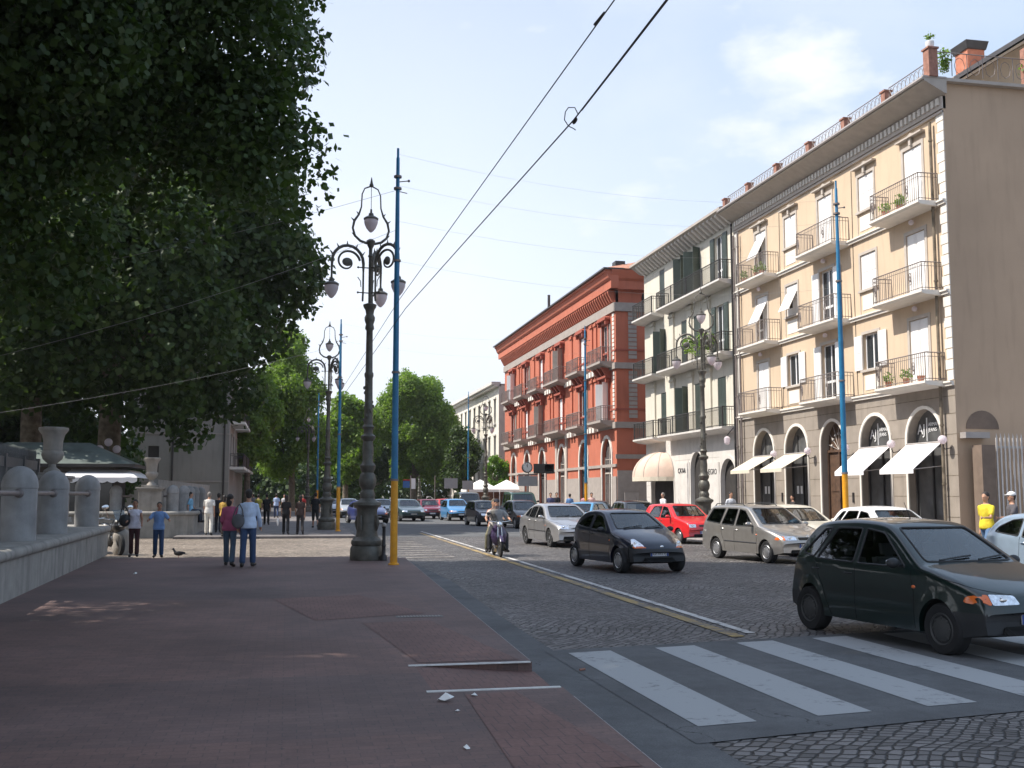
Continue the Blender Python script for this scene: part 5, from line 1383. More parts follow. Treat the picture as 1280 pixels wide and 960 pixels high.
def build_ground():
    sheet('ground',[(-1500,-1500),(1500,-1500),(1500,4000),(-1500,4000)],-.135,'earth')
    sheet('road',[(1.4,-25),(16.0,-25),(16.0,160),(-3,160),(-3,108),(1.6,108),(1.6,44.9),(-8.5,46.6),(-9.2,29.8),(1.9,29.8)],RZ,'cobble')
    sheet('side_road',[(-20,30.0),(2.9,29.6),(2.6,44.9),(-20,47.5)],RZ+.004,'cobble_pale')
    sheet('far_road',[(3.2,46),(16.0,43.5),(16.0,160),(3.2,160)],RZ+.006,'asphalt')
    # left pavement with the kerb ramp cut out
    P=[(-10,-25),(kx(-25),-25),(kx(9.42),9.42),(1.26,9.42),(1.26,10.84),(kx(10.84),10.84),(kx(28.9),28.9),(kx(28.9)-.5,29.9),(-4.9,30.35),(-10,30.6)]
    sheet('pavement',P,0,'pavers',.14)
    b=MB(); b.add([(1.26,9.42,-.002),(kx(9.42)+.02,9.42,RZ+.004),(kx(10.84)+.02,10.84,RZ+.004),(1.26,10.84,-.002)],[(0,1,2,3)]); tag(b.build('ramp','pavers_red'),kind='structure')
    for y in (9.36,10.80): 
        tag(MB().box(1.2,kx(y)-.02,y,y+.055,-.002,.008).build('ramp_edging','white_line'),kind='structure')
    # kerb stones, gutter strip and crossing
    b=MB(); Y=-20
    while Y<28.8:
        if not (8.9<Y<10.8): b.add([(kx(Y)-.0,Y+.01,.004-.13),(kx(Y)+.012,Y+.01,.004-.13),(kx(Y+1)+.012,Y+.99,-.126),(kx(Y+1),Y+.99,-.126)]+[(kx(Y),Y+.01,-.002),(kx(Y)+.012,Y+.01,-.006),(kx(Y+1)+.012,Y+.99,-.006),(kx(Y+1),Y+.99,-.002)],[(0,3,2,1),(4,5,6,7),(0,1,5,4),(1,2,6,5),(2,3,7,6),(3,0,4,7)])
        Y+=1
    tag(b.build('kerb','kerb'),kind='structure')
    sheet('gutter_strip',[(1.5,-25),(2.75,-25),(3.0,6.9),(3.02,12.6),(3.1,16),(3.35,22),(3.25,29),(2.4,29.0),(1.5,10)],RZ+.004,'asphalt')
    sheet('crossing_base',[(2.9,7.5),(5,7.9),(9,8.6),(16,9.8),(16,14.6),(6,12.7),(2.9,12.2)],RZ+.008,'asphalt')
    for k in range(12):
        x=3.12+k*1.09; y0=8.03+.163*(x-3.1); y1=11.95+.19*(x-3.1)
        sheet('zebra_stripe',[(x,y0),(x+.52,y0+.08),(x+.52,y1+.1),(x,y1)],RZ+.012,'paint_white')
    lx=lambda Y:5.62+.02*Y-.00012*Y*Y
    sheet('white_line',[(lx(Y)-.065,Y) for Y in (13.2,20,28,36,44,52)]+[(lx(Y)+.065,Y) for Y in (52,44,36,28,20,13.2)],RZ+.010,'paint_line')
    sheet('yellow_line',[(lx(Y)-.38,Y) for Y in (12.9,20,28,36,44,50)]+[(lx(Y)-.20,Y) for Y in (50,44,36,28,20,12.9)],RZ+.010,'paint_yellow')
    for k in range(9):
        y=30.5+k*1.25; sheet('hatch_mark',[(3.3,y),(4.7,y+.2),(4.7,y+.42),(3.3,y+.22)],RZ+.010,'paint_ghost')
    # second pavement beyond the side road
    P=[(-4.2,44.9),(2.75,44.55),(3.0,110),(-4.5,110),(-14,120),(-14,84)]
    sheet('far_pavement',[(-4.4,45.0),(2.75,44.6),(3.1,112),(-4.4,112)],0,'asphalt_pale',.14)
    sheet('right_pavement',[(16.0,-5),(40,-5),(40,160),(16.0,160)],0.0,'asphalt_pale',.14)
    tag(MB().box(15.85,16.0,-5,160,-.13,.006).build('right_kerb','kerb'),kind='structure')
    sheet('park_ground',[(-90,46.8),(-6.8,46.8),(-4.6,50),(-4.6,84),(-90,84)],.02,'earth')
    sheet('garden_ground',[(-90,-25),(-5.6,-25),(-5.9,31),(-90,31)],.02,'earth')
    # repairs in the paving
    sheet('paving_patch',[(-.2,18.1),(1.2,18.5),(1.95,15.5),(.4,14.9)],.004,'pavers_red')
    sheet('paving_patch',[(1.0,14.5),(1.9,14.6),(2.35,11.0),(1.32,11.0)],.004,'pavers_red')
    sheet('paving_patch',[(1.5,9.2),(1.95,9.25),(2.2,6.6),(1.4,6.6)],.004,'pavers_red')
    # drain
    r=MB(); r.box(1.5,2.15,15.0,15.22,-.02,.004); o=r.build('drain_grate','iron'); tag(o,'dark slotted drain grate set in the red pavement','drain grate')
    q=MB()
    for k in range(14): q.box(1.53+k*.043,1.55+k*.043,15.02,15.20,.004,.008)
    q.build('slots','rail_grey',o)
def fixroot(r):
    Mx=Matrix.Translation(-Vector(r.location))
    for c in r.children: c.matrix_parent_inverse=Mx
    return r
def bollard_stone(x,Y,z,label,r=.30,h=1.3):
    o=MB().lathe([(r,0),(r,h-r-.12),(r+.012,h-r-.11),(r+.012,h-r-.06)]+[((r+.01)*math.cos(a),h-r-.06+(r+.05)*math.sin(a)) for a in [PI/2*k/8 for k in range(1,9)]],n=24).build('stone_bollard','bollard_stone',smooth=True)
    o.location=(x,Y,z); tag(o,label,'bollard','round-topped stone bollards on the low walls'); return o
def urn_pillar(x,Y,z,label,w=.46,s=1.0):
    root=empty('urn_pillar',(x,Y,z),0,label,'pillar')
    b=MB(); b.box(-w-.06,w+.06,-w-.06,w+.06,0,.15); b.box(-w,w,-w,w,.15,1.05); b.box(-w-.05,w+.05,-w-.05,w+.05,1.05,1.12); b.box(-w-.1,w+.1,-w-.1,w+.1,1.12,1.2); b.box(-w+.1,w-.1,-w+.1,w-.1,1.2,1.28)
    b.build('pedestal','urn_stone',root,bev=.015)
    b=MB()
    for sx,sy in ((0,-1),(1,0)):
        if sy: b.box(-w+.12,w-.12,-w-.015,-w,.27,.95)
        else: b.box(w,w+.015,-w+.12,w-.12,.27,.95)
    b.build('panel','urn_stone',root)
    s1=s; b=MB(); b.lathe([(.22*s1,1.28),(.2*s1,1.34),(.10*s1,1.42),(.09*s1,1.5),(.15*s1,1.54),(.24*s1,1.62),(.285*s1,1.74),(.27*s1,1.8),(.235*s1,1.84),(.25*s1,2.1),(.29*s1,2.25),(.36*s1,2.34),(.38*s1,2.38),(.37*s1,2.43),(.30*s1,2.44)],n=24,flute=.02,nf=1)
    b.build('urn','urn_stone',root,smooth=True); return root
def left_side():
    wx=lambda Y:-3.52-.042*Y
    # first low wall
    root=empty('low_wall',(wx(20),20,0),0,'low stone wall with rounded coping along the left edge of the red pavement','wall')
    b=MB(); ys=[-6,0,8,16,24,32.0]
    path=[(wx(y),y) for y in ys]+[(wx(32.6)-.12,32.75),(wx(32.8)-.45,33.1),(wx(33)-1.4,33.2)]
    n=len(path); inner=[(p[0]-1.6,p[1]-(0 if i<6 else .9)) for i,p in enumerate(path)]
    vs=[(x,y,0) for x,y in path]+[(x,y,.66) for x,y in path]
    b.add(vs,[(i,i+1,n+i+1,n+i) for i in range(n-1)]); b.build('wall_face','stone',root,fix=False)
    b=MB(); b.tube([(x-.02,y,.72) for x,y in path],.095,12); b.build('coping','stone',root,smooth=True)
    b=MB(); b.add([(x,y,.80) for x,y in path]+[(wx(-6)-2.1,-6,.80),(wx(32)-2.1,32.4,.80)],[tuple(range(n))+(n+1,n)]); b.build('wall_top','stone',root,fix=False)
    fixroot(root)
    # bollards and pipe rails
    bs=[(22.2,'a'),(26.1,'b'),(31.8,'c')]
    labs={'a':'nearest stone bollard on the low wall, cut by the left picture edge','b':'second stone bollard on the low wall, under the big urn','c':'third stone bollard on the low wall, in front of the kiosk awning'}
    for y,k in bs:
        if k in labs: bollard_stone(wx(y)-.55,y,.80,labs[k],.32,1.43)
    g='steel pipe rails between the stone bollards'
    for y0,y1,l in ((18.0,22.2,'grey pipe rail running out of the left edge from the nearest bollard'),(22.2,26.1,'grey pipe rail between the nearest and second bollards'),(26.1,31.8,'grey pipe rail between the second and third bollards')):
        b=MB(); b.tube([(wx(y0)-.5,y0+.25,1.70),(wx(y1)-.5,y1-.25,1.70)],.05,10); b.lathe([(.09,-.03),(.09,.03)],(0,0,0),10) if 0 else None
        for yy in (y0+.33,y1-.33): b.ball((wx(yy)-.5,yy,1.70),(.09,.06,.09),10,8)
        o=b.build('pipe_rail','rail_grey',smooth=True); tag(o,l,'rail',g)
    urn_pillar(-5.9,29.5,.95,'weathered stone pillar carrying a large urn, standing among the left bollards',.38,.98)
    # iron fence
    root=empty('iron_fence',(-6.3,20,0),0,'dark iron picket fence behind the stone bollards on the left','fence')
    fx=lambda Y:-5.25-.042*Y
    b=MB(); y=9.0
    while y<30.6:
        b.tube([(fx(y),y,.8),(fx(y),y,2.72)],.014,4); b.tube([(fx(y),y,2.72),(fx(y),y,2.86)],[.022,.002],4); y+=.13
    b.build('pickets','fence_iron',root)
    b=MB()
    b.add([(fx(8.8),8.8,2.32),(fx(30.8),30.8,2.32),(fx(30.8),30.8,2.55),(fx(8.8),8.8,2.55),(fx(8.8)+.03,8.8,2.32),(fx(30.8)+.03,30.8,2.32),(fx(30.8)+.03,30.8,2.55),(fx(8.8)+.03,8.8,2.55)],[(0,1,2,3),(4,5,6,7),(0,1,5,4),(2,3,7,6),(1,2,6,5),(0,3,7,4)])
    b.add([(fx(8.8),8.8,.95),(fx(30.8),30.8,.95),(fx(30.8),30.8,1.0),(fx(8.8),8.8,1.0)],[(0,1,2,3)]); b.build('rails','fence_iron',root)
    for y in (10,14,18,21,23.8,26.6,28.8,30.8): MB().box(fx(y)-.07,fx(y)+.07,y-.07,y+.07,.8,2.62).build('post','fence_iron',root)
    b=MB()
    y=9.2
    while y<30.5:
        b.tube([(fx(y)+.02,y+.05*math.cos(t*PI/3),2.63+.05*math.sin(t*PI/3)) for t in range(7)],.009,4,cap=False); y+=.26
    b.build('scrolls','fence_iron',root); fixroot(root)
    # seagull on the fence
    def bird(name,x,y,z,rz,label,m,cat,s=1.0):
        r=empty(name,(x,y,z),R(rz),label,cat); b=MB(); b.ball((0,0,.13*s),(.14*s,.06*s,.065*s),12,8); b.tube([(.10*s,0,.16*s),(.14*s,0,.22*s),(.15*s,0,.24*s)],[.04*s,.028*s,.026*s],8); b.ball((.16*s,0,.25*s),.032*s,8,6)
        b.tube([(-.10*s,0,.13*s),(-.26*s,0,.11*s)],[.045*s,.02*s],8,sx=.4); b.build('body',m,r,smooth=True)
        q=MB(); q.tube([(.185*s,0,.25*s),(.215*s,0,.24*s)],[.009*s,.002],5); q.build('beak','ink',r)
        for sg in (1,-1):
            q=MB(); q.tube([(.0,sg*.022*s,.08*s),(.0,sg*.022*s,0),(.03*s,sg*.022*s,0)],.005*s,4); q.build('leg','redlens',r)
            q=MB(); q.ball((-.04*s,sg*.055*s,.14*s),(.14*s,.015*s,.045*s),10,6); q.build('wing',m,r,smooth=True)
        return r
    bird('seagull',fx(21.2),21.2,2.86,-60,'small white bird perched on top of the iron fence','sea_white','bird',.8)
    bird('pigeon',-2.95,31.9,RZ,160,'dark pigeon walking on the sunlit cobbles beside the boy','pigeon','bird',1.0)
    # second wall beyond the opening
    root=empty('low_wall',(-5,47,0),0,'low stone wall with rounded corner beyond the side road, under the small urn','wall')
    path=[(-12,47.6),(-6.9,47.3),(-4.9,47.0),(-4.2,47.15),(-3.85,47.6),(-3.8,48.5),(-3.9,60),(-4.2,84)]; n=len(path)
    b=MB(); b.add([(x,y,-.12) for x,y in path]+[(x,y,.84) for x,y in path],[(i,i+1,n+i+1,n+i) for i in range(n-1)]); b.build('wall_face','stone',root,fix=False)
    b=MB(); b.tube([(x,y,.88) for x,y in path],.10,10); b.build('coping','stone',root,smooth=True)
    b=MB(); b.add([(x,y,.96) for x,y in path]+[(-6,84,.96),(-6,50,.96),(-12,50,.96)],[tuple(range(n+3))]); b.build('wall_top','stone',root,fix=False)
    b=MB(); b.box(-6.0,-5.7,51,84,.96,2.35); b.build('back_wall','stone',root); fixroot(root)
    urn_pillar(-5.6,47.75,.78,'pale stone pillar with a small urn at the far side of the side road',.46,.92)
    labs=['stone bollard left of the small urn pillar','stone bollard just right of the small urn pillar','second bollard right of the small urn pillar','third bollard right of the small urn pillar','fourth bollard right of the small urn pillar','farthest bollard on the wall beyond the side road']
    for (x,y),l in zip(((-7.05,48.1),(-4.75,48.0),(-4.45,49.6),(-4.5,53),(-4.6,57),(-4.65,62)),labs): bollard_stone(x,y,.96,l,.25,1.12)
    for (a,c,l) in (((-6.9,48.1),(-6.4,47.9),'short dark rail joining the small urn pillar to the bollard on its left'),((-5.6,47.9),(-4.9,48.0),'short dark rail joining the small urn pillar to the bollard on its right')):
        tag(MB().tube([(*a,1.6),(*c,1.6)],.045,8).build('pipe_rail','rail_grey',smooth=True),l,'rail','steel pipe rails beside the small urn pillar')
    # kiosk
    root=empty('kiosk',(-9.9,49.5,0),0,'dark kiosk with a grey-green hipped roof behind the left fence','kiosk')
    MB().box(-14,-7.9,49,52.5,0,2.85).build('kiosk_body','shutter_dark',root)
    b=MB(); b.add([(-14.6,48.3,2.95),(-7.1,48.3,2.95),(-7.1,53.2,2.95),(-14.6,53.2,2.95),(-12.6,50.7,3.95),(-9.2,50.7,3.95)],[(0,1,5,4),(1,2,5),(2,3,4,5),(3,0,4),(0,3,2,1)]); b.build('roof','slate',root)
    MB().box(-14.75,-6.95,48.2,53.3,2.83,2.96).build('eaves','iron',root)
    b=MB(); z1,z0=2.72,2.38
    b.add([(-9.6,48.9,z1),(-7.3,48.9,z1),(-6.75,47.5,z0),(-9.9,47.5,z0)],[(0,1,2,3)]); b.add([(-7.3,48.9,z1),(-7.3,52.5,z1),(-6.75,52.5,z0),(-6.75,47.5,z0)],[(0,1,2,3)])
    aw=b.build('awning','awn_white',root,fix=False)
    b=MB(); N=32; top=[(-9.9+3.15*k/N,47.5,z0) for k in range(N+1)]; bot=[(p[0],p[1],z0-.16-.07*abs(math.sin(PI*k/4))) for k,p in enumerate(top)]
    b.add(top+bot,[(k,k+1,N+2+k,N+1+k) for k in range(N)]); b.build('valance','awn_white',aw,fix=False)
    for x in (-13.2,-12,-10.8,-9.6,-8.4): MB().box(x-.45,x+.45,48.96,49.0,.9,2.4).build('kiosk_window','darkglass',root)
    MB().box(-9.2,-8.75,48.85,48.93,.7,1.45).build('poster','yellowp',root)
    for c_ in root.children: c_.location.x+=.6
    fixroot(root)
    # triple globe lamp
    root=empty('globe_lamp',(-8.25,53.4,0),0,'lamp with a cluster of three round white globes behind the kiosk','lamp')
    b=MB(); b.lathe([(.09,0),(.06,1),(.05,3.9)],n=10); b.tube([(0,0,3.5),(-.28,0,3.4),(-.38,0,3.62)],.025,6); b.tube([(0,0,3.5),(.28,0,3.4),(.38,0,3.62)],.025,6); b.build('post','lamp_iron',root,smooth=True)
    for x,z in ((0,4.1),(-.38,3.78),(.38,3.78)): MB().ball((x,0,z),.19,14,10).build('globe','opal',root,smooth=True)
def picket_fence_right():
    root=empty('steel_fence',(25,31.9,0),0,'pale steel picket fence beside the cream building behind two pedestrians','fence')
    b=MB(); b.box(22.9,36,31.75,32.0,0,.55); b.build('plinth','marble',root)
    b=MB()
    for k in range(85):
        x=23.0+k*.155; b.box(x,x+.055,31.85,31.88,.55,3.55); b.add([(x,31.85,3.55),(x+.055,31.85,3.55),(x+.0275,31.865,3.72)],[(0,1,2)])
    b.build('pickets','fence_pale',root)
    b=MB(); b.box(22.9,36,31.88,31.91,.8,.88); b.box(22.9,36,31.88,31.91,3.2,3.28); b.build('rails','iron_pale',root)
    MB().box(22.35,22.85,31.7,32.2,0,3.3).build('gate_pier','pier_brown',root); fixroot(root)
    # dark hedge beyond fence
    return
    leafroot=leaf_mesh('hedge',[((26+k*2.2,34.5,1.6),(1.6,.9,1.5)) for k in range(5)],5000,.16,21,'leaf_dark',None); tag(leafroot,'dark hedge behind the pale steel picket fence on the right','hedge')
def wires():
    g='overhead trolley wires'
    def W(name,pts,r,l,cat,grp=None,extra=None):
        b=MB(); b.tube(pts,r,5); o=b.build(name,'ink',None,smooth=True); tag(o,l,cat,grp); return o
    o=W('trolley_wire',[(2.95,-2,5.85),(2.6,8.32,5.8),(2.25,22.74,5.8),(1.9,60,5.9),(1.6,110,5.9)],.0065,'left one of the two thick trolley wires crossing the sky','wire',g)
    MB().tube([(2.58,8.55,5.79),(2.56,8.78,5.785)],[.013,.013],6).build('clamp','iron',o)
    o=W('trolley_wire',[(3.2,-2,5.85),(3.03,8.23,5.8),(3.02,11.2,5.8),(2.5,23.7,5.8),(2.1,60,5.9),(1.8,110,5.9)],.0085,'right one of the two thick trolley wires, with a looped joint','wire',g)
    b=MB(); 
    b.tube([(3.035,7.2,5.803),(3.03,8.3,5.8),(3.028,9.5,5.8),(3.025,10.9,5.8)],[.009,.0125,.012,.009],6)
    b.ball((3.03,11.2,5.785),(.02,.09,.026),8,6)
    b.tube([(3.03,11.05,5.8),(2.98,11.02,5.87),(2.92,11.06,5.88),(2.90,11.12,5.85),(2.91,11.2,5.79),(2.97,11.26,5.745),(3.04,11.3,5.735),(3.07,11.33,5.73)],.006,5); b.build('joint','iron',o,smooth=True)
    sp=[((2.56,26.2,10.1),(16.2,29.5,10.6),'thin span wire from the near left pole to the near right pole, highest'),
        ((2.56,26.2,9.3),(16.2,29.5,9.9),'thin span wire just below the highest one between the near poles'),
        ((2.3,50.4,9.6),(16.2,58,10.6),'thin span wire from the second left pole to the second right pole, upper'),
        ((2.3,50.4,8.8),(16.2,58,9.6),'thin span wire from the second left pole to the second right pole, lower'),
        ((2.56,26.2,8.4),(16.2,29.5,9.0),'third thin wire down between the near poles'),
        ((2.56,26.2,7.4),(16.2,29.5,7.9),'lowest thin wire between the near poles')]
    for a,c,l in sp:
        pts=[tuple(a[i]+(c[i]-a[i])*t-(.5*4*t*(1-t) if i==2 else 0) for i in range(3)) for t in [k/10 for k in range(11)]]
        b=MB(); b.tube(pts,.0022,4); o=b.build('span_wire','iron_pale'); tag(o,l,'wire','thin span wires')
    for a,c,l in (((2.56,26.2,8.2),(-9.5,24,3.6),'pale wire slanting down in front of the dark trees to the near fence'),((2.3,50.4,8.6),(-13,33,3.2),'lower pale wire slanting down in front of the dark trees'),((2.56,26.2,9.2),(-12,30,6.4),'upper pale wire slanting across the dark trees')):
        pts=[tuple(a[i]+(c[i]-a[i])*t-(.35*4*t*(1-t) if i==2 else 0) for i in range(3)) for t in [k/10 for k in range(11)]]
        b=MB(); b.tube(pts,.0045,4); o=b.build('guy_wire','iron_pale'); tag(o,l,'wire','guy wires over the left pavement')
USE_HAZE=True
# ---------------------------------------------------------------- two-wheelers and small street things
def moped():
    x,Y,rz=6.0,31.1,R(-92)
    root=empty('moped',(x,Y,RZ),rz,'purple moped with a windscreen carrying two people along the white line','moped')
    def whl(px,r):
        b=MB(); b.x=lambda a,c,d:(px+a,d,r+c); b.lathe([(r*.86,-.028),(r*.95,-.035),(r,-.015),(r,.015),(r*.95,.035),(r*.86,.028)],n=28); o=b.build('wheel','rubber',root,smooth=True)
        b=MB(); b.x=lambda a,c,d:(px+a,d,r+c); b.lathe([(r*.87,-.018),(r*.80,-.012),(r*.80,.012),(r*.87,.018)],n=28); b.lathe([(.035,-.05),(.035,.05)],n=10)
        for k in range(10):
            a=2*PI*k/10; b.x=None; b.tube([(px+.03*math.cos(a),0,r+.03*math.sin(a)),(px+r*.82*math.cos(a),0,r+r*.82*math.sin(a))],.008,4); b.x=lambda a,c,d:(px+a,d,r+c)
        b.build('rim','steelrim',o,smooth=True)
    whl(.62,.29); whl(-.60,.28)
    P=paint('paint_purple',(.045,.025,.075))
    b=MB()
    b.tube([(.62,.055,.29),(.50,.06,.62),(.42,.05,.92)],.018,6); b.tube([(.62,-.055,.29),(.50,-.06,.62),(.42,-.05,.92)],.018,6)
    b.tube([(.36,-.33,1.02),(.42,-.2,1.0),(.40,0,.98),(.42,.2,1.0),(.36,.33,1.02)],.014,6); b.build('fork_and_handlebar','chrome',root,smooth=True)
    for sg in (1,-1): MB().tube([(.37,sg*.24,1.02),(.34,sg*.36,1.02)],.02,8).build('grip','rubber',root,smooth=True)
    b=MB(); b.tube([(.62+.31*math.cos(a),0,.29+.31*math.sin(a)) for a in [R(30+15*k) for k in range(9)]],.05,8,sx=.35); b.build('front_mudguard',P,root,smooth=True)
    # leg shield
    b=MB(); vs=[];fs=[]
    for i,(zz,w,xx) in enumerate(((.32,.10,.36),(.42,.19,.40),(.6,.235,.40),(.78,.20,.37),(.92,.11,.36))):
        for j in range(9):
            t=-1+j/4; vs.append((xx-.10*t*t,w*t,zz))
    n=9
    for i in range(4):
        for j in range(8): fs.append((i*n+j,i*n+j+1,(i+1)*n+j+1,(i+1)*n+j))
    N=len(vs); vs+=[(a-.02,c,d) for a,c,d in vs]; fs+=[tuple(N+q for q in f[::-1]) for f in fs]
    b.add(vs,fs); b.tube([(.33,0,.40),(.05,0,.34),(-.2,0,.36)],[.09,.10,.10],8); b.ball((-.42,0,.52),(.33,.12,.18),14,8); b.build('bodywork',P,root,smooth=True)
    b=MB(); b.ball((-.30,0,.76),(.40,.13,.06),14,8); b.build('saddle','rubber',root,smooth=True)
    b=MB(); b.ball((.44,0,.92),(.07,.085,.085),12,8); hl=b.build('headlight','lampglass',root,smooth=True); b=MB(); b.tube([(.40,0,.92),(.46,0,.92)],[.09,.095],12); b.build('headlight_rim','chrome',hl,smooth=True)
    b=MB(); vs=[];fs=[]
    for i,(zz,w,xx) in enumerate(((.98,.12,.44),(1.1,.23,.42),(1.25,.25,.36),(1.38,.20,.30),(1.45,.10,.26))):
        for j in range(7):
            t=-1+j/3; vs.append((xx-.06*t*t,w*t,zz))
    for i in range(4):
        for j in range(6): fs.append((i*7+j,i*7+j+1,(i+1)*7+j+1,(i+1)*7+j))
    b.add(vs,fs); b.build('windscreen','screenglass',root,smooth=True)
    for sg in (1,-1):
        b=MB(); b.tube([(.37,sg*.2,1.02),(.36,sg*.30,1.2)],.007,4); b.ball((.36,sg*.31,1.23),(.02,.06,.045),8,6); b.build('mirror','plastic',root,smooth=True)
    b=MB(); b.tube([(-.1,-.13,.26),(-.6,-.15,.25),(-.78,-.15,.28)],[.03,.045,.04],8); b.build('exhaust','chrome',root,smooth=True)
    MB().tube([(-.15,.0,.25),(-.2,0,.15)],[.09,.10],8).build('engine','steelrim',root,smooth=True)
    hx,hy=math.cos(rz),math.sin(rz)
    def at(d): return x+hx*d,Y+hy*d
    a=at(-.22); person('moped rider in a pale grey shirt and dark cap leaning over the handlebar',*a,-92,h=1.75,z=RZ+.02,top=(.55,.50,.46),bottom=(.025,.025,.03),la=62,ra=62,lk=62,rk=62,lsh=(36,38,40),rsh=(36,38,40),sit=True,vox=.014,lean=8,slim=1.15,splay=.32,cap=(.02,.02,.03))
    a=at(-.60); person('passenger with brown hair and olive trousers sitting behind the moped rider',*a,-92,h=1.70,z=RZ+.06,top=(.42,.22,.16),bottom=(.14,.13,.08),la=54,ra=54,lk=60,rk=60,lsh=(30,26,50),rsh=(30,26,50),sit=True,splay=.42,vox=.018,female=True,hairlen=.15,hair='bark',fingers=False)
def motorcycle(x,Y,rz,label):
    root=empty('motorcycle',(x,Y,RZ),R(rz),label,'motorcycle')
    P=paint('paint_black_bike',(.01,.01,.012))
    for px in (.72,-.68):
        b=MB(); b.x=lambda a,c,d,px=px:(px+a,d,.3+c); b.lathe([(.2,-.05),(.27,-.06),(.30,-.03),(.30,.03),(.27,.06),(.2,.05)],n=24); o=b.build('wheel','rubber',root,smooth=True)
        b=MB(); b.x=lambda a,c,d,px=px:(px+a,d,.3+c); b.lathe([(.2,-.03),(.05,-.05),(.05,.05),(.2,.03)],n=12); b.build('rim','darkrim',o,smooth=True)
    b=MB(); b.ball((.1,0,.78),(.32,.16,.16),14,8); b.ball((.55,0,.86),(.25,.2,.24),14,8); b.ball((-.62,0,.82),(.3,.14,.12),12,8); b.ball((.35,0,.5),(.4,.15,.2),12,8); b.build('fairing',P,root,smooth=True)
    MB().ball((-.25,0,.80),(.36,.15,.08),12,8).build('saddle','rubber',root,smooth=True)
    MB().ball((0,0,.42),(.3,.17,.2),12,8).build('engine','darkrim',root,smooth=True)
    b=MB(); b.tube([(.74,.08,.3),(.45,.1,1.0)],.025,6); b.tube([(.74,-.08,.3),(.45,-.1,1.0)],.025,6); b.tube([(.36,-.36,1.06),(.45,0,1.02),(.36,.36,1.06)],.016,6); b.build('fork_and_handlebar','chrome',root,smooth=True)
    b=MB(); b.add([(.72,-.14,1.02),(.72,.14,1.02),(.52,.17,1.32),(.52,-.17,1.32),(.70,-.14,1.01),(.70,.14,1.01),(.50,.17,1.31),(.50,-.17,1.31)],[(0,1,2,3),(7,6,5,4),(0,4,5,1),(2,6,7,3)]); b.build('windscreen','screenglass',root)
    for sg in (1,-1):
        b=MB(); b.tube([(.4,sg*.25,1.06),(.42,sg*.36,1.36)],.008,5); b.ball((.42,sg*.38,1.40),(.02,.09,.065),10,6); b.build('mirror','chrome',root,smooth=True)
    MB().ball((.79,0,.90),(.05,.1,.08),10,8).build('headlight','lampglass',root,smooth=True)
    b=MB(); b.tube([(-.1,-.2,.3),(-.8,-.22,.38)],[.03,.055],8); b.build('exhaust','chrome',root,smooth=True)
def signpost(name,x,Y,h,label,cat,boards,r=.04,m='rail_grey'):
    root=empty(name,(x,Y,0),0,label,cat); b=MB(); b.tube([(0,0,0),(0,0,h)],r,8); b.build('post',m,root,smooth=True)
    for nm,mm,x0,x1,z0,z1 in boards: MB().box(x0,x1,-.07,-.04,z0,z1).build(nm,mm,root)
    return root
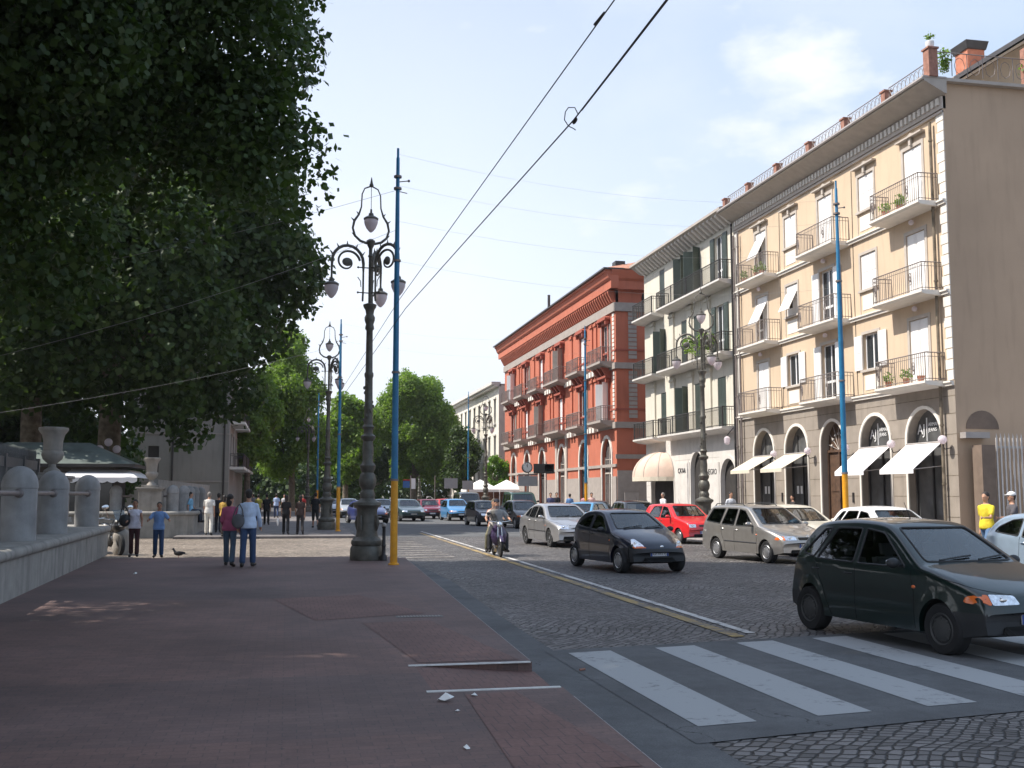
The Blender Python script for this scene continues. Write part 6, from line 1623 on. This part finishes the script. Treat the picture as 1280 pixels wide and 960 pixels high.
def small_things():
    # clock on double board
    root=signpost('street_clock',16.5,74,4.0,'round street clock above a grey notice board in front of the red palazzo','clock',[('board','signgrey',-.75,.65,2.25,2.95),('board_header','rail_grey',-.75,.65,2.98,3.08)])
    b=MB(); b.x=lambda a,c,d:(a-.1,d,c+3.55); b.lathe([(.34,-.10),(.38,-.06),(.38,.06),(.34,.10)],n=24); cl=b.build('clock_case','iron',root,smooth=True)
    b=MB(); b.x=lambda a,c,d:(a-.1,d,c+3.55); b.lathe([(.31,-.115),(.31,-.10)],n=24); b.build('dial','clockface',cl)
    b=MB(); b.tube([(-.1,-.125,3.55),(-.1,-.125,3.80)],.014,4); b.tube([(-.1,-.125,3.55),(-.14,-.125,3.74)],.018,4); b.build('hands','ink',cl)
    b=MB()
    for k in range(12):
        a=PI*k/6; b.tube([(-.1+.25*math.sin(a),-.12,3.55+.25*math.cos(a)),(-.1+.29*math.sin(a),-.12,3.55+.29*math.cos(a))],.009,4)
    b.build('hour_marks','ink',cl)
    signpost('shop_sign_post',17.3,72,3.9,'black hanging sign with a red and white panel beside the street clock','sign',[('board','iron',-.9,.55,3.1,3.75),('panel','signred',-.1,.45,3.4,3.68),('panel','white',-.1,.45,3.25,3.38)])
    signpost('road_sign',11.6,104,3.5,'small sign pair, red-edged disc and white plate, in front of the far trees','sign',[('disc','signblue',-.75,-.1,2.3,3.0),('red_bar','signred',-.75,-.1,2.95,3.1),('plate','white',.05,.45,2.2,3.2)])
    signpost('direction_sign',14.3,96,3.2,'left of two pale grey direction boards beyond the blue van-like car','sign',[('board','signgrey',-.6,.6,2.2,3.1)])
    signpost('direction_sign',16.0,97,3.0,'right of two pale grey direction boards, beside the far blue pole','sign',[('board','signgrey',-.5,.5,2.1,2.9)])
    signpost('thin_post',13.4,100,3.4,'thin bare grey post between the road sign and the direction boards','post',[])
    # marquee tents
    for x,Y,l in ((18.2,103,'white peaked marquee tent left of the far street lamp'),(21.0,104,'second white marquee tent, right of the far street lamp')):
        root=empty('marquee_tent',(x,Y,0),0,l,'tent'); w=1.6
        b=MB(); b.add([(-w,-w,2.15),(w,-w,2.15),(w,w,2.15),(-w,w,2.15),(0,0,3.1),(-w,-w,1.9),(w,-w,1.9),(w,w,1.9),(-w,w,1.9)],[(0,1,4),(1,2,4),(2,3,4),(3,0,4),(0,5,6,1),(1,6,7,2),(2,7,8,3),(3,8,5,0)]); b.build('canopy','tent',root,fix=False)
        for sx in (-1,1):
            for sy in (-1,1): MB().tube([(sx*w,sy*w,0),(sx*w,sy*w,2.1)],.04,6).build('pole','white',root)
        MB().box(-w,w,w-.1,w,0,1.9).build('back_panel','brick',root)
    # slim bollard
    root=empty('metal_bollard',(2.44,27.9,0),0,'slim black metal post with a pale knob between the big lamp and the yellow pole','bollard')
    b=MB(); b.lathe([(.09,0),(.085,.12),(.05,.16),(.045,.35),(.06,.38),(.045,.42),(.04,.82),(.06,.85)],n=12); b.build('post','iron',root,smooth=True); MB().ball((0,0,.90),.06,10,8).build('knob','iron_pale',root,smooth=True)
    # stone ball at wall end
    o=MB().lathe([(.20,0),(.24,.1),(.26,.25),(.22,.36),(.24,.46),(.25,.58),(.18,.72),(.05,.78)],n=16).build('stone_post','urn_stone',smooth=True); o.location=(-4.75,33.75,RZ); tag(o,'stubby pinkish stone post at the end of the near wall','post')
    # white building's entrance board, litter
    o=MB().box(-.5,.5,-.04,.04,.6,1.8).build('notice_panel','iron_pale'); o.location=(22.9,70.5,0); tag(o,'pale notice panel standing against the dark base of the red palazzo side wall','panel')
    pts=[(1.30,8.95,.075,'largest crumpled white paper scrap below the kerb ramp'),(1.57,9.12,.03,'tiny white scrap at the right below the kerb ramp'),(1.2,7.28,.03,'white paper scrap nearest the bottom edge of the pavement'),(1.33,8.5,.02,'tiny pale scrap just below the largest paper scrap'),(-3.1,24.2,.05,'white paper scrap beside the foot of the left wall'),(-2.2,30.9,.07,'white scrap on the cobbles right of the pigeon')]
    rg=random.Random(5)
    for x,Y,s,l in pts:
        b=MB(); vs=[];n=7
        for k in range(n): a=2*PI*k/n; vs.append((s*math.cos(a)*rg.uniform(.6,1.2),s*math.sin(a)*rg.uniform(.5,1),rg.uniform(0,.5)*s))
        vs+=[(0,0,s*.9),(0,0,0)]
        b.add(vs,[(k,(k+1)%n,n) for k in range(n)]+[((k+1)%n,k,n+1) for k in range(n)]); o=b.build('paper_scrap','litter'); o.location=(x,Y,.004 if Y<29.9 else RZ+.006); tag(o,l,'litter')
    o=MB().tube([(0,0,.01),(.06,.02,.012)],.012,6).build('litter_scrap','brick',smooth=True); o.location=(2.92,10.74,RZ+.012); tag(o,'dark reddish scrap on the asphalt strip beside the zebra crossing','litter')
def bag(x,Y,z,rz,label,m,strap=True):
    root=empty('shoulder_bag',(x,Y,z),R(rz),label,'bag'); b=MB(); b.ball((0,0,0),(.075,.15,.17),14,10); b.build('bag_body',m,root,smooth=True)
    if strap: MB().tube([(0,.12,.1),(.01,.06,.28),(.02,.0,.37),(-.04,-.03,.39),(-.03,-.09,.28),(0,-.12,.1)],.014,6).build('strap',m,root,smooth=True)
def people():
    person('woman in a pink-purple top and jeans walking away beside the man in pale blue',-1.30,26.4,84,h=1.67,top=(.36,.085,.16),bottom=(.07,.105,.15),sleeve='long',female=True,hairlen=.10,lsh=(8,10,60),rsh=(-5,12,20),la=14,ra=-8,lk=4,rk=16,vox=.013,head=-35)
    person('man in a pale blue long-sleeved shirt and dark jeans walking away',-.87,26.1,86,h=1.78,top=(.50,.60,.76),bottom=(.035,.065,.14),sleeve='long',lsh=(5,12,12),rsh=(8,14,25),la=-4,ra=9,lk=8,rk=4,vox=.013)
    bag(-1.10,25.97,1.06,86,'black shoulder bag hanging between the woman and the man in pale blue','seat')
    person('woman in a white sleeveless top and dark red trousers walking towards the camera',-4.02,30.9,-88,h=1.52,top=(.62,.60,.68),bottom=(.055,.018,.02),sleeve='none',female=True,hairlen=.12,lsh=(10,14,50),rsh=(14,10,70),la=10,ra=-6,lk=4,rk=12,vox=.013,skin='skin_dark')
    bag(-4.27,30.80,.98,-88,'dark bag on the shoulder of the woman in the white top','plastic')
    person('child in a light blue T-shirt and blue jeans with arms raised at the waist',-3.35,30.5,-86,h=1.46,top=(.16,.27,.50),bottom=(.03,.06,.13),lsh=(15,38,75),rsh=(15,38,75),la=5,ra=-5,lk=4,rk=9,vox=.013,skin='skin_dark',slim=.95)
    person('man dressed all in white walking away along the wall beyond the side road',-3.15,46.6,88,h=1.76,top=(.68,.66,.62),bottom=(.70,.67,.60),la=9,ra=-9,lk=4,rk=10,hair='hair_grey',vox=.018,fingers=False,shoes='plastic')
    far=[('person in dark clothes just behind the man dressed in white',-2.95,49.6,88,1.74,(.02,.02,.025),(.02,.02,.03),0),
         ('woman in a mustard yellow top behind the woman in pink',-2.45,44.9,80,1.66,(.42,.26,.05),(.05,.04,.04),1),
         ('woman in black carrying a white bag on the far pavement',-.03,46.9,88,1.66,(.012,.012,.014),(.015,.014,.016),1),
         ('person in a dark brown top walking beside the woman in black',.56,46.8,92,1.66,(.055,.035,.03),(.03,.025,.025),1),
         ('person in black with bare legs beyond the person in dark brown',1.42,56,90,1.78,(.012,.012,.015),(.02,.02,.02),0),
         ('person in black walking away in mid-pavement shade',-1.1,62,90,1.72,(.015,.015,.018),(.012,.012,.014),0),
         ('person in a bright blue and white shirt far along the left pavement',-.75,80,90,1.74,(.40,.50,.72),(.03,.05,.12),0),
         ('second figure in pale clothes beside the person in blue and white',-.2,82,-90,1.70,(.6,.6,.62),(.05,.07,.12),1),
         ('person in an olive yellow top far along the left pavement',-1.75,70,90,1.70,(.40,.36,.08),(.03,.03,.05),0),
         ('person in a red top near the second lamp on the left pavement',1.0,72,-90,1.70,(.42,.03,.03),(.02,.02,.03),1),
         ('distant person in grey under the far trees on the left',-2.6,88,90,1.72,(.18,.18,.19),(.03,.03,.04),0)]
    for l,x,Y,rz,h,t,b,f in far:
        person(l,x,Y,rz,h=h,top=t,bottom=b,female=bool(f),hairlen=.12*f,vox=.022,fingers=False,la=16,ra=-14,lk=6,rk=20,legs='short' if 'bare legs' in l else 'long')
    person('person in a light blue shirt sitting on the wall beside the far bollards',-4.15,49.6,0,h=1.70,z=.2,top=(.20,.42,.60),bottom=(.03,.04,.06),la=86,ra=84,lk=80,rk=84,sit=True,vox=.02,fingers=False)
    o=MB().ball((0,0,0),(.05,.13,.17),10,8).build('carrier_bag','white',smooth=True); o.location=(-.36,46.85,.52); tag(o,'white carrier bag held by the woman in black','bag')
    R_=[('man in a yellow T-shirt and blue jeans in front of the pale steel fence',16.9,23.9,200,1.80,(.66,.52,.03),(.09,.16,.28),0,None),
        ('man in a dark grey T-shirt and white cap beside the man in yellow',17.55,23.8,170,1.80,(.075,.07,.08),(.35,.37,.40),0,(.75,.75,.75)),
        ('man in a white shirt in front of the dark pointed archway',19.7,46.2,-80,1.86,(.62,.66,.72),(.03,.04,.08),0,None),
        ('grey-haired man in a white shirt under the dome awning',19.1,53.6,-160,1.82,(.66,.67,.70),(.05,.05,.06),0,None),
        ('dark figure standing in the doorway of the shop with the beige awning',21.6,43.9,180,1.72,(.03,.025,.025),(.02,.02,.02),1,None),
        ('person in dark blue at the left of the group before the red palazzo',16.5,67.5,-90,1.84,(.06,.07,.16),(.03,.03,.05),0,None),
        ('person in black second from left in the group before the red palazzo',17.0,67.9,-90,1.86,(.02,.02,.03),(.02,.02,.03),0,None),
        ('person in bright blue in the middle of the group before the red palazzo',17.5,66.5,90,1.78,(.12,.25,.50),(.03,.04,.08),0,None),
        ('person in pink towards the right of the group before the red palazzo',17.9,64.5,90,1.80,(.62,.30,.32),(.2,.15,.15),1,None),
        ('rightmost person in pale pink of the group before the red palazzo',18.5,65,-90,1.84,(.66,.45,.42),(.04,.04,.06),0,None),
        ('person in violet blue passing the street clock',16.4,73.0,-90,1.75,(.16,.17,.35),(.04,.04,.07),0,None)]
    for l,x,Y,rz,h,t,b,f,cp in R_:
        person(l,x,Y,rz,h=h,top=t,bottom=b,female=bool(f),hairlen=.1*f,vox=.02,fingers=False,cap=cp,hair='hair_grey' if 'grey-haired' in l else 'hair',lsh=(30,10,60) if 'yellow' in l else (8,8,20))
def vehicles():
    pc=lambda n,c,me=0,r=.3: paint('paint_'+n,c,me,r)
    make_car('hatchback','dark green five-door hatchback with black bumpers crossing the zebra stripes, nearest of all cars',7.78,12.28,-81.6,'hatch5',pc('green',(.003,.014,.012),.1),'plastic',rim='darkrim',fine=1.5,plate='BJ 573 ZF')
    make_car('small_car','rounded black-blue three-door car with dark bumpers in mid-road',8.02,25.15,-81,'hatch3',pc('blueblack',(.008,.011,.028),.2),'plastic',fine=1.4,plate='CP 493 PJ')
    make_car('saloon_car','silver saloon car with round badge on a dark grille, driving behind the moped',9.45,37.4,-85,'sedan',pc('silver',(.46,.45,.45),.75,.34),pc('silver_b',(.44,.43,.43),.7,.36),fine=1.3,plate='BX 218 TL')
    make_car('estate_car','champagne silver estate car with roof rails beside the kerb-side parked cars',12.80,27.85,-80.5,'wagon',pc('champagne',(.36,.34,.315),.75,.36),pc('champ_b',(.34,.32,.30),.7,.38),fine=1.4,plate='BN 902 EV')
    make_car('hatchback','bright red three-door hatchback beyond the champagne estate car',14.45,38.6,-80,'boxhatch',pc('red',(.62,.018,.022)),pc('red_b',(.58,.018,.022)),fine=1.2)
    make_car('small_car','white hatchback parked behind the green hatchback, only its top visible',14.9,25.0,-88,'hatch5',pc('white',(.74,.74,.74)),pc('white_b',(.7,.7,.7)),fine=1)
    make_car('saloon_car','pale beige saloon parked between the champagne estate and the white hatchback',15.0,30.6,-88,'sedan',pc('beige',(.62,.58,.48)),pc('beige_b',(.6,.56,.46)),fine=.9)
    make_car('small_car','pale blue-grey car at the right picture edge behind the green hatchback',14.9,18.6,-88,'hatch3',pc('iceblue',(.28,.36,.45),.3),pc('iceblue_b',(.28,.36,.45),.3),fine=1)
    make_car('hatchback','sky blue hatchback turning behind the silver saloon',13.4,48.5,-128,'boxhatch',pc('skyblue',(.10,.30,.52)),'plastic',fine=.9)
    make_car('estate_car','black estate car parked behind the rounded black-blue car',15.0,45.5,-92,'wagon',pc('black1',(.012,.012,.014)),'plastic',fine=.9)
    make_car('small_car','dark grey car parked beyond the black estate car',14.9,51.5,-92,'hatch5',pc('darkgrey',(.05,.05,.06),.3),'plastic',fine=.8)
    make_car('off_roader','tall dark green off-road car parked in front of the street clock',15.0,69.5,-90,'jeep',pc('jgreen',(.02,.06,.045)),'plastic',fine=.8,cat='off-road car')
    make_car('hatchback','dark hatchback right behind the moped riders',12.3,56.5,-86,'hatch5',pc('dark1',(.015,.018,.022),.2),'plastic',fine=.8,detail=1)
    make_car('hatchback','black hatchback with pale bonnet reflections left of the moped riders',11.1,61.5,-84,'boxhatch',pc('dark2',(.012,.014,.02),.2),'plastic',fine=.8,detail=1)
    make_car('people_carrier','light blue compact car in the middle of the far row of traffic',11.3,73.5,-86,'hatch5',pc('lblue',(.06,.22,.45)),'plastic',fine=.8,detail=1)
    make_car('hatchback','maroon hatchback left of the light blue car in the far row',10.1,79,-86,'boxhatch',pc('maroon',(.17,.012,.03)),'plastic',fine=.8,detail=1)
    make_car('hatchback','bright red car half hidden between the maroon and light blue cars',12.4,86,-86,'boxhatch',pc('red2',(.5,.03,.04)),'plastic',fine=.6,detail=1)
    make_car('saloon_car','dark teal saloon with headlights on, left in the far row of traffic',7.9,73,-84,'sedan',pc('teal',(.02,.05,.055),.2),'plastic',fine=.8,detail=1)
    make_car('hatchback','grey hatchback behind the dark teal saloon',9.3,90,-86,'hatch3',pc('grey3',(.10,.13,.15),.3),'plastic',fine=.6,detail=1)
    make_car('hatchback','steel blue hatchback between the yellow pole and the big lamp',7.2,84,-84,'boxhatch',pc('steelb',(.12,.17,.24),.3),'plastic',fine=.6,detail=1)
    make_car('small_car','navy blue small car just behind the base of the big lamp',4.9,68,-70,'hatch3',pc('navy',(.025,.04,.16)),'plastic',fine=.8,detail=1)
    make_car('hatchback','pale silver hatchback left of the big lamp base in the distance',4.6,84,-86,'hatch5',pc('silver3',(.42,.44,.46),.3),'plastic',fine=.6,detail=1)
    make_car('small_car','silver car glimpsed behind the second lamp on the left',3.9,94,-88,'hatch3',pc('silver4',(.38,.42,.46),.3),'plastic',fine=.6,detail=1)
    make_car('off_roader','dark grey high car beyond the bright red far car',13.9,84,-88,'jeep',pc('dark5',(.03,.035,.04)),'plastic',fine=.6,detail=1,cat='off-road car')
def all_trees():
    g='plane trees in the park on the left'
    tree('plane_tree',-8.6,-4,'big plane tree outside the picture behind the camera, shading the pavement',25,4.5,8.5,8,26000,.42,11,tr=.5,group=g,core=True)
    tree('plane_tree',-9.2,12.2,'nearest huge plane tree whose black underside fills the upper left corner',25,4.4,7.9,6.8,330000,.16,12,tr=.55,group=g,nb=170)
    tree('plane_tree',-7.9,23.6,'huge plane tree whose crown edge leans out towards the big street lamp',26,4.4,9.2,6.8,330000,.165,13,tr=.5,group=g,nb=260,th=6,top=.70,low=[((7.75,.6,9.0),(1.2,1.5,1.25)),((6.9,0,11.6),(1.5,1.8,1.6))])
    tree('plane_tree',-9.0,58,'tall plane tree with the thick sunlit trunk behind the kiosk',26,6.0,9.6,8.5,130000,.33,14,tr=.62,group=g,nb=60,th=8,
         low=[((-2,-6.5,9),(4,2.6,3)),((3,-7,9.5),(4.2,2.6,3)),((-5,-5,7),(3,2.5,2)),((0,-8,13),(6,2.6,4)),((2.6,-5,6.2),(2.4,2.2,1.3)),((4.3,-3,4.7),(1.0,1.2,.8)),((5.6,0,7),(2.2,2.2,1.6))],off=(.8,0))
    tree('plane_tree',-17.5,27,'plane tree in the park behind the two nearest ones',26,4.5,7,7,60000,.38,28,tr=.5,group=g,nb=70)
    tree('plane_tree',-13.6,62,'darker plane tree left of the one behind the kiosk',25,5.5,8,9,70000,.42,15,tr=.6,group=g,th=8)
    tree('plane_tree',-24,44,'plane tree deep in the park behind the iron fence',17,3.2,7,7,26000,.45,16,tr=.45,group=g)
    tree('plane_tree',-20,74,'plane tree deep in the park left of the grey building',22,3.5,8,8,26000,.5,17,tr=.5,group=g)
    tree('plane_tree',-31,62,'plane tree at the far left back of the park',20,2.0,9,8,26000,.5,18,tr=.5,group=g)
    tree('plane_tree',-27,28,'plane tree beyond the fence at the far left edge',20,2.5,6.5,7,40000,.42,26,tr=.5,group=g)
    g='street trees in the distance'
    tree('street_tree',.4,112,'sunlit green tree at the end of the left pavement',18.5,2.6,5.0,5,70000,.26,19,'leaf_mid',tr=.35,group=g,nb=50,top=.6)
    tree('street_tree',-3.6,101,'sunlit low tree touching the dark plane crown on the left pavement',14,3.2,3.2,3.5,22000,.30,27,'leaf_mid',tr=.3,group=g,nb=36,top=.6)
    tree('street_tree',6.3,122,'darker tree between the two sunlit far trees',14.5,2.0,4.0,4.5,26000,.35,20,'leaf_mid',tr=.35,group=g,nb=36,top=.6)
    tree('street_tree',14.4,126,'broad sunlit tree rising in the middle distance left of the white building',17.6,2.2,5.0,5,80000,.26,21,'leaf_mid',tr=.4,group=g,nb=55,top=.55)
    tree('street_tree',19.0,121,'lower tree partly covering the white building',9.5,1.6,2.6,3,12000,.30,22,'leaf_dark',tr=.25,group=g,nb=24)
    tree('street_tree',10.5,138,'background tree filling the gap under the middle distance trees',11,1.2,5.5,4,18000,.4,23,'leaf_dark',tr=.3,group=g,nb=24)
    tree('street_tree',20.9,108.5,'small round bright green tree beside the red palazzo',5.7,1.5,1.5,1.5,9000,.17,24,'leaf_bright',tr=.12,group=g,nb=20)
    rg=random.Random(8)
    o=leaf_mesh('far_wood',[((x+rg.uniform(-2,2),rg.uniform(150,165),rg.uniform(2.5,6)),(rg.uniform(4,6.5),4,rg.uniform(3.5,5.5))) for x in range(-70,34,4)],60000,.6,25,'leaf_dark',None); tag(o,'dark mass of far trees closing the end of the street',None,None,'stuff')
    o=leaf_mesh('park_shrubs',[((rg.uniform(-46,-11.5),rg.uniform(66,82),rg.uniform(.6,7.0)),(rg.uniform(2,3.5),2,rg.uniform(1.5,3))) for _ in range(70)],70000,.42,31,'leaf_dark',None); tag(o,'dark shrubs under the park trees',None,None,'stuff')
def hills():
    b=MB(); vs=[];n=60
    for i in range(n+1):
        x=-900+3400*i/n; h=170+150*math.exp(-((x-620)/330)**2)+60*math.sin(i*.35)*.4+25*math.sin(i*.9)
        vs+=[(x,3200,-1),(x,3400+40*math.sin(i*.7),h*.6),(x,3700,h)]
    b.add(vs,[(3*i+k,3*i+3+k,3*i+4+k,3*i+1+k) for i in range(n) for k in (0,1)]); o=b.build('hills','hill',smooth=True,fix=False); tag(o,kind='structure')
# ---------------------------------------------------------------- light, sky, camera
SUN_EL=52; SUN_AZ_DIR=(1.0,-.10)   # direction in which shadows fall on the ground
def lighting():
    w=bpy.data.worlds.new('World'); scn.world=w; w.use_nodes=True; nt=w.node_tree; L=nt.links; bg=nt.nodes['Background']
    s=nd(nt,'ShaderNodeTexSky'); s.sky_type='NISHITA'; s.sun_disc=False; s.sun_elevation=R(SUN_EL)
    sx,sy=-SUN_AZ_DIR[0],-SUN_AZ_DIR[1]
    s.sun_rotation=math.atan2(sx,sy); s.air_density=1.0; s.dust_density=1.2; s.ozone_density=1.0; s.altitude=200
    tc=nd(nt,'ShaderNodeTexCoord'); sp=nd(nt,'ShaderNodeSeparateXYZ'); L.new(tc.outputs['Generated'],sp.inputs[0])
    mp=nd(nt,'ShaderNodeMapping'); mp.inputs['Scale'].default_value=(1.0,1.0,2.2); L.new(tc.outputs['Generated'],mp.inputs[0])
    n=nd(nt,'ShaderNodeTexNoise'); n.inputs['Scale'].default_value=3.1; n.inputs['Detail'].default_value=9; n.inputs['Roughness'].default_value=.55; n.inputs['Distortion'].default_value=.2; L.new(mp.outputs[0],n.inputs['Vector'])
    r=nd(nt,'ShaderNodeMapRange'); r.inputs[1].default_value=.50; r.inputs[2].default_value=.66; r.inputs[3].default_value=0; r.inputs[4].default_value=.75; L.new(n.outputs[0],r.inputs[0])
    # broad milky haze towards the horizon
    hz=nd(nt,'ShaderNodeMapRange'); hz.inputs[1].default_value=.0; hz.inputs[2].default_value=.62; hz.inputs[3].default_value=.88; hz.inputs[4].default_value=.18; L.new(sp.outputs[2],hz.inputs[0])
    m1=nd(nt,'ShaderNodeMix',data_type='RGBA'); L.new(hz.outputs[0],m1.inputs[0]); L.new(s.outputs[0],m1.inputs[6]); m1.inputs[7].default_value=(5.6,5.75,6.2,1)
    # clouds gathered around chosen directions
    def blob(az,el,rad,st):
        a,e=R(az),R(el); d=(math.sin(a)*math.cos(e),math.cos(a)*math.cos(e),math.sin(e))
        v=nd(nt,'ShaderNodeVectorMath',operation='DISTANCE'); L.new(tc.outputs['Generated'],v.inputs[0]); v.inputs[1].default_value=d
        q=nd(nt,'ShaderNodeMapRange'); q.inputs[1].default_value=rad; q.inputs[2].default_value=0; q.inputs[3].default_value=0; q.inputs[4].default_value=st; L.new(v.outputs['Value'],q.inputs[0]); return q.outputs[0]
    bl=[blob(*t) for t in CLOUDS]; acc=bl[0]
    for q in bl[1:]:
        ad=nd(nt,'ShaderNodeMath',operation='MAXIMUM'); L.new(acc,ad.inputs[0]); L.new(q,ad.inputs[1]); acc=ad.outputs[0]
    dt=nd(nt,'ShaderNodeVectorMath',operation='DOT_PRODUCT'); L.new(tc.outputs['Generated'],dt.inputs[0]); dt.inputs[1].default_value=(1,-.1,.25)
    af=nd(nt,'ShaderNodeMapRange'); af.inputs[1].default_value=.12; af.inputs[2].default_value=.72; af.inputs[3].default_value=0; af.inputs[4].default_value=.9; L.new(dt.outputs['Value'],af.inputs[0])
    m1b=nd(nt,'ShaderNodeMix',data_type='RGBA'); L.new(af.outputs[0],m1b.inputs[0]); L.new(m1.outputs[2],m1b.inputs[6]); m1b.inputs[7].default_value=(2.3,3.2,4.5,1)
    n2=nd(nt,'ShaderNodeTexNoise'); n2.inputs['Scale'].default_value=8.5; n2.inputs['Detail'].default_value=8; n2.inputs['Roughness'].default_value=.58; L.new(mp.outputs[0],n2.inputs['Vector'])
    sm=nd(nt,'ShaderNodeMath',operation='MULTIPLY_ADD'); L.new(n2.outputs[0],sm.inputs[0]); sm.inputs[1].default_value=1.7; L.new(acc,sm.inputs[2])
    cl=nd(nt,'ShaderNodeMapRange'); cl.inputs[1].default_value=1.22; cl.inputs[2].default_value=1.70; cl.inputs[3].default_value=0; cl.inputs[4].default_value=.85; L.new(sm.outputs[0],cl.inputs[0])
    mxx=nd(nt,'ShaderNodeMath',operation='MULTIPLY_ADD'); L.new(r.outputs[0],mxx.inputs[0]); mxx.inputs[1].default_value=.22; L.new(cl.outputs[0],mxx.inputs[2]); mxx.use_clamp=True
    m2=nd(nt,'ShaderNodeMix',data_type='RGBA'); L.new(mxx.outputs[0],m2.inputs[0]); L.new(m1b.outputs[2],m2.inputs[6]); m2.inputs[7].default_value=(5.9,5.8,5.85,1)
    L.new(m2.outputs[2],bg.inputs[0]); bg.inputs[1].default_value=SKY_ST
    l=bpy.data.lights.new('sun','SUN'); l.energy=SUN_E; l.angle=R(.53); l.color=(1,.94,.85)
    o=bpy.data.objects.new('sun',l); COL.objects.link(o)
    hd=Vector((SUN_AZ_DIR[0],SUN_AZ_DIR[1],0)).normalized(); d=hd*math.cos(R(SUN_EL))+Vector((0,0,-math.sin(R(SUN_EL))))
    o.rotation_euler=d.to_track_quat('-Z','Y').to_euler(); o.location=(-30,0,40)
CLOUDS=[(20.3,18.0,.13,.62),(27.4,21.0,.17,.70),(26.6,26,.13,.6),(14,30,.2,.3)]
SKY_ST=.115; SUN_E=3.8; EXPO=.95
def camera():
    c=bpy.data.cameras.new('camera'); o=bpy.data.objects.new('camera',c); COL.objects.link(o); scn.camera=o
    c.sensor_width=36; c.lens=36*1350/1280; c.clip_end=9000; c.clip_start=.05
    o.location=(0,0,1.68); ps,th=R(11.7),R(5.83)
    o.rotation_euler=(PI/2+th,0,-ps)
    scn.render.resolution_x=1024; scn.render.resolution_y=768
    vs=scn.view_settings; vs.view_transform='Standard'; vs.look='None'; vs.gamma=1; vs.exposure=EXPO; vs.use_curve_mapping=False
    scn.cycles.max_bounces=6; scn.cycles.transparent_max_bounces=10; scn.cycles.diffuse_bounces=3; scn.cycles.glossy_bounces=3; scn.cycles.transmission_bounces=4
def haze():
    b=MB().box(-1600,2700,-60,4200,-2.5,360); o=b.build('haze','black'); m=bpy.data.materials.new('haze_air'); m.use_nodes=True; nt=m.node_tree; nt.nodes.clear()
    ou=nd(nt,'ShaderNodeOutputMaterial'); v=nd(nt,'ShaderNodeVolumePrincipled'); v.inputs['Color'].default_value=(.92,.95,1,1); v.inputs['Density'].default_value=.00020; v.inputs['Anisotropy'].default_value=.3; nt.links.new(v.outputs[0],ou.inputs['Volume'])
    o.data.materials.clear(); o.data.materials.append(m); tag(o,kind='stuff')

import time
_t=time.time()
build_ground(); left_side(); picket_fence_right(); print('ground',time.time()-_t)
cream_building(); ivory_building(); red_building(); white_palace(); left_building(); print('bld',time.time()-_t)
for a in ((2.03,28.24,190,'big ornate lamp in the centre left foreground beside the blue and yellow pole'),(1.87,52.8,175,'second ornate lamp on the left pavement, beside the second blue pole'),(1.9,106,180,'distant ornate lamp in front of the sunlit tree on the left'),
          (16.35,41,150,'ornate lamp on the right pavement in front of the ivory corner building'),(16.1,88.5,170,'ornate lamp in front of the white building, left of the red palazzo'),(15.9,133,180,'small distant ornate lamp in front of the broad far tree')): street_lamp(*a)
for x,Y,h,l in ((2.53,26.2,10.25,'tall blue pole with yellow base in the left foreground beside the big lamp'),(2.3,50.4,9.8,'second blue and yellow pole on the left, beside the second lamp'),(2.4,90,10,'thin distant blue pole left of the second lamp'),
                (16.2,29.5,11.2,'blue and yellow pole in front of the cream building'),(16.2,58,11.1,'blue and yellow pole in front of the red palazzo'),(16.2,98,11.1,'distant blue pole in front of the white building')): banner_pole(x,Y,h,l,ysplit=2.02 if x<10 else 2.3)
wires(); moped(); motorcycle(-5.1,34.2,-62,'black motorcycle with a windscreen parked at the end of the near wall'); motorcycle(-5.9,35.2,-70,'second black motorcycle parked behind the first at the end of the near wall')
small_things(); print('small',time.time()-_t)
people(); print('people',time.time()-_t)
vehicles(); print('cars',time.time()-_t)
all_trees(); hills(); print('trees',time.time()-_t)
lighting(); camera()
if USE_HAZE: haze()
